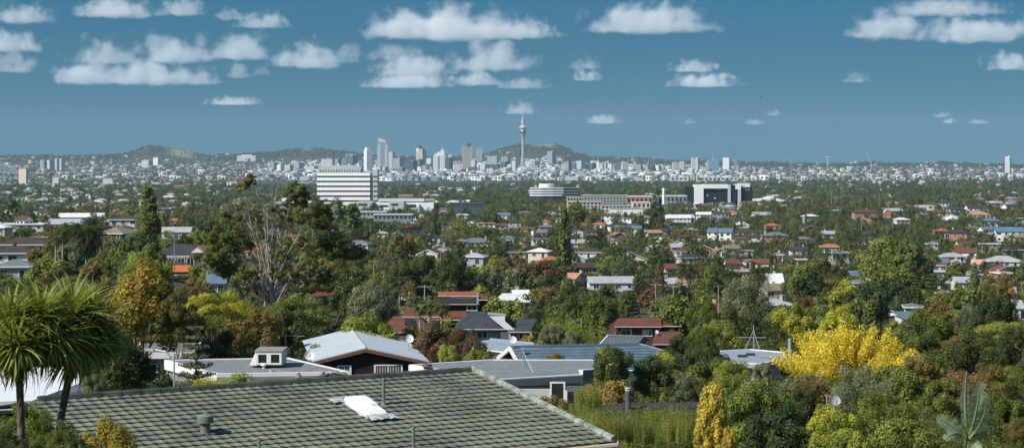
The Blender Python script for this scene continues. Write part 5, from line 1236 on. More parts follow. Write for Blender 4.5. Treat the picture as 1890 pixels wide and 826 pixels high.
# ---------------------------------------------------------------- foreground: the green tiled roof
def plane_of(o, zdir_slope): pass
DROP = 4.08
Rr_ = at(870, 685, DROP * F / 385); Lr_ = at(60, 740, DROP * F / 440)
rd = Vector((Rr_.x - Lr_.x, Rr_.y - Lr_.y, 0)); rd.normalize(); nd = Vector((rd.y, -rd.x, 0))
ZR = CZ - DROP
# the right edge is a straight verge running down the slope to the corner seen at (1130, 815)
_q = (1130 - CX) / F
HW = (Rr_.x - _q * Rr_.y) / (_q * nd.y - nd.x)
eav = Rr_ + nd * HW
TAN = ((815 - HOR) * eav.y / F - DROP) / HW
LEN = (Lr_ - Rr_).length + .15
print('roof', HW, TAN, LEN, Rr_, Lr_)
def rp(u, v, off=0.0):
    """roof point: u metres left of the ridge end, v metres down the slope plan, off above the surface"""
    p = Rr_ - rd * u + nd * v; return Vector((p.x, p.y, ZR - v * TAN + off))
def on_roof(px, row):
    d = at(px, row, 1.0) - Vector((0, 0, CZ)); c = Vector((0, 0, CZ))
    nn = Vector((nd.x * TAN, nd.y * TAN, 1.0)); k = (nn.dot(Rr_.xy.to_3d() + Vector((0, 0, ZR)) - c)) / nn.dot(d)
    p = c + d * k; q = p - Rr_; return (-(q.x * rd.x + q.y * rd.y), q.x * nd.x + q.y * nd.y, p)
tm = bpy.data.materials.new('green_tile'); tm.use_nodes = True; t = tm.node_tree; N = t.nodes; L = t.links.new; b = N['Principled BSDF']
tc = N.new('ShaderNodeTexCoord'); n1 = N.new('ShaderNodeTexNoise'); n1.inputs['Scale'].default_value = .55; n1.inputs['Detail'].default_value = 8; n1.inputs['Roughness'].default_value = .72; L(tc.outputs['Object'], n1.inputs['Vector'])
n2 = N.new('ShaderNodeTexNoise'); n2.inputs['Scale'].default_value = 9; n2.inputs['Detail'].default_value = 6; L(tc.outputs['Object'], n2.inputs['Vector'])
cr = N.new('ShaderNodeValToRGB'); cr.color_ramp.elements[0].position = .34; cr.color_ramp.elements[0].color = (.078, .086, .064, 1); cr.color_ramp.elements[1].position = .56; cr.color_ramp.elements[1].color = (.172, .196, .148, 1)
mxn = N.new('ShaderNodeMath'); mxn.operation = 'MULTIPLY_ADD'; mxn.inputs[1].default_value = .30; L(n2.outputs[0], mxn.inputs[0]); m2 = N.new('ShaderNodeMath'); m2.operation = 'SUBTRACT'; m2.inputs[1].default_value = .15; L(n1.outputs[0], m2.inputs[0]); L(m2.outputs[0], mxn.inputs[2])
L(mxn.outputs[0], cr.inputs[0])
ta = N.new('ShaderNodeAttribute'); ta.attribute_name = 'tint'; vm = N.new('ShaderNodeVectorMath'); vm.operation = 'MULTIPLY'; L(cr.outputs[0], vm.inputs[0]); L(ta.outputs['Color'], vm.inputs[1]); L(vm.outputs[0], b.inputs['Base Color'])
b.inputs['Roughness'].default_value = .85
n4 = N.new('ShaderNodeTexNoise'); n4.inputs['Scale'].default_value = 5.5; n4.inputs['Detail'].default_value = 7; n4.inputs['Roughness'].default_value = .8; L(tc.outputs['Object'], n4.inputs['Vector'])
r4 = N.new('ShaderNodeMapRange'); r4.inputs[1].default_value = .57; r4.inputs[2].default_value = .68; L(n4.outputs[0], r4.inputs[0])
x4 = N.new('ShaderNodeMix'); x4.data_type = 'RGBA'; L(r4.outputs[0], x4.inputs[0]); L(vm.outputs[0], x4.inputs[6]); x4.inputs[7].default_value = (.27, .285, .22, 1); L(x4.outputs[2], b.inputs['Base Color'])
bp = N.new('ShaderNodeBump'); bp.inputs['Distance'].default_value = .01; bp.inputs['Strength'].default_value = .5; L(n2.outputs[0], bp.inputs['Height']); L(bp.outputs[0], b.inputs['Normal'])
M_CAP = mat('green_ridge_cap', (.06, .075, .062), .8, .35, 2); M_LEAD = mat('lead_flashing', (.46, .47, .48), .5, .3, 6, metal=.2, bump=.6)
root = empty('tiled_roof_house', (Rr_.x - rd.x * 10, Rr_.y - rd.y * 10, ZR))
rl = root.location
NC = 20; cw = HW / NC; per = .19; sub = 8; du = per / sub
Vl, Fl, Tl = [], [], []
rngt = np.random.default_rng(4)
def wav(u):
    p = (u / per) % 1.0
    return .006 * math.cos(p * 2 * PI) + .002 * math.cos(p * 4 * PI + .6)
for j in range(NC):
    v0, v1 = j * cw, (j + 1) * cw
    k1 = int(LEN / du); ct = rngt.random(k1 // (sub * 3) + 3); off = (j % 2) * 12
    base = len(Vl)
    for k in range(k1 + 1):
        uu = k * du; w = wav(uu); jit = .006 * math.sin(uu * 3.3 + j * 2.1); dip = .018 * (math.cos(((uu / per) % 1.0) * 2 * PI) < -.3)
        e = v1 + .022 + jit + .012 * math.cos((uu / per) * 2 * PI)
        Vl += [rp(uu, v0 - .01, .004 + w) - rl, rp(uu, e, .036 + w) - rl, rp(uu, e + .002, .014 + w) - rl, rp(uu, v1 - .03, .0) - rl]
    for i in range(k1):
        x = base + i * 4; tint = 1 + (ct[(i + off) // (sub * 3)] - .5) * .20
        for (p, q, tt) in ((0, 1, 1.0), (1, 2, .8), (2, 3, .8)):  # shade painted into the lip and undercut faces, deepening the gap under each course
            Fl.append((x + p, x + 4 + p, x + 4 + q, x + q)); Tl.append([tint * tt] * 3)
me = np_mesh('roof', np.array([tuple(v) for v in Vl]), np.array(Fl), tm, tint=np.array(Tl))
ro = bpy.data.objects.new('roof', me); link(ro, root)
lc = lambda p: p - rl
bk = lambda u, v, z=0.0: Vector(((Rr_ - rd * u - nd * v).x, (Rr_ - rd * u - nd * v).y, ZR - v * TAN + z))
mb = MB()   # plain back slope
mb.quad([lc(bk(0, 0)), lc(bk(LEN, 0)), lc(bk(LEN, HW)), lc(bk(0, HW))]); mb.build('back_slope', M_CAP, root)
mb = MB(); P = [lc(rp(u, 0, .01)) for u in np.arange(-.08, LEN, .36)]
for i in range(len(P) - 1): mb.tube([P[i], P[i] + (P[i + 1] - P[i]) * 1.06], [.09, .078], 8)
mb.build('ridge_cap', M_CAP, root)
mb = MB(); K = 16
for i in range(K): mb.tube([lc(rp(-.03, HW * i / K, .05)), lc(rp(-.03, HW * (i + 1.06) / K, .045))], [.062, .075], 8)
mb.build('verge_cap', mat('pale_verge_cap', (.26, .29, .25), .8, .4, 4), root)
mb = MB(); mb.tube([lc(rp(-.05, HW + .07, -.05)), lc(rp(LEN, HW + .07, -.05))], .055, 8); mb.build('gutter', mat('cream_gutter', (.50, .42, .33), .6), root)
mb = MB(); mb.tube([lc(rp(.15, HW + .06, -.08)), lc(rp(.2, HW - .2, -.4)), lc(rp(.25, HW - .45, -2.4))], .035, 8); mb.build('downpipe', mat('terracotta_pipe', (.42, .22, .15), .6), root)
mb = MB(); a0, a1 = lc(rp(-.09, 0, .03)), lc(rp(-.09, HW + .05, .03)); mb.quad([a0 - Vector((0, 0, .22)), a1 - Vector((0, 0, .22)), a1, a0]); mb.build('barge', mat('pale_barge_board', (.4, .41, .38), .7), root)
mb = MB(); q = HW - .5; W4 = [rp(.1, q), rp(.1, -q), rp(LEN - .1, -q), rp(LEN - .1, q)]
mb.prism([(lc(p).x, lc(p).y) for p in W4], -HW * TAN - 3.4, -HW * TAN - .03); mb.build('wall', mat('cream_wall', WC['cream'], .8), root)
# skylight with crinkled flashing (a part of the roof)
cu, cv, cp = on_roof(676, 759)
def sl(u, v, h=0.0): return lc(rp(cu - u, cv + v, h))
mb = MB()
Ls, Ws = .52, .20
mb.v = [sl(-Ws, -Ls, .04), sl(Ws, -Ls, .04), sl(Ws, Ls, .04), sl(-Ws, Ls, .04), sl(-Ws * .85, -Ls * .95, .15), sl(Ws * .85, -Ls * .95, .15), sl(Ws * .8, Ls * .75, .13), sl(-Ws * .8, Ls * .75, .13)]
mb.f = [(0, 1, 2, 3), (7, 6, 5, 4), (4, 5, 1, 0), (5, 6, 2, 1), (6, 7, 3, 2), (7, 4, 0, 3)]; mb.m = [0] * 6
n = len(mb.v); mb.v += [sl(.02, -Ls * .7, .145), sl(Ws * .8, -Ls * .7, .145), sl(Ws * .8, Ls * .3, .13), sl(.02, Ls * .3, .13), sl(.03, -Ls * .66, .19), sl(Ws * .76, -Ls * .66, .19), sl(Ws * .76, Ls * .26, .175), sl(.03, Ls * .26, .175)]
mb.f += [tuple(n + i for i in f) for f in ((7, 6, 5, 4), (4, 5, 1, 0), (5, 6, 2, 1), (6, 7, 3, 2), (7, 4, 0, 3))]; mb.m += [0] * 5
sk = mb.build('skylight', mat('white_skylight', (.80, .81, .80), .45, .04), root)
mb = MB(); rs = random.Random(2)
def sheet(u0, u1, v0, v1, nu=9, nv=6, h=.085):
    n = len(mb.v)
    for i in range(nu + 1):
        for j in range(nv + 1):
            e_ = .0 if 0 < i < nu and 0 < j < nv else -.02
            mb.v.append(sl(u0 + (u1 - u0) * i / nu + rs.uniform(-.015, .015), v0 + (v1 - v0) * j / nv + rs.uniform(-.015, .015), h + rs.uniform(-.008, .018) + e_))
    for i in range(nu):
        for j in range(nv): a = n + i * (nv + 1) + j; mb.f.append((a, a + 1, a + nv + 2, a + nv + 1)); mb.m.append(0)
sheet(-Ws - .22, Ws + .20, -Ls - .22, -Ls + .06); sheet(-Ws - .04, Ws + .10, Ls - .10, Ls + .20); sheet(-Ws - .06, -Ws + .03, -Ls, Ls, 2, 12, .05)
mb.build('flashing', M_LEAD, sk)
# vents
def vent(px, row):
    u, v, p = on_roof(px, row); p = lc(p); mb = MB()
    mb.lathe([(.085, -.1), (.08, .22)], 18, (p.x, p.y)); mb.lathe([(.10, .19), (.135, .20), (.137, .31), (.11, .325), (.02, .35)], 22, (p.x, p.y)); mb.lathe([(.12, -.02), (.1, .03)], 14, (p.x, p.y))
    mb.v = [(a, b_, c + p.z) for a, b_, c in mb.v]; mb.build('roof_vent', mat('vent_green_grey', (.15, .18, .15), .7, .2, 3), root)
vent(379, 801)
for (px, r0, r1) in ((708, 747, 700), (763, 829, 790), (478, 832, 815), (551, 693.5, 690)):
    u, v, p = on_roof(px, r0); hgt = (r0 - r1) * p.y / F; p = lc(p); mb = MB(); mb.tube([p - Vector((0, 0, .1)), p + Vector((0, 0, hgt))], .026, 10); mb.tube([p + Vector((0, 0, hgt)), p + Vector((0, 0, hgt + .03))], [.034, .03], 10)
    mb.tube([p + Vector((0, 0, -.02)), p + Vector((0, 0, .04))], [.07, .035], 10); mb.build('vent_pipe', mat('pipe_green', (.16, .21, .16), .7, .2, 3), root)
tag(root, 'house roofed with wavy weathered green tiles in the foreground', 'house'); reserve(60, 1130, 700, 826, 40, .97)
RG = [(60, 740), (870, 685), (1130, 815), (1130, 826), (60, 826)]

# ---------------------------------------------------------------- other foreground buildings
def flat_poly(name, corners, drop, th, wallh, roofm, fasciam, wallm, inset=.45, lip=.07, trim=None):
    """flat roofed building from roof corners seen at photo pixels (anticlockwise from above)"""
    P = [at(px, row, drop * F / (row - HOR)) for px, row in corners]; c = sum(P, Vector()) / len(P); o = empty(name, (c.x, c.y, CZ - drop - wallh)); Q = [(p.x - c.x, p.y - c.y) for p in P]
    mb = MB(); mb.prism(Q, wallh - th, wallh); mb.build('fascia', fasciam, o)
    ins = [(x * (1 - .3 / math.hypot(x, y)), y * (1 - .3 / math.hypot(x, y))) for x, y in Q]
    mb = MB(); mb.prism(ins, wallh + .001, wallh + .02); mb.build('roof', roofm, o)
    mb = MB(); k = len(Q)
    for i in range(k): mb.prism([Q[i], Q[(i + 1) % k], ins[(i + 1) % k], ins[i]], wallh + .002, wallh + lip)
    mb.build('edge_trim', trim or M_WHITE, o)
    w = [(x * (1 - inset / math.hypot(x, y) * 1.5), y * (1 - inset / math.hypot(x, y) * 1.5)) for x, y in Q]
    mb = MB(); mb.prism(w, -1.5, wallh - th); mb.build('wall', wallm, o); return o, c, Q
M_MEMB = mat('mineral_felt', (.20, .215, .23), .85, .2, 1.5, bump=.5); M_SIDING = mat('grey_weatherboard', (.24, .245, .24), .8, .12, 1, bands=(.19, .35, 2))
o, c, Q = flat_poly('flat_roofed_house', [(303, 665), (400, 691), (646, 687), (533, 661)], 12.6, .55, 3.2, M_MEMB, M_WHITE, M_SIDING, .25)
tag(o, 'grey flat roofed house with white trim and a boxy dormer', 'house'); reserve(303, 646, 650, 700, 108, .8)
# front face below the trim is grey boarding
pA, pB = at(400, 693, 12.6 * F / 391), at(646, 689, 12.6 * F / 387)
mb = MB(); a_, b_ = (pA - c), (pB - c); zt_ = 3.2 - .14
mb.quad([(a_.x, a_.y - .04, -.5), (b_.x, b_.y - .04, -.5), (b_.x, b_.y - .04, zt_), (a_.x, a_.y - .04, zt_)]); mb.build('front_boarding', M_SIDING, o)
D = 113.0; s = D / F; zl = lambda r: CZ - (r - HOR) * s - o.location.z; xl = lambda p: (p - CX) * s - c.x; yl = D - c.y
dm_ = empty('dormer', (0, 0, 0)); COL.objects.unlink(dm_); bpy.data.objects.remove(dm_)
mb = MB(); x0, x1, z0, z1 = xl(472), xl(521), zl(674), zl(649)
mb.v = [(x0, yl, z0), (x1, yl, z0), (x1, yl, z1), (x0, yl, z1), (x0 - .45, yl + 2.2, z0), (x1, yl + 2.2, z0), (x1, yl + 2.2, z1 + .05), (x0 + .05, yl + 2.2, z1 + .05), (xl(459), yl + .3, z0)]
mb.f = [(0, 1, 2, 3), (1, 5, 6, 2), (3, 2, 6, 7), (0, 3, 8), (3, 7, 4, 8), (4, 7, 6, 5)]; mb.m = [0] * 6
do = mb.build('dormer', mat('dormer_white', (.60, .59, .55), .7), o)
mb = MB(); mb.box(x0 - .06, x1 + .06, yl - .12, yl + 2.3, z1 + .01, z1 + .10); mb.build('dormer_roof', mat('dormer_cap', (.27, .26, .24), .7), do)
for k in (0, 1):
    w_ = bpy.data.objects.new('window', window_mesh((x1 - x0) / 2 - .08, z1 - z0 - .16, 1)); w_.location = (x0 + (x1 - x0) * (.26 + .48 * k), yl - .02, z0 + .08); link(w_, do)
for (px, row, r_, h_) in ((487, 680, .12, .34), (501, 688, .14, .2)):
    p = at(px, row, 12.6 * F / (row - HOR)) - c; mb = MB(); mb.lathe([(r_ * .7, 3.2), (r_ * .6, 3.2 + h_ * .6), (r_ * 1.6, 3.2 + h_ * .62), (r_ * 1.4, 3.2 + h_ * .9), (.02, 3.2 + h_)] if h_ > .3 else [(r_, 3.2), (r_, 3.2 + h_)], 14, (p.x, p.y)); mb.build('roof_vent', M_WHITE if h_ > .3 else M_STEEL, o)
# right flat roof
o, c, Q = flat_poly('flat_roofed_house', [(755, 674), (921, 701), (1076, 692.5), (1076, 684), (1112, 681), (1150, 664.5), (905, 664.5)], 12.6, .42, 3.4, M_MEMB, mat('grey_fascia', (.16, .18, .20), .6), mat('pale_render', (.52, .52, .50), .8, .06), .5)
tag(o, 'wide low house with a grey flat roof carrying a tripod antenna', 'house'); reserve(757, 1085, 664, 745, 100, .97)
pA, pB, pC = at(755, 676, 12.6 * F / 374), at(921, 703, 12.6 * F / 401), at(1076, 694.5, 12.6 * F / 392.5)
mb = MB(); a_, b_ = pA - c, pB - c; mb.quad([(a_.x - .03, a_.y - .05, 3.02), (b_.x - .03, b_.y - .05, 3.02), (b_.x - .03, b_.y - .05, 3.42), (a_.x - .03, a_.y - .05, 3.42)]); mb.build('white_fascia', M_WHITE, o)
# wall face, glass door, column
Dw = 106.0; s = Dw / F; xl = lambda p: (p - CX) * s - c.x; zl = lambda r: CZ - (r - HOR) * s - o.location.z; yw = Dw - c.y
mb = MB(); mb.box(xl(905), xl(1046), yw - .12, yw + .1, -2, 3.0); mb.build('front_wall', mat('pale_panel', (.50, .51, .49), .8, .06), o)
mb = MB(); mb.box(xl(1015), xl(1043), yw - .19, yw - .14, zl(746), zl(703)); mb.build('window_frame', M_WHITE, o)
mb = MB(); mb.box(xl(1018), xl(1039), yw - .21, yw - .195, zl(744), zl(706)); mb.build('window_glass', M_GLASS, o)
mb = MB(); mb.box(xl(1046), xl(1110), yw + 1.2, yw + 1.4, -2, 3.0); mb.build('recessed_wall', mat('blue_grey_wall', (.13, .15, .17), .8), o)
mb = MB(); mb.box(xl(1042), xl(1046), yw - .9, yw - .7, -2, 3.0); mb.build('porch_post', M_WHITE, o)
mb = MB(); mb.box(xl(1048), xl(1060), yw + 1.1, yw + 1.19, -1, 2.7); mb.build('porch_door', M_GLASS, o)
p = at(788, 681, 12.6 * F / 381) - c; mb = MB(); mb.lathe([(.22, 3.42), (.2, 3.55), (.32, 3.57), (.3, 3.72), (.05, 3.78)], 16, (p.x, p.y)); mb.build('roof_vent', mat('vent_dark', (.12, .12, .11), .7), o)
def tripod(px, rt, rb, D, boom, lab, legs=((-44, 3), (19, 4))):
    s = D / F; b0 = at(px, rb, D); o = empty('roof_antenna', b0); hgt = (rb - rt) * s; mb = MB(); mb.tube([(0, 0, 0), (0, 0, hgt)], .028, 6); mb.build('mast', M_STEEL, o); mb = MB()
    for (dx, dr) in legs: mb.tube([(dx * s, -.9, -dr * s + .08), (0, 0, hgt * .82)], .017, 6)
    mb.tube([(.25, 1.1, 0), (0, 0, hgt * .8)], .022, 6); mb.build('leg_stays', M_STEEL, o)
    mb = MB(); x0, x1, rr_ = boom; mb.tube([((x0 - px) * s, 0, (rb - rr_) * s), ((x1 - px) * s, 0, (rb - rr_ - .6) * s)], .022, 6)
    for k in range(12): xx = ((x0 + (x1 - x0) * k / 11) - px) * s; mb.tube([(xx, -.28, (rb - rr_) * s), (xx, .28, (rb - rr_) * s)], .010, 4)
    mb.build('yagi_boom', M_STEEL, o); tag(o, lab, 'antenna'); reserve(px - 30, px + 25, rt, rb, D, .85)
tripod(965, 640, 682, 109, (960, 996, 642), 'tripod antenna standing on the wide grey flat roof')
tripod(1391, 600, 645, 124, (1362, 1413, 622), 'large antenna with a leaning stay on the low grey metal roof', ((-22, 6), (8, 3)))
tripod(527, 616, 664, 150, (500, 562, 619), 'thin television antenna left of the pale metal gable roof', ())
# blue grey house with the pale metal gable
k0 = at(675, 643, 14.1 * F / 343); kb = at(647, 607, 14.1 * F / 307)
rdir = (kb - k0); rdir.z = 0; LL = rdir.length; rdir.normalize(); pd = Vector((rdir.y, -rdir.x, 0))
o = empty('gabled_house', (k0.x, k0.y, CZ - 14.1 - 4.2)); TZ = 4.2
def gp(a, l, z): v = pd * a + rdir * l; return (v.x, v.y, z)
def halfw(px, row):
    best = None
    for i in range(1, 1200):
        a = i * .01 * (1 if px > 675 else -1); q = k0 + pd * a
        if (px > 675) == (CX + F * q.x / q.y >= px): return a, ((row - HOR) * q.y / F - 14.1)
aR, fR = halfw(793, 668); aL, fL = halfw(576, 668)
M_PMET = mat('pale_blue_metal', (.50, .56, .60), .42, .08, .8, metal=.15)
mb = MB(); th = .07
for (a, f_) in ((aR, fR), (aL, fL)):
    P = [gp(0, 0, TZ), gp(a, 0, TZ - f_), gp(a, LL, TZ - f_), gp(0, LL, TZ)]
    if a < 0: P = P[::-1]
    n = len(mb.v); mb.v += P + [(x, y, z + th) for x, y, z in P]
    for q in ((3, 2, 1, 0), (4, 5, 6, 7), (0, 1, 5, 4), (1, 2, 6, 5), (2, 3, 7, 6), (3, 0, 4, 7)): mb.f.append(tuple(n + i for i in q)); mb.m.append(0)
    for k in range(1, 16):     # standing seams of the metal trays
        l = LL * k / 16; p, q = Vector(gp(0, l, TZ + th)), Vector(gp(a, l, TZ - f_ + th)); mb.tube([p, q], .028, 4)
mb.tube([gp(0, -.02, TZ + th + .01), gp(0, LL, TZ + th + .01)], .09, 6)
ro = mb.build('roof', M_PMET, o)
mb = MB()
for (a, f_) in ((aR, fR), (aL, fL)):
    p = [gp(0, -.03, TZ + .01), gp(a, -.03, TZ - f_ + .01), gp(a, -.03, TZ - f_ - .24), gp(0, -.03, TZ - .26)]; q = [gp(0, .05, TZ + .0), gp(a, .05, TZ - f_), gp(a, .05, TZ - f_ - .25), gp(0, .05, TZ - .27)]
    n = len(mb.v); mb.v += p + q
    for f__ in ((0, 1, 2, 3), (7, 6, 5, 4), (2, 6, 7, 3), (1, 5, 6, 2)): mb.f.append(tuple(n + i for i in f__)); mb.m.append(0)
mb.build('bargeboard', mat('brown_timber', (.16, .085, .05), .8, .2, 3), o)
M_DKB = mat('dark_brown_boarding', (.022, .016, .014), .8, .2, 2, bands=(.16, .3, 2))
ar, al, fr, fl = aR - .55, aL + .55, fR * (aR - .55) / aR, fL * (aL + .55) / aL
mb = MB(); n = 0
F1 = [gp(0, .45, TZ - .03), gp(al, .45, TZ - fl - .03), gp(al, .45, -2), gp(ar, .45, -2), gp(ar, .45, TZ - fr - .03)]; B1 = [gp(0, LL - .4, TZ - .03), gp(al, LL - .4, TZ - fl - .03), gp(al, LL - .4, -2), gp(ar, LL - .4, -2), gp(ar, LL - .4, TZ - fr - .03)]
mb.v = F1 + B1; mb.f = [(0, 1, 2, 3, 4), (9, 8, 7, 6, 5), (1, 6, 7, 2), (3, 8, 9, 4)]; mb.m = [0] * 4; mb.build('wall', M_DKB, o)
D = k0.y + .2
for (p0, p1, r0, r1, pn) in ((692, 743, 678, 700, 2), (625, 649, 679, 700, 2)):
    s = D / F; w = (p1 - p0) * s; h_ = (r1 - r0) * s; xx = ((p0 + p1) / 2 - CX) * s - k0.x; wo = bpy.data.objects.new('window', window_mesh(w, max(h_, 1.1), pn)); wo.rotation_euler = (0, 0, math.atan2(pd.y, pd.x)); a = xx / pd.x; g = gp(a, .42, 0)
    wo.location = (g[0], g[1], CZ - (r1 - HOR) * s - o.location.z); link(wo, o)
    mb = MB(); 
    for j in range(9): mb.box(-w * .42 + j * w * .095, -w * .42 + j * w * .095 + w * .05, -.055, -.045, .15, max(h_, 1.1) - .15)
    mb.build('curtain', mat('curtain', (.35, .36, .37), .9), wo)
tag(o, 'dark brown gabled house under a pale blue metal roof', 'house'); reserve(536, 795, 606, 690, 138, .96)
def dish(px, row, dia, D, lab, stand=.0, az=.35, m=M_WHITE):
    s = D / F; r = dia * s / 2; c = at(px, row, D); o = empty('satellite_dish', c, az); mb = MB()
    prof = [(r * k / 6, r * .32 * (k / 6) ** 2) for k in range(7)]; n = len(mb.v); S_ = 24
    for side in (0, 1):
        b0 = len(mb.v)
        for (rr_, z) in prof:
            for j in range(S_): t_ = 2 * PI * j / S_; mb.v.append((rr_ * math.cos(t_), z * -1 + side * .03 - .0, rr_ * math.sin(t_) * 1.05))
        for i in range(6):
            for j in range(S_):
                q = (j + 1) % S_; f_ = (b0 + i * S_ + j, b0 + i * S_ + q, b0 + (i + 1) * S_ + q, b0 + (i + 1) * S_ + j); mb.f.append(f_ if side else f_[::-1]); mb.m.append(0)
    d_ = mb.build('dish', m, o); d_.rotation_euler = (-.5, 0, 0)
    mb = MB(); mb.tube([(0, .05, -r), (0, -r * 1.1, -r * .25)], .018, 5); mb.box(-.05, .05, -r * 1.15, -r * 1.0, -r * .3, -r * .12); mb.build('feed_arm', M_STEEL, o).rotation_euler = (-.35, 0, 0)
    mb = MB(); mb.tube([(0, .06, 0), (0, .1, -r * 1.2), (0, .1, -r - max(stand, .35))], .03, 6); mb.build('mount', M_STEEL, o)
    tag(o, lab, 'satellite dish', 'satellite dishes on the roofs'); reserve(px - dia / 2, px + dia / 2, row - dia / 2, row + dia / 2, D, .9)
dish(755, 625, 16, 146, 'round white dish at the right end of the pale metal roof', .6); dish(570, 656, 19, 131, 'large pale dish at the left front corner of the pale metal roof', .4); dish(790.5, 604, 9, 205, 'small white dish beside the brown hipped roof', .5, az=.6)
dish(946, 627, 14, 150, 'white dish above the blue grey roof behind the tripod antenna', .5, az=.2); dish(1541, 739, 20, 66, 'grey dish half hidden in bushes at lower right', .5, az=.2, m=mat('grey_dish', (.35, .36, .34), .6)); dish(32, 486, 7, 470, 'small pale dish on the grey hip roof at far left', .3)
mb = MB(); mb.tube([at(1526, 746, 66), at(1526, 727, 66)], .02, 6); mb.tube([at(1522, 730, 66), at(1531, 729, 66)], .015, 5); tag(mb.build('antenna_stub', M_STEEL), 'short grey mast beside the dish in the bushes', 'antenna')
# long blue tiled roof with its left gable
def slope_house(name, ridge, eave, drop_r, hh, roofm, wallm, lab, left_gable=False, back=4.0, keep=.8, cat='house', hips=True):
    """ridge: two photo points; eave: two photo points below them, at the same facing slope"""
    a, b = (at(p[0], p[1], drop_r * F / (p[1] - HOR)) for p in ridge); dr_ = (b - a); dr_.z = 0; LL = dr_.length; dr_.normalize(); nn = Vector((dr_.y, -dr_.x, 0))
    o = empty(name, (a.x, a.y, CZ - drop_r - hh))
    E1 = b + (dr_ * (hips and 1 or 0) + nn) * back; edrop = (eave[1] - HOR) * E1.y / F; fall = max(edrop - drop_r, .6)
    g = lambda l, v, z: tuple((dr_ * l + nn * v + Vector((0, 0, z))))
    mb = MB(); hp = back if hips else 0
    lft = 0 if left_gable else -hp
    mb.quad([g(lft, back, hh - fall), g(LL + hp, back, hh - fall), g(LL, 0, hh), g(0, 0, hh)]); mb.quad([g(LL + hp, -back, hh - fall), g(lft, -back, hh - fall), g(0, 0, hh), g(LL, 0, hh)]); mb.quad([g(LL + hp, back, hh - fall), g(LL + hp, -back, hh - fall), g(LL, 0, hh)])
    if not left_gable: mb.quad([g(lft, -back, hh - fall), g(lft, back, hh - fall), g(0, 0, hh)])
    mb.build('roof', roofm, o)
    mb = MB(); mb.tube([g(0, 0, hh + .03), g(LL, 0, hh + .03)], .12, 6)
    if hips: mb.tube([g(LL, 0, hh + .03), g(LL + hp, back, hh - fall + .03)], .11, 6)
    mb.build('ridge_cap', roofm, o)
    if left_gable:
        mb = MB(); 
        for sg in (-1, 1): mb.prism([g(-.08, 0, 0)[:2], g(-.08, back * sg, 0)[:2], g(.06, back * sg, 0)[:2], g(.06, 0, 0)[:2]][::(1 if sg < 0 else -1)], [hh - .3, hh - fall - .3, hh - fall - .3, hh - .3][::(1 if sg < 0 else -1)], [hh + .08, hh - fall + .08, hh - fall + .08, hh + .08][::(1 if sg < 0 else -1)])
        mb.build('bargeboard', M_WHITE, o)
    q = back - .5; mb = MB(); mb.prism([g(lft + .5, q, 0)[:2], g(LL + max(hp - .5, -.4), q, 0)[:2], g(LL + max(hp - .5, -.4), -q, 0)[:2], g(lft + .5, -q, 0)[:2]], -2, hh - fall - .02); mb.build('wall', wallm, o)
    mb = MB(); mb.tube([g(lft, back + .05, hh - fall), g(LL + hp, back + .05, hh - fall)], .07, 6); mb.build('gutter', M_WHITE, o)
    tag(o, lab, cat); reserve(ridge[0][0], ridge[1][0], ridge[0][1], eave[1], a.y, keep); return o, g, hh, fall
WBLUE = mat('blue_roof_tile', (.115, .165, .215), .5, .15, 1, bands=(.17, .55, 2))
slope_house('blue_tiled_house', [(941, 640), (1180, 635)], (1237, 679), 15.2, 5.2, WBLUE, mat('pale_wall', (.55, .55, .53), .8), 'long low house with a blue grey ribbed tile roof', True, 5.6, .85)
slope_house('metal_roofed_house', [(905, 626), (985, 634)], (1000, 648), 17.5, 5, mat('light_blue_metal', (.27, .34, .40), .5, .1, 1, bands=(.2, .25, 0)), M_WHITE, 'low house with a light blue metal roof behind the tripod antenna', False, 3.5, .6)
slope_house('shed', [(1122, 619), (1188, 621)], (1188, 637), 17.5, 4.5, mat('grey_green_sheet', (.11, .14, .14), .6, .12, 1, bands=(.32, .35, 0)), mat('shed_wall', (.12, .14, .14), .7), 'grey ribbed sheet shed above the long blue tiled roof', True, 3.0, .85, 'shed', hips=False)
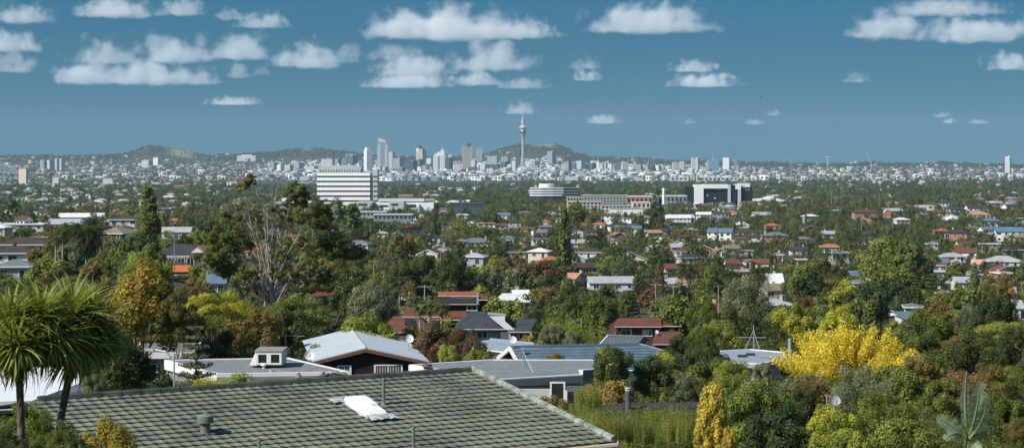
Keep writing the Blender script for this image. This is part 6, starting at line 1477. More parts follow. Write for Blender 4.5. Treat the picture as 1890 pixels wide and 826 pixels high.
# brown brick house, right of centre
BR = mat('russet_tile', (.155, .060, .040), .75, .2, 1, bands=(.14, .3, 2)); BW = mat('dark_brick', (.10, .045, .030), .85, .15, 2); BR2 = mat('brown_tile', (.135, .058, .042), .75, .2, 1, bands=(.14, .3, 2))
def part_house(name, D, pxc, rb, lab, cat='house', rz=0.0):
    s = D / F; o = empty(name, ((pxc - CX) * s, D, CZ - (rb - HOR) * s - 1.0)); return o, s, (lambda p: (p - pxc) * s), (lambda r: (rb - r) * s + 1.0)
def roofslab(o, X, Z, p0, p1, rt, rbm, m, dep=3.2, skew=0.0, y0=0.0, th=.14, nm='roof', back=True):
    """a roof slope facing the camera: top edge at rt set dep behind the lower edge at rbm"""
    mb = MB(); s = abs(X(1) - X(0)); D = o.location.y
    kx = (D + y0 + dep) / D      # the far edge is farther: widen so that it spans the same pixels
    def bx(p, y): return ((p - CX) * (D + y) / F) - o.location.x
    def bz(r, y): return CZ - (r - HOR) * (D + y) / F - o.location.z
    A = [(bx(p0, y0), y0, bz(rbm, y0)), (bx(p1, y0), y0, bz(rbm, y0)), (bx(p1 - skew, y0 + dep), y0 + dep, bz(rt, y0 + dep)), (bx(p0 + skew, y0 + dep), y0 + dep, bz(rt, y0 + dep))]
    n = len(mb.v); mb.v += A + [(x, y, z - th) for x, y, z in A]
    for q in ((0, 1, 2, 3), (7, 6, 5, 4), (4, 5, 1, 0), (5, 6, 2, 1), (7, 4, 0, 3)): mb.f.append(tuple(n + i for i in q)); mb.m.append(0)
    if back:
        n = len(mb.v); zb_ = bz(rbm, y0) ; mb.v += [A[3], A[2], (A[1][0], y0 + 2 * dep, zb_), (A[0][0], y0 + 2 * dep, zb_)]; mb.f.append((n, n + 1, n + 2, n + 3)); mb.m.append(0)
        n = len(mb.v); mb.v += [A[0], A[3], (A[0][0], y0 + 2 * dep, zb_), A[1], A[2], (A[1][0], y0 + 2 * dep, zb_)]; mb.f += [(n, n + 1, n + 2), (n + 5, n + 4, n + 3)]; mb.m += [0, 0]
    mb.build(nm, m, o)
    mb = MB(); mb.tube([(A[0][0], y0 - .06, A[0][2] - .04), (A[1][0], y0 - .06, A[1][2] - .04)], .07, 6); mb.build('gutter', mat('gutter_grey', (.5, .48, .46), .6), o)
def wallbox(o, p0, p1, rt, rb, y0, y1, m, nm='wall'):
    D = o.location.y + y0; s = D / F; mb = MB(); mb.box((p0 - CX) * s - o.location.x, (p1 - CX) * s - o.location.x, y0, y1, CZ - (rb - HOR) * s - o.location.z, CZ - (rt - HOR) * s - o.location.z); return mb.build(nm, m, o)
def win_px(o, p0, p1, r0, r1, y, panes=2):
    D = o.location.y + y; s = D / F; w = bpy.data.objects.new('window', window_mesh(max((p1 - p0) * s, .4), max((r1 - r0) * s, .4), panes)); w.location = (((p0 + p1) / 2 - CX) * s - o.location.x, y - .01, CZ - (r1 - HOR) * s - o.location.z); link(w, o); return w
o, s, X, Z = part_house('brown_brick_house', 270.0, 1190, 650, '')
wallbox(o, 1138, 1219, 601, 660, .8, 8, BW); roofslab(o, X, Z, 1134, 1222, 586, 602.5, BR, 3.4, 3)
wallbox(o, 1221, 1256, 601, 660, 1.6, 8, BW); roofslab(o, X, Z, 1219, 1258, 591, 601.5, BR, 3, -2, .8)
wallbox(o, 1128, 1140, 590, 640, 2.5, 7, mat('brick_side', (.16, .06, .035), .85), 'side_wing')
roofslab(o, X, Z, 1204, 1262, 611, 635, BR2, 3.6, 6, -3.2, back=False); roofslab(o, X, Z, 1118, 1140, 606, 622, BR2, 3, 5, -1.8, back=False); wallbox(o, 1208, 1256, 635, 655, -2.8, .7, BW)
win_px(o, 1186, 1203, 607, 620, .8); win_px(o, 1147, 1164, 607, 620, .8); 
mb = MB(); mb.box(X(1188), X(1199), .70, .74, Z(619), Z(608.5)); mb.build('white_blind', M_WHITE, o)
mb = MB(); D = 266; mb.box(X(1228), X(1246), -2.4, -2.2, Z(632), Z(627)); mb.build('skylight', M_STEEL, o)
for q in (1165, 1217): wallbox(o, q, q + 1, 603, 621, .72, .79, M_WHITE, 'downpipe')
tag(o, 'two storey dark brick house with russet tiled roofs', 'house'); reserve(1130, 1258, 585, 632, 270, .9); dish(1211.5, 612, 7, 269, 'small white dish on the brown brick house wall', .3)
# brown roof complex, left of centre
o, s, X, Z = part_house('brown_roofed_house', 275.0, 850, 640, '')
wallbox(o, 815, 880, 560, 640, .8, 7, mat('black_boarding', (.022, .018, .017), .8)); roofslab(o, X, Z, 806, 885, 545, 561, mat('near_black_tile', (.030, .027, .026), .75, .2, 1, bands=(.14, .2, 2)), 2.6, 1, .3, nm='lower_dark_slope', back=False)
roofslab(o, X, Z, 808, 884, 537.5, 546, mat('terracotta_brown', (.27, .085, .055), .75, .15, 1), 2.2, 1, 2.4, nm='upper_brown_slope'); wallbox(o, 882, 898, 552, 640, 2, 7, mat('black_boarding', (.022, .018, .017), .8), 'side_wing'); roofslab(o, X, Z, 880, 901, 545, 553, BR, 2.4, 1, 1.5, nm='side_roof')
win_px(o, 862, 880, 562, 573, .8); wallbox(o, 880, 883, 540, 561, .1, .3, mat('pale_barge', (.45, .38, .33), .8), 'bargeboard')
roofslab(o, X, Z, 780, 862, 573, 590, BR, 3, 0, -2.5, nm='lower_roof', back=False); roofslab(o, X, Z, 893, 965, 566, 592, BR, 4, 12, 2.5, nm='rear_roof')
tag(o, 'dark upper storey house with brown tiled roof strips', 'house'); reserve(808, 900, 538, 575, 275, .93)
o, s, X, Z = part_house('brown_hipped_house', 255.0, 750, 640, '')
roofslab(o, X, Z, 700, 800, 583, 613, BR, 4.8, 26, -1, nm='hip_roof'); roofslab(o, X, Z, 742, 812, 567, 584, BR, 3.5, 8, 3.5, nm='upper_hip_roof'); wallbox(o, 706, 796, 612, 640, 0, 8, BW)
mb = MB(); D = 255; mb.v = [(X(745), .9, Z(604.5)), (X(765), .9, Z(604.5)), (X(763.5), 2.3, Z(595.5) + .25), (X(746.5), 2.3, Z(595.5) + .25)]; mb.v += [(x, y, z + .16) for x, y, z in mb.v]; mb.f = [(0, 3, 2, 1), (4, 5, 6, 7), (0, 1, 5, 4), (1, 2, 6, 5), (2, 3, 7, 6), (3, 0, 4, 7)]; mb.m = [0] * 6; mb.build('skylight', M_GLASS, o)
tag(o, 'broad brown tiled hipped roof house with a dark skylight', 'house'); reserve(705, 812, 567, 610, 255, .75)
# slate roofed pair with white gable strip
o, s, X, Z = part_house('slate_roofed_house', 215.0, 905, 650, ''); SL = mat('slate_tile', (.055, .065, .075), .6, .2, 1, bands=(.13, .35, 2))
wallbox(o, 862, 922, 605, 660, 0, 8, mat('blue_render', (.30, .36, .42), .8)); roofslab(o, X, Z, 838, 925, 574, 607, SL, 4.4, 30, -.8, nm='hip_roof')
wallbox(o, 924, 976, 612, 660, -1, 7, mat('dark_render', (.12, .13, .14), .8), 'lower_wall')
mb = MB(); y = -1.3; D = 215 + y; ss = D / F; g_ = lambda p, r: ((p - CX) * ss - o.location.x, y, CZ - (r - HOR) * ss - o.location.z)
P = [g_(903, 583), g_(932, 583), g_(932, 592), g_(950, 608), g_(933, 608)]; mb.quad(P); mb.v += [(x, yy + .3, z) for x, yy, z in P]; mb.f += [tuple(range(9, 4, -1))] + [(i, 5 + i, 5 + (i + 1) % 5, (i + 1) % 5) for i in range(5)]; mb.m += [0] * 6; mb.build('white_gable', M_WHITE, o)
mb = MB(); P = [g_(900, 578), g_(934, 581), g_(934, 583.4), g_(900, 580.5)]; mb.quad(P); mb.v += [(x, yy + 2, z) for x, yy, z in P]; mb.f += [(7, 6, 5, 4), (0, 4, 5, 1), (1, 5, 6, 2), (2, 6, 7, 3), (3, 7, 4, 0)]; mb.m += [0] * 5; mb.build('gable_cap', mat('cap_grey', (.35, .38, .4), .6), o)
roofslab(o, X, Z, 938, 978, 588, 612, SL, 3.5, -14, -1.8, nm='side_roof', back=False); roofslab(o, X, Z, 905, 938, 588, 607, SL, 2, -14, -1.0, nm='strip_roof', back=False)
win_px(o, 940, 955, 614, 628, -1); win_px(o, 958, 972, 614, 628, -1); win_px(o, 880, 900, 610, 624, 0)
tag(o, 'slate roofed house with a white slanted gable strip', 'house'); reserve(845, 978, 575, 612, 215, .85)
# low grey metal roof house, right
o, c, Q = flat_poly('metal_roofed_house', [(1290, 668), (1402, 672), (1452, 664), (1448, 650), (1385, 645), (1330, 648)], 13.2, .25, 3.6, mat('grey_blue_metal', (.29, .34, .38), .5, .08, .8), mat('grey_trim', (.35, .38, .41), .6), mat('cream_boards', (.46, .45, .41), .8, .08, 1, bands=(.5, .18, 0)), .35)
tag(o, 'cream boarded house with a low grey metal roof', 'house'); reserve(1335, 1450, 645, 692, 122, .85)
for (px, row) in ((1370, 659), (1385, 656)):
    p = at(px, row, 13.2 * F / (row - HOR)) - c; mb = MB(); mb.box(p.x - .3, p.x + .3, p.y - .15, p.y + .15, 3.6, 3.78); mb.build('roof_vent', mat('vent_black', (.04, .04, .04), .7), o)
def flue(px, rt, rb, D, w, lab, m, capm):
    s = D / F; r = w * s / 2; p = at(px, rb, D); h_ = (rb - rt) * s; o = empty('chimney_pipe', p); mb = MB(); mb.lathe([(r, -1), (r, h_ * .82)], 18); mb.build('pipe', m, o); mb = MB(); mb.lathe([(r * 1.15, h_ * .8), (r * 1.15, h_ * .88), (r * .9, h_ * .89), (r * .9, h_ * .93), (r * 1.25, h_ * .94), (r * 1.2, h_ * .99), (r * .3, h_)], 18); mb.build('cowl', capm, o); tag(o, lab, 'chimney'); reserve(px - w / 2, px + w / 2, rt, rb, D, .95)
flue(1159, 714, 745, 72, 10, 'dark round flue with a silver cowl above the bamboo', mat('dark_flue', (.12, .14, .15), .45, .2, 4, metal=.3), mat('silver_cowl', (.65, .66, .66), .35, .1, 3, metal=.4)); flue(1458, 624, 652, 118, 7, 'silver pipe chimney left of the yellow leaved tree', M_STEEL, M_STEEL)
o, c, Q = flat_poly('dark_roofed_shed', [(1070, 750), (1090, 753), (1300, 750.5), (1290, 742), (1150, 743)], 9.6, .2, 2.6, mat('dark_shingle', (.045, .045, .047), .85, .3, 2, bump=.5), mat('dark_edge', (.05, .05, .05), .8), mat('dark_wall', (.05, .05, .05), .8), .3, .01, mat('dark_edge', (.05, .05, .05), .8)); tag(o, 'dark flat shed roof almost buried in feathery green shrubs', 'shed'); reserve(1090, 1285, 741, 750, 74, .6)
# white metal roofs at left
o, c, Q = flat_poly('white_roofed_building', [(-60, 745), (60, 741), (150, 708), (150, 678), (-60, 680)], 11.2, .35, 3, mat('bright_white_metal', (.78, .79, .80), .4, .04), M_WHITE, mat('shade_wall', (.3, .3, .3), .8), .4); tag(o, 'larger upper white metal roofed building behind the cabbage trees', 'building', 'white metal roofs'); reserve(0, 150, 680, 725, 95, .4)
o, c, Q = flat_poly('white_roofed_building', [(-40, 756), (60, 741), (150, 733), (196, 715), (196, 710), (60, 714)], 11.6, .30, 3, mat('bright_white_metal', (.78, .79, .80), .4, .04), mat('fascia_grey', (.5, .5, .5), .7), mat('shade_wall', (.3, .3, .3), .8), .4); tag(o, 'lower white metal roofed wing right above the green tiles', 'building', 'white metal roofs'); reserve(60, 196, 708, 735, 90, .6)
# wooden deck and grey roofs seen between the left trees
o = house(292, 646, 44, 'flat', 'grey', 'grey', 1, D=132, rot=.1, label='small grey flat roof left of the street lamp', keep=.5)
o = house(830, 665, 60, 'gable', 'green grey', 'pale', 1, D=150, rot=.3, label='pale shed with a dark edge right of the pale metal roof', keep=.5)
# ---------------------------------------------------------------- special plants
def np_obj(name, V, Q, T, m, parent, color=(1, 1, 1, 1)):
    o = bpy.data.objects.new(name, np_mesh(name, V, Q, m, tint=T)); o.color = color; return link(o, parent)
def strap_head(ln, n, seed, lean=(0.25, 0), w=.05, hang=0.0):
    """a head of long sword leaves; returns V,Q,T"""
    rng = np.random.default_rng(seed); VV, TT = [], []
    for i in range(n):
        th = i * 2.39996; el = 1.45 - 2.2 * (i / n) ** .9 - hang; L_ = ln * (.7 + .5 * rng.random()); d = np.array([math.cos(th), math.sin(th), 0.]); side = np.array([-math.sin(th), math.cos(th), 0.])
        p = d * .03; e = el; pts = [p]; sg = 6
        for k in range(sg):
            p = p + (d * math.cos(e) + np.array([0, 0, math.sin(e)]) + np.array([lean[0], lean[1], 0]) * (k / sg)) * L_ / sg; pts.append(p); e -= (.03 + .24 * rng.random()) * (1 if e > -1.3 else 0)
        tw = (rng.random() - .5) * 1.2; s2 = side * math.cos(tw) + np.array([0, 0, math.sin(tw)])
        ww = [w * .5, w * .9, w, w * .95, w * .75, w * .4, .004]
        c = (.8 + .5 * rng.random()) * np.array([1, 1, 1]) * (np.array([1.15, 1.05, .8]) if rng.random() < .25 else 1)
        if el < -.55: c = np.array([.95, .78, .60]) * (.6 + .5 * rng.random())
        for k in range(sg):
            a, b = pts[k], pts[k + 1]; VV.append([a - s2 * ww[k] / 2, b - s2 * ww[k + 1] / 2, b + s2 * ww[k + 1] / 2, a + s2 * ww[k] / 2]); TT.append(c)
    V = np.array(VV).reshape(-1, 3); return V, np.arange(len(V)).reshape(-1, 4), np.array(TT)
def rot_scale(V, pos, s=1.0, a=0.0): c, s_ = math.cos(a), math.sin(a); R_ = np.array([[c, -s_, 0], [s_, c, 0], [0, 0, 1]]); return V @ R_.T * s + np.array(pos)
def cabbage(pxb, rowb, pxt, rowt, heads, D, lab, tw):
    s = D / F; b0 = at(pxb, rowb, D); gz = G(pxb, D); o = empty('cabbage_tree', (b0.x - (rowb and 0), D, gz)); X = lambda p: (p - pxb) * s; Z = lambda r: CZ - (r - HOR) * s - gz
    mb = MB(); k = Vector((X(pxt), 0, Z(rowt))); dz = (k.x) / (Z(rowt) - Z(rowb)); x0 = -dz * Z(rowb); r = tw * s / 2
    mb.tube([(x0 * .6, 0, -.4), (x0 * .5 , 0, Z(rowb) * .6), (0, 0, Z(rowb)), tuple(k * .5 + Vector((0, 0, Z(rowb) * .5))), tuple(k)], [r * 1.5, r * 1.2, r, r * .9, r * .95], 12); mb.build('trunk', M_CAB, o, smooth=True)
    for i, (px, row, sz, dy) in enumerate(heads):
        hp = Vector((X(px), dy, Z(row))); mb = MB(); mb.tube([tuple(k), tuple(k.lerp(hp, .6) - Vector((0, 0, .08))), tuple(hp)], [r * .7, r * .55, r * .5], 8); mb.build('branch', M_CAB, o)
        V, Q, T = strap_head(sz * s * .84, 240, 40 + i + int(px), lean=(.38, 0), w=.046); np_obj('leaf_head', rot_scale(V, hp, 1, i * 1.3), Q, T, M_LEAF, o, (.23, .26, .075, 1))
        V, Q, T = strap_head(sz * s * .55, 80, 90 + i + int(px), lean=(.02, 0), w=.028, hang=2.05); np_obj('hanging_leaves', rot_scale(V, hp - Vector((0, 0, .05)), 1, i), Q, T * 1.0, M_LEAF, o, (.13, .125, .05, 1))
    return o, X, Z, s
M_CAB = mat('cabbage_tree_bark', (.15, .115, .085), .95, .45, 9, bump=1)
def spray(o, X, Z, px, row, wpx, hpx, s, seed, dy=-.35):
    r = np.random.default_rng(seed); n = 16; C, R_ = [], []
    for i in range(n):
        a = (i / n - .5) * 2.0
        for q in np.linspace(.15, 1, 7): C.append((X(px) + math.sin(a) * q * wpx * s / 2, dy + .08 * r.normal() * q, Z(row) - q * hpx * s * math.cos(a * .8))); R_.append(.012 + .013 * q)
    V, Q, T = leaves(np.array(C), np.array(R_), 3000, .007, .7, r, vary=.3); np_obj('flower_spray', V, Q, T, M_LEAF, o, (.30, .26, .05, 1))
o, X, Z, s = cabbage(39, 800, 36, 690, [(-12, 640, 96, .15), (28, 596, 104, -.2), (70, 590, 112, .1), (40, 640, 104, -.35), (92, 630, 92, .2), (-2, 600, 84, .3)], 25.0, '', 15)
tag(o, 'left cabbage tree with a straight thick trunk and shaggy crown', 'tree', 'cabbage trees'); spray(o, X, Z, 78, 582, 46, 42, s, 1); spray(o, X, Z, 2, 640, 40, 40, s, 2); spray(o, X, Z, 12, 590, 30, 30, s, 3)
o, X, Z, s = cabbage(105, 810, 128, 690, [(112, 612, 96, .15), (140, 585, 112, -.2), (165, 600, 104, .1), (150, 640, 100, -.3), (185, 640, 60, .2)], 26.0, '', 15)
tag(o, 'right cabbage tree with a leaning trunk and wind swept leaves', 'tree', 'cabbage trees'); spray(o, X, Z, 178, 600, 44, 44, s, 4); spray(o, X, Z, 140, 620, 30, 30, s, 5)
BOXES.append((-20, 215, 500, 720, 24, 1.2))
# palms
def palm(px, row, crown_px, D, color, lab, up1=-.6, arch=1.5, nf=46, trunk_r=.16, name='palm_tree', lw=.035, skirt=False):
    gz = G(px, D); s = D / F; top = CZ - (row - HOR) * s; R_ = crown_px * s / 2; h = max(top - R_ * .65 - gz, 1.0); o = empty(name, ((px - CX) * s, D, gz), random.random() * 6)
    mb = MB(); mb.tube([(0, 0, -.5), (0.03, 0, h * .5), (0, 0, h)], [trunk_r * 1.2, trunk_r, trunk_r * 1.1], 10); mb.lathe([(trunk_r, h - .5), (trunk_r * 1.8, h - .1), (trunk_r, h + .2)], 10); mb.build('trunk', M_POLE, o)
    V, Q, T = frond_mesh(nf, R_ * 1.4, arch, int(px), up1=up1, lw=lw); np_obj('fronds', V + np.array([0, 0, h]), Q, T, M_LEAF, o, (*color, 1))
    if skirt:
        V, Q, T = frond_mesh(22, R_ * .8, .6, int(px) + 3, up0=-1.0, up1=-1.5, lw=lw); np_obj('dead_fronds', V + np.array([0, 0, h - .1]), Q, T, M_LEAF, o, (.20, .14, .07, 1))
    tag(o, lab, 'palm'); reserve(px - crown_px / 2, px + crown_px / 2, row, row + crown_px * .8, D, .85); return o
palm(160, 409, 66, 330, (.050, .068, .026), 'big date palm with arching fronds in front of the tan roof', up1=-.9, nf=80, trunk_r=.32)
palm(116, 414, 34, 340, (.10, .12, .03), 'taller of two slim palms left of the date palm', nf=24, arch=1.8); palm(103, 428, 30, 335, (.12, .12, .035), 'shorter yellowish palm left of the date palm', nf=20, arch=1.8)
palm(792, 548, 38, 225, (.12, .15, .03), 'bright green palm just left of the dark upper storey house', nf=22, arch=1.9, lw=.06); palm(815, 554, 34, 222, (.10, .13, .03), 'leafy palm in front of the dark upper storey house wall', nf=20, arch=1.9, lw=.06); palm(775, 556, 30, 228, (.09, .12, .03), 'low palm beside the brown hipped roof', nf=18, arch=1.9, lw=.06)
palm(738, 505, 50, 290, (.05, .065, .035), 'dark palm standing before the long hedge trees', nf=30, arch=1.7); palm(981, 562, 44, 240, (.085, .10, .04), 'pale crowned palm right of the slate roofed house', nf=28, arch=1.7)
palm(1557, 505, 26, 520, (.11, .11, .04), 'fan palm with a skirt of brown dead fronds', nf=34, arch=1.2, skirt=True, trunk_r=.35); palm(1552, 470, 24, 560, (.07, .075, .03), 'palm below the orange bungalow', nf=26, arch=1.5, skirt=True)
palm(1269, 480, 44, 470, (.06, .08, .03), 'feathery palm left of centre among the hillside gardens', nf=26); palm(1345, 492, 34, 430, (.055, .075, .028), 'dark feathery palm right of the tiered pine', nf=26); palm(1405, 492, 40, 430, (.05, .07, .025), 'broad dark palm below the red brown roofs', nf=30)
# gum with bare pale stems
def gum():
    D = 205.0; s = D / F; gz = G(500, D); o = empty('gum_tree', ((500 - CX) * s, D, gz)); X = lambda p: (p - 500) * s; Z = lambda r: CZ - (r - HOR) * s - gz; rng = random.Random(9)
    ends = [(448, 338), (458, 362), (470, 336), (484, 352), (492, 330), (503, 346), (512, 336), (497, 380), (520, 352), (476, 410), (545, 405), (560, 420), (538, 372), (575, 455), (590, 440), (440, 420), (520, 430), (462, 470), (600, 500), (555, 350), (585, 480), (430, 470), (466, 380), (480, 375), (505, 410), (530, 378), (552, 398), (568, 440), (515, 460), (490, 450), (445, 395), (455, 440)]
    for i, (px, row) in enumerate(ends):
        b = (500 + rng.uniform(-14, 14), 548); dy = rng.uniform(-2.2, 2.2); mb = MB(); n = 9; P, Rd = [], []
        for k in range(n):
            t_ = k / (n - 1); x = b[0] + (px - b[0]) * t_ ** 1.5 + rng.uniform(-2.5, 2.5) * (0 < k < n - 1); r_ = 600 + (row - 600) * t_
            P.append((X(x), dy * t_, Z(r_))); Rd.append((.07 if i % 3 else .11) * (1 - t_) ** .7 + .012)
        mb.tube(P, Rd, 6)
        for q in range(12):
            k = rng.randrange(2, n - 1); a = Vector(P[k]); l = rng.uniform(.8, 2.2) * (1.3 - k / n); sg = rng.choice((-1, 1))
            e1 = a + Vector((sg * l * .5, rng.uniform(-.5, .5), l * .9)); mb.tube([a, (a + e1) / 2 + Vector((sg * l * .12, 0, -.05)), e1], [.04, .028, .012], 4); mb.tube([(a + e1) / 2, e1 + Vector((sg * l * .4, 0, -.2 * l))], [.02, .008], 3)
        mb.build('stem', M_PALEBARK if i % 7 else mat('rust_bark', (.17, .10, .07), .9, .3, 2), o)
    for (px, row, r_, n, col) in [(470, 333, 13, 1500, 'o'), (452, 345, 10, 900, 'g'), (546, 348, 17, 2300, 'g'), (560, 362, 17, 2300, 'g'), (545, 378, 18, 2300, 'g'), (590, 378, 20, 2600, 'd'), (565, 395, 22, 3200, 'g'), (530, 400, 16, 1800, 'g'), (600, 405, 26, 4200, 'd'), (505, 385, 9, 500, 'o'), (475, 395, 12, 600, 'o'),
            (615, 445, 30, 6000, 'g'), (640, 470, 28, 5400, 'd'), (590, 460, 18, 2200, 'g'), (650, 510, 26, 4600, 'd'), (560, 445, 14, 1400, 'g'), (600, 520, 30, 5200, 'd'), (428, 470, 26, 4200, 'g'), (410, 500, 26, 4200, 'g'), (455, 455, 16, 1300, 'g'), (395, 460, 22, 3200, 'g'), (520, 470, 14, 1000, 'g'), (535, 505, 16, 1400, 'd'), (447, 380, 9, 500, 'o'), (485, 435, 9, 400, 'o'), (425, 405, 20, 3000, 'g'), (405, 435, 22, 3400, 'g'), (440, 430, 15, 1500, 'g'), (380, 480, 22, 3000, 'g'), (460, 500, 18, 2200, 'g'), (510, 505, 16, 1500, 'g'), (575, 490, 18, 2200, 'g'), (500, 440, 9, 500, 'g'), (530, 445, 10, 600, 'g')]:
        r2 = np.random.default_rng(int(px + row)); k = 16; C, R_ = blob_clumps(k, r_ * s * 1.15, r_ * s * .8, 0, r_ * s * .30, r2, inner=.2, lower=-.9); C = C + np.array([X(px), r2.uniform(-2, 2), Z(row)])
        V, Q, T = leaves(C, R_, int(n * .8), .13, .35, r2, squash=(1.2, 1.2, .75)); np_obj('foliage', V, Q, T, M_LEAF, o, {'g': (.16, .175, .042, 1), 'd': (.10, .12, .036, 1), 'o': (.18, .14, .06, 1)}[col])
    tag(o, 'tall gum with many bare pale stems and leafy side boughs', 'tree')
gum(); BOXES.append((440, 585, 330, 520, 205, .80))
# banana
def banana():
    D = 52.0; s = D / F; gz = G(1790, D); o = empty('banana_plant', ((1790 - CX) * s, D, gz)); X = lambda p: (p - 1790) * s; Z = lambda r: CZ - (r - HOR) * s - gz
    base = Vector((X(1786), 0, Z(812)))
    mb = MB(); mb.tube([(0, 0, -.2), (X(1786), 0, Z(830)), tuple(base)], [.16, .12, .09], 10); mb.build('stalk', mat('banana_stalk', (.16, .17, .06), .6), o)
    M_BAN = foliage_mat('banana_leaf', .25, .38)
    for i, (tip, mid, wd, dy, col) in enumerate([((1786, 684), (1782, 745), 20, .1, .9), ((1806, 700), (1799, 755), 44, -.25, 1.25), ((1812, 728), (1808, 770), 30, -.5, 1.1), ((1724, 768), (1752, 782), 28, -.3, 1.2), ((1735, 805), (1762, 795), 24, -.5, 1.0), ((1826, 800), (1808, 798), 26, .2, .9), ((1770, 780), (1778, 795), 20, -.6, 1.1), ((1800, 826), (1794, 815), 20, -.5, .9)]):
        T_ = Vector((X(tip[0]), dy, Z(tip[1]))); M_ = Vector((X(mid[0]), dy * .6, Z(mid[1]))); n = 46; VV, TT = [], []; rng = random.Random(i)
        pt = lambda t_: base * (1 - t_) ** 2 + (M_ * 2 - (base + T_) / 2) * 2 * t_ * (1 - t_) + T_ * t_ ** 2
        w = wd * s / 2
        for side in (-1, 1):
            cut = 0; fold = rng.uniform(.15, .5)
            for k in range(n):
                t0, t1 = .22 + .78 * k / n, .22 + .78 * (k + 1) / n
                if rng.random() < .4: cut = rng.uniform(.4, 1.0)
                else: cut *= .55
                a, b = pt(t0), pt(t1); d = (b - a).normalized(); out = d.cross(Vector((0, 1, 0))).normalized() * side; out = (out + Vector((0, fold * (1 if side < 0 else -1) * .8, -.25))).normalized()
                wt_ = w * max(math.sin(min(1, (t0 - .15) / .85) ** .9 * PI * .90 + .16), 0) ** .6
                wt_ *= rng.uniform(.82, 1.05) * (1 - .35 * (cut > .55)); e = out * wt_ * 2 * .55; sw = d * (-.10 * wt_) - Vector((0, 0, cut * .25 * wt_)); g_ = d * (b - a).length * (.75 * cut)
                VV.append([tuple(a), tuple(b), tuple(b + e + sw - g_), tuple(a + e + sw + g_ * .3)]); c_ = col * rng.uniform(.88, 1.1); TT.append([c_, c_, c_])
        V = np.array(VV).reshape(-1, 3); np_obj('leaf', V, np.arange(len(V)).reshape(-1, 4), np.array(TT), M_BAN, o, (.30, .36, .24, 1))
        mb = MB(); mb.tube([tuple(pt(q / 8)) for q in range(9)], [.035 - .0035 * q for q in range(9)], 6); mb.build('midrib', mat('midrib', (.25, .28, .12), .6), o)
    tag(o, 'banana plant with tall torn grey green leaves', 'plant'); BOXES.append((1725, 1832, 684, 826, 52, .93))
banana()

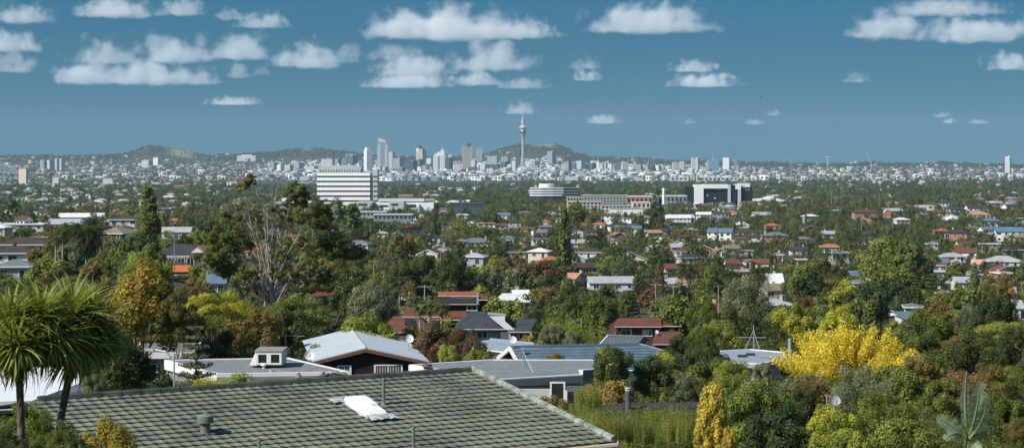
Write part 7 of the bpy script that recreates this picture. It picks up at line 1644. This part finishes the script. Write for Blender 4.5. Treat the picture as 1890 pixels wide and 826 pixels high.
# ---------------------------------------------------------------- trees one can point to: kind, px, top row, width px, D, colour, words
HT = [
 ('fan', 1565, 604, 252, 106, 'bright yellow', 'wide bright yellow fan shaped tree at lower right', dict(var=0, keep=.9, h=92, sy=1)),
 ('gold', 1314, 703, 68, 47, 'golden yellow', 'golden flame shaped cypress at the bottom right of centre', dict(var=0, keep=.95)),
 ('gold', 1346, 790, 40, 46, 'golden yellow', 'small golden cypress sprout at the foot of the tall one', dict(var=1)),
 ('cone', 1129, 640, 84, 76, 'dark green', 'left one of the twin dark rounded bushes beside the flat roof', dict(kind2='shrub', keep=.9)),
 ('cone', 1208, 654, 92, 77, 'dark green', 'right one of the twin dark rounded bushes', dict(kind2='shrub', keep=.9)),
 ('column', 275, 345, 42, 480, 'mid green', 'tall upright poplar above the roofs at left', dict(keep=.9)),
 ('dense', 1630, 436, 92, 560, 'light green', 'left pale green tree of the big grove below the street', dict(keep=.85)),
 ('dense', 1682, 442, 84, 550, 'mid green', 'right darker tree of the big grove below the street', dict(keep=.85)),
 ('dense', 1655, 470, 80, 500, 'mid green', 'lower front tree of the big grove below the street', dict(keep=.7)),
 ('round', 262, 492, 150, 120, 'orange tinged', 'large orange and green autumn tree behind the cabbage trees', dict(keep=.85, var=9)),
 ('round', 268, 455, 105, 150, 'light green', 'bright green tree top above the autumn tree', dict(keep=.7)),
 ('round', 330, 545, 80, 118, 'olive brown', 'golden brown tree right of the autumn tree', dict(var=9)),
 ('tier', 362, 588, 120, 92, 'grey green', 'sparse tiered cedar with grey lower boughs by the lamp post', dict(keep=.7)),
 ('round', 222, 612, 130, 84, 'dark green', 'dark glossy tree left of the flat roofed house', dict(keep=.8)),
 ('spread', 395, 535, 130, 140, 'yellow green', 'yellow green tree right of the golden brown tree', {}),
 ('dense', 470, 560, 130, 150, 'olive brown', 'olive tree in front of the bare stemmed gum', {}),
 ('spread', 545, 545, 130, 165, 'mid green', 'spreading tree below the gum, right side', {}),
 ('dense', 745, 480, 70, 330, 'dark green', 'left dome of the long dark hedge trees', dict(keep=.9)), ('dense', 790, 470, 80, 335, 'dark green', 'middle dome of the long dark hedge trees', dict(keep=.9)), ('dense', 838, 474, 76, 330, 'dark green', 'right dome of the long dark hedge trees', dict(keep=.9)),
 ('cone', 784, 455, 30, 350, 'dark green', 'pointed cypress rising behind the long dark hedge trees', dict(keep=.8)),
 ('airy', 735, 425, 86, 420, 'olive brown', 'brownish airy gum above the dark hedge trees', dict(keep=.8)), ('airy', 720, 445, 60, 400, 'grey green', 'silvery foliage left of the brownish gum', {}),
 ('dense', 690, 515, 100, 270, 'grey green', 'grey green domed tree above the pale metal roof', dict(keep=.8)),
 ('airy', 755, 518, 34, 262, 'olive brown', 'narrow brown tree beside the white cottage', {}),
 ('cone', 1213, 345, 32, 1250, 'dark green', 'dark pointed norfolk pine rising above the low white wall', dict(keep=.95, nm='norfolk_pine')),
 ('tier', 1207, 433, 62, 520, 'mid green', 'large tiered pine right of centre', dict(keep=.85)), ('tier', 1690, 505, 36, 430, 'mid green', 'left slim tiered pine of the lower right pair', dict(keep=.8)), ('tier', 1721, 500, 58, 400, 'mid green', 'right tiered pine of the lower right pair', dict(keep=.8)),
 ('airy', 1380, 505, 120, 290, 'grey green', 'tall grey green gum right of centre', dict(keep=.7)), ('airy', 1300, 552, 80, 150, 'mid green', 'slender multi stemmed tree left of the low grey metal roof', dict(keep=.7)), ('airy', 1298, 600, 60, 100, 'mid green', 'thin young tree above the golden cypress', {}),
 ('column', 1042, 385, 26, 620, 'mid green', 'upright poplar right of centre', dict(keep=.8)), ('dense', 1063, 372, 36, 900, 'mid green', 'bushy tree behind the centre poplar', {}),
 ('column', 652, 374, 36, 900, 'mid green', 'poplar standing before the hospital podium', dict(keep=.8)), ('dense', 618, 370, 60, 1000, 'grey green', 'blue grey bushy tree before the hospital', {}),
 ('round', 1108, 530, 76, 200, 'mid green', 'rounded tree above the twin dark bushes', {}), ('dense', 1062, 525, 80, 225, 'dark green', 'dark dome left of the rounded tree', {}), ('wisp', 1060, 570, 120, 190, 'light green', 'light green bamboo clump left of the brown brick house', dict(keep=.8)),
 ('dense', 1020, 598, 60, 180, 'grey green', 'grey shrub behind the tripod antenna', dict(kind2='shrub')), ('shrub', 1060, 612, 50, 175, 'grey green', 'silver shrub right of the grey shrub', {}), ('shrub', 975, 620, 40, 180, 'orange tinged', 'small orange shrub behind the tripod antenna', {}),
 ('shrub', 1022, 650, 46, 125, 'olive brown', 'small brown bush on the edge of the flat roof', dict(keep=.7)),
 ('round', 805, 600, 100, 150, 'reddish brown', 'reddish brown leafed tree right of the pale metal roof', dict(keep=.8, var=9)), ('airy', 860, 602, 90, 148, 'reddish brown', 'rusty airy shrub in front of the slate roof', {}), ('shrub', 830, 636, 50, 130, 'light green', 'light green bush under the rusty shrub', {}), ('shrub', 880, 645, 60, 125, 'mid green', 'green bush at the right foot of the rusty shrub', {}),
 ('round', 1460, 562, 80, 210, 'yellow green', 'yellow green tree above the yellow fan tree', {}), ('shrub', 1550, 566, 90, 200, 'yellow green', 'bright lime dome tree above the yellow fan tree', dict(keep=.7)), ('round', 1490, 545, 44, 260, 'reddish brown', 'reddish tree left of the lime dome', {}),
 ('round', 1700, 575, 110, 165, 'mid green', 'broad green tree right of the yellow fan tree', {}), ('dense', 1790, 560, 60, 260, 'grey green', 'pale silver green tree at right', dict(keep=.7)), ('dense', 1840, 545, 100, 230, 'dark green', 'dark tall tree group at the right edge', {}), ('airy', 1845, 500, 70, 330, 'olive brown', 'leaning bare limbed pine at the right edge', {}),
 ('dense', 1800, 620, 120, 120, 'dark green', 'large leafed dark tree above the banana plant', {}), ('dense', 1880, 600, 80, 130, 'dark green', 'dark tree at the far right edge', {}),
 ('shrub', 1408, 668, 44, 75, 'grey green', 'small silvery shrub below the low grey metal roof', dict(keep=.9)), ('needle', 1350, 664, 80, 90, 'light green', 'fine leaved bright shrub in front of the grey metal roof', dict(keep=.8)),
 ('shrub', 1400, 702, 160, 62, 'mid green', 'broad leafy shrub right of the golden cypress', dict(keep=.8)), ('shrub', 1440, 752, 150, 52, 'dark green', 'dark glossy laurel below the leafy shrub', dict(keep=.85)), ('shrub', 1535, 752, 110, 50, 'yellow green', 'yellowish shrub between the laurel and the banana plant', dict(keep=.7)), ('needle', 1590, 675, 130, 75, 'grey green', 'grey feathery shrub under the yellow fan tree', dict(keep=.6)),
 ('needle', 1640, 720, 140, 60, 'mid green', 'feathery green shrub left of the banana plant', {}), ('shrub', 1650, 770, 150, 50, 'mid green', 'leafy shrub at bottom left of the banana plant', {}), ('shrub', 1850, 725, 100, 62, 'mid green', 'leafy shrub right of the banana plant', {}), ('needle', 1885, 770, 70, 48, 'olive brown', 'brown green shrub in the lower right corner', {}),
 ('shrub', 1500, 690, 110, 80, 'olive brown', 'mottled brown shrub at the foot of the yellow fan tree', {}), ('shrub', 1470, 715, 90, 70, 'dark green', 'dark shrub left of the half hidden dish', {}), ('shrub', 1735, 700, 90, 80, 'mid green', 'leafy shrub between the yellow tree and banana plant', {}), ('shrub', 1560, 790, 120, 47, 'light green', 'light leaved shrub at the bottom edge', {}), ('shrub', 1690, 650, 80, 95, 'olive brown', 'mixed twiggy shrub right of the yellow fan tree', {}),
 ('wisp', 1120, 752, 110, 55, 'bamboo green', 'leftmost feathery bamboo clump at the bottom beside the tiles', {}), ('wisp', 1180, 762, 120, 54, 'bamboo green', 'second feathery bamboo clump right of the tiles', {}), ('wisp', 1240, 752, 110, 56, 'bamboo green', 'third feathery bamboo clump left of the golden cypress', {}), ('wisp', 1085, 705, 60, 66, 'bamboo green', 'thin yellow bamboo by the glass door', dict(sp=.6)), ('wisp', 1060, 742, 60, 60, 'bamboo green', 'low yellow bamboo under the flat roof corner', {}), ('wisp', 1150, 790, 120, 50, 'bamboo green', 'bushy yellow bamboo at the bottom edge', {}), ('wisp', 1225, 795, 110, 50, 'bamboo green', 'bright bamboo at the foot of the golden cypress', {}),
 ('wisp', 1290, 770, 60, 56, 'mid green', 'green feathery shrub behind the golden cypress', {}), ('shrub', 1265, 690, 70, 80, 'grey green', 'grey flax like shrub right of the twin dark bushes', {}), ('shrub', 1230, 648, 80, 120, 'light green', 'light green bush behind the twin dark bushes', {}), 
 ('shrub', 198, 780, 132, 24, 'orange tinged', 'small orange leafed shrub overlapping the green tiles', dict(keep=.95, var=9)), ('needle', 45, 745, 130, 27, 'mid green', 'fine leaved shrub behind the cabbage tree trunks', {}), ('needle', 10, 790, 100, 24, 'dark green', 'dark spiky shrub in the lower left corner', {}), ('needle', 70, 800, 70, 25, 'mid green', 'spiky green shrub between the cabbage tree trunks', {}),
 ('needle', 118, 778, 70, 24, 'mid green', 'spiky shrub at the foot of the leaning cabbage tree', dict(keep=.2)), ('needle', 150, 806, 60, 23, 'dark green', 'low dark shrub under the corner of the green tiles', {}),
 ('shrub', 300, 498, 50, 385, 'mid green', 'dark bush left of the orange awning roof', dict(keep=.2)), ('shrub', 362, 488, 34, 390, 'light green', 'light bush right of the orange awning roof', dict(keep=.2)), ('shrub', 328, 509, 44, 375, 'mid green', 'low bush in front of the orange awning roof', dict(keep=.2)),
 ('needle', 390, 698, 110, 88, 'yellow green', 'flat green conifer bough beside the lamp post foot', {}), ('shrub', 175, 690, 50, 80, 'grey green', 'grey green bush above the white roof edge', {}),
]
_b = random.Random(12)
HT += [('wisp', 1075 + i * 19 + _b.uniform(-6, 6), 748 + _b.uniform(-6, 22) + (i % 3) * 14, 62, 49 + (i % 3) * 3.5, _b.choice(('bamboo green', 'bamboo green', 'light green', 'mid green')), None, dict(keep=.2)) for i in range(12)] + [('wisp', 1105 + i * 24, 746 + (i % 2) * 4, 60, 62, 'bamboo green', None, dict(keep=.2)) for i in range(8)]
for (kd, px, row, w, D, colr, lab, ex) in HT:
    k = 'shrub' if ex.get('kind2') else kd
    if lab and ('one of the twin' in lab): k = 'shrub'
    gz = G(px, D); H = CZ - (row - HOR) * D / F - gz
    if ex.get('kind2') and D > 100: H = min(H, 6)
    zo = 0.0
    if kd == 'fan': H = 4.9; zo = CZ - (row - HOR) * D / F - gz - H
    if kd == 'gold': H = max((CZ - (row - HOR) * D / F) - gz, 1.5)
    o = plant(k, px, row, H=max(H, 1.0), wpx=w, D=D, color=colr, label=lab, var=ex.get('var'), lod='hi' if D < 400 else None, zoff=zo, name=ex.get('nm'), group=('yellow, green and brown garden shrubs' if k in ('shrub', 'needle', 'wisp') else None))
    if kd == 'fan': o.rotation_euler = (0, 0, 0.4)
    reserve(px - w * .42, px + w * .42, row + 2, row + min(w * .8, 90), D, ex.get('keep', .55))

# ---------------------------------------------------------------- the rest of the planting, front to back
CELL = 5; OW, OH = 1890 // CELL + 24, 830 // CELL; OCC = np.zeros((OH, OW), bool)
def cells(p0, p1, r0, r1): return slice(max(int(r0 / CELL), 0), max(min(int(r1 / CELL), OH), 0)), slice(max(int(p0 / CELL) + 12, 0), max(min(int(p1 / CELL) + 12, OW), 0))
cov = [0.0] * len(BOXES)
def allowed(p0, p1, r0, r1, D):
    hits = []
    for i, b in enumerate(BOXES):
        if b[4] <= D or b[1] < p0 or b[0] > p1 or b[3] < r0 or b[2] > r1: continue
        a = (min(b[1], p1) - max(b[0], p0)) * (min(b[3], r1) - max(b[2], r0)) * .8; A = (b[1] - b[0]) * (b[3] - b[2])
        if cov[i] + a > (1 - b[5]) * A + 2: return False
        hits.append((i, a))
    for i, a in hits: cov[i] += a
    return True
mb_pts = []
fr = random.Random(77); fill = []; far_pos = []
D = 82.0
PALW = ['dark green'] * 6 + ['mid green'] * 7 + ['light green'] * 3 + ['yellow green', 'light green', 'olive brown', 'olive brown', 'grey green', 'grey green', 'grey green', 'mid green', 'mid green', 'dark green', 'dark green', 'light green', 'olive brown', 'dark green', 'mid green', 'reddish brown']
footprints = [(o.location.x, o.location.y, 9.0) for o in COL.objects if o.parent is None and (o.get('category') in ('house', 'building', 'shed'))]
fp = np.array(footprints)
nobj = 0
while D < 2900:
    stepD = (3.2 + D * .004) if D < 620 else 5.5 + D * .0045
    npx = int(2000 / (8.5 * F / D)) + 1
    if D > 1250: npx = int(npx * .5)
    for q in range(npx):
        px = fr.uniform(-45, 1935); Dt = D * fr.uniform(.985, 1.015)
        kd = fr.choices(('round', 'dense', 'spread', 'cone', 'airy', 'column', 'tier', 'shrub', 'needle'), (26, 26, 11, 6, 11, 2.5, 2.5, 9, 6))[0]
        if 620 < D < 2900: H = fr.uniform(4.5, 10.5)
        elif D < 150: H = fr.uniform(2.5, 5.5)
        elif D < 260: H = fr.uniform(3.5, 8.5)
        else: H = fr.uniform(4.5, 11)
        if px > 1350 and 600 < D < 1500: H *= .68
        if kd in ('shrub', 'needle'): H = min(H, fr.uniform(2, 4.5))
        if kd in ('column',): H *= 1.3
        z = G(px, Dt); top = row_of(z + H, Dt); bot = row_of(z, Dt); wpx = REFW[kd] * H / REFH.get(kd, 10.0) * F / Dt
        if kd in ('round', 'dense', 'spread'): wpx *= 1.0
        p0, p1 = px - wpx * .42, px + wpx * .42
        if top > 826: continue
        x = (px - CX) * Dt / F
        if len(fp) and (((fp[:, 0] - x) ** 2 + (fp[:, 1] - Dt - 3) ** 2) < (6.0 + wpx * Dt / F * .18) ** 2).any(): continue
        rs_, cs_ = cells(p0, p1, top, min(bot, top + (bot - top) * .8)); sub_ = OCC[rs_, cs_]
        if sub_.size == 0 or sub_.mean() > .62: continue
        if D < 130 and (60 < px < 1130) and top > 660: continue
        if Dt < 104 and 600 < px < 1095: continue
        if not allowed(p0, p1, top + (bot - top) * .05, bot, Dt): continue
        rs_, cs_ = cells(px - wpx * .36, px + wpx * .36, top + (bot - top) * .12, bot); OCC[rs_, cs_] = True
        if D < 640: fill.append((kd, px, top, H, Dt)); 
        else: far_pos.append((px, Dt, H))
    D += stepD
for rr in range(820, 400, -9):
    for q in range(0, 1890, 9):
        px = q + fr.uniform(0, 9); i, j = int(rr / CELL), int(px / CELL) + 12
        if OCC[i, j]: continue
        Dt = 60.0
        while Dt < 1300 and row_of(G(px, Dt), Dt) > rr + 2: Dt *= 1.01
        if Dt >= 1300 or Dt < 90: continue
        H = fr.uniform(2.2, 4.2) if Dt < 350 else fr.uniform(3, 6); Dt *= .985; z = G(px, Dt); top = row_of(z + H, Dt); wpx = 4.2 * H / 3 * F / Dt
        x = (px - CX) * Dt / F
        if len(fp) and (((fp[:, 0] - x) ** 2 + (fp[:, 1] - Dt - 3) ** 2) < 25).any(): continue
        if Dt < 104 and 60 < px < 1095: continue
        if not allowed(px - wpx * .4, px + wpx * .4, top, rr, Dt): continue
        rs_, cs_ = cells(px - wpx * .4, px + wpx * .4, top, rr + 8); OCC[rs_, cs_] = True
        if Dt < 420: fill.append(('shrub', px, top, H, Dt))
        else: far_pos.append((px, Dt, H * 1.2))
print('fill objects', len(fill), 'mass trees', len(far_pos))
kc = {}
for (kd, px, top, H, Dt) in fill:
    nm = SPECIES[kd][0]; kc[nm] = kc.get(nm, 0) + 1
    if kc[nm] > 270: far_pos.append((px, Dt, H)); continue
    plant(kd, px, top, H=H, D=Dt, color=fr.choice(PALW))
far_woods('suburban_woods', 0, 0, 0, 0, 0, 0, 0, 420, .056, 15, pos=far_pos)
sp = []
r5 = np.random.default_rng(5)
for i in range(3600):
    px = r5.uniform(-60, 1950); Dt = 2900 * (5600 / 2900) ** r5.random(); H = r5.uniform(7, 13) if Dt < 4700 else r5.uniform(5, 10)
    z = float(ground((px - CX) * Dt / F, Dt)); t_ = row_of(z + H, Dt)
    if 480 < px < 960 and Dt > 5000 and r5.random() < .7: continue
    if allowed(px - .4 * H * F / Dt, px + .4 * H * F / Dt, t_, row_of(z, Dt), Dt): sp.append((px, Dt, H))
far_woods('woods_by_the_shore', 0, 0, 0, 0, 0, 0, 0, 110, .10, 14, pos=sp)
far_houses('suburb_by_the_shore', 800, -60, 1950, 1700, 5500, 16, dens=lambda P, D: (.45 + .45 * (P < 480)), smin=10, smax=18)
# undergrowth that nobody could count, under and between the near shrubs at lower right
r6 = np.random.default_rng(8); n = 1800; PX = r6.uniform(1000, 2150, n); DY = r6.uniform(44, 130, n); X_ = (PX - CX) * DY / F; keep_ = ~((PX < 1100) & (DY > 62)); X_, DY = X_[keep_], DY[keep_]; Z_ = ground(X_, DY)
C = np.stack([X_, DY, Z_ + r6.uniform(.0, .7, len(X_))], 1); V, Q, T = leaves(C, r6.uniform(.4, .8, len(X_)), 200000, .085, .3, r6)
o = np_obj('undergrowth', V, Q, T, M_LEAF, None, (.11, .13, .034, 1)); setting(o, 'stuff')

# ---------------------------------------------------------------- bird and clouds
p = at(1404, 180, 1500); mb = MB(); mb.tube([(-.9, 0, 0), (0, 0, .05), (.9, 0, .15)], [.12, .4, .1], 6); mb.quad([(-.2, 0, .1), (.4, 0, .2), (.9, 2.0, 1.0), (.5, 1.9, .9)]); mb.quad([(-.2, 0, .1), (.4, 0, .2), (1.9, -2.0, .8), (1.5, -1.9, .7)]); tag(mb.build('gull', mat('feather_grey', (.06, .06, .06), .8), None, p), 'small dark bird flying alone in the right half of the sky', 'bird')
cm = bpy.data.materials.new('cloud_vapour'); cm.use_nodes = True; t = cm.node_tree; t.nodes.clear(); N = t.nodes.new; L = t.links.new
out = N('ShaderNodeOutputMaterial'); vs = N('ShaderNodeVolumePrincipled'); vs.inputs['Color'].default_value = (.955, .96, .965, 1); L(vs.outputs[0], out.inputs['Volume'])
def M(op, a, b=None, c=None):
    n = N('ShaderNodeMath'); n.operation = op
    for i, v in enumerate((a, b, c)):
        if v is None: continue
        if isinstance(v, (int, float)): n.inputs[i].default_value = v
        else: L(v, n.inputs[i])
    return n.outputs[0]
tc = N('ShaderNodeTexCoord'); sx = N('ShaderNodeSeparateXYZ'); L(tc.outputs['Object'], sx.inputs[0]); oi = N('ShaderNodeObjectInfo')
z = M('ADD', sx.outputs[2], .62)
zz = M('MULTIPLY', z, M('ADD', .66, M('MULTIPLY', M('LESS_THAN', z, 0.0), 2.6)))
r = M('SQRT', M('ADD', M('ADD', M('MULTIPLY', sx.outputs[0], sx.outputs[0]), M('MULTIPLY', sx.outputs[1], sx.outputs[1])), M('MULTIPLY', zz, zz)))
geo = N('ShaderNodeNewGeometry'); no = N('ShaderNodeTexNoise'); no.inputs['Scale'].default_value = 1.0; no.inputs['Detail'].default_value = 5; no.inputs['Roughness'].default_value = .52
vd = N('ShaderNodeVectorMath'); vd.operation = 'SCALE'; L(geo.outputs['Position'], vd.inputs[0]); sc_ = M('DIVIDE', 1.7, M('MULTIPLY', oi.outputs['Alpha'], 1000)); L(sc_, vd.inputs['Scale']); L(vd.outputs[0], no.inputs['Vector'])
sc2 = N('ShaderNodeSeparateColor'); L(oi.outputs['Color'], sc2.inputs[0])
d = M('SUBTRACT', M('ADD', .68, M('MULTIPLY', M('SUBTRACT', no.outputs[0], .5), 1.6)), r)
edge = M('MINIMUM', M('MULTIPLY', M('MAXIMUM', d, 0), 3.2), 1.0)
L(M('MULTIPLY', M('MULTIPLY', edge, edge), M('MULTIPLY', sc2.outputs[0], .012)), vs.inputs['Density'])
CL = [  # px, row, width, height, density
 (35, 22, 150, 40, .5), (215, 8, 160, 46, .8), (335, 10, 110, 36, .6), (425, 22, 70, 28, .35), (487, 32, 110, 38, .6), (25, 72, 120, 46, .9), (20, 112, 130, 42, .45), (195, 88, 150, 58, .6), (320, 82, 150, 66, 1), (445, 78, 150, 60, .8), (570, 97, 150, 54, .9), (640, 95, 70, 40, .4),
 (160, 128, 150, 52, .9), (280, 130, 190, 50, .8), (370, 135, 90, 40, .5), (440, 124, 60, 38, .45), (482, 125, 40, 30, .35), (430, 184, 110, 18, .5), (760, 40, 210, 60, .9), (845, 34, 230, 78, 1.2), (950, 50, 180, 40, .7), (725, 92, 120, 40, .3), (765, 116, 170, 44, .8), (757, 144, 180, 34, .8), (905, 98, 160, 62, .9), (880, 140, 100, 34, .8), (965, 150, 100, 26, .35),
 (1200, 28, 260, 62, .9), (1080, 112, 70, 30, .3), (1083, 137, 66, 24, .6), (1282, 119, 100, 26, .6), (1298, 145, 140, 30, .8), (1650, 42, 150, 62, 1), (1600, 56, 90, 26, .4), (1800, 48, 230, 56, .8), (1740, 10, 260, 34, .35), (1870, 110, 110, 36, .8), (1581, 141, 60, 22, .3), (960, 197, 70, 26, .55), (1113, 218, 72, 20, .5), (1392, 222, 40, 14, .35), (1428, 206, 34, 14, .35), (1738, 210, 34, 12, .35), (1752, 221, 34, 12, .5), (1805, 223, 50, 10, .25), (1273, 222, 26, 12, .25)]
for i, (px, row, w, h_, dn) in enumerate(CL):
    D = min(1500 * F / (HOR - row), 42000) * (1 + .01 * (i % 5)); s = D / F
    me = bpy.data.meshes.new('cloud'); mb = MB(); mb.lathe([(.5, -1), (.9, -.8), (1.15, -.2), (1.0, .5), (.5, 1.0)], 14); me.from_pydata(mb.v, [], mb.f); me.materials.append(cm)
    o = bpy.data.objects.new('cloud', me); o.location = at(px, row - h_ * .08, D); o.scale = (w * s * .70, w * s * .46, h_ * s * .78); o.color = (dn * 1300 / (h_ * s * 8 + 400), 1, 1, h_ * s / 1000); link(o); o['kind'] = 'thing'
    auto(o, ('large ' if w > 140 else ('small ' if w < 75 else '')) + ('faint ' if dn < .5 else 'bright ') + ('flat white cloud' if w > 3.6 * h_ else 'puffy white cloud'), 'cloud', 'fair weather clouds', px, row)
finish_labels()
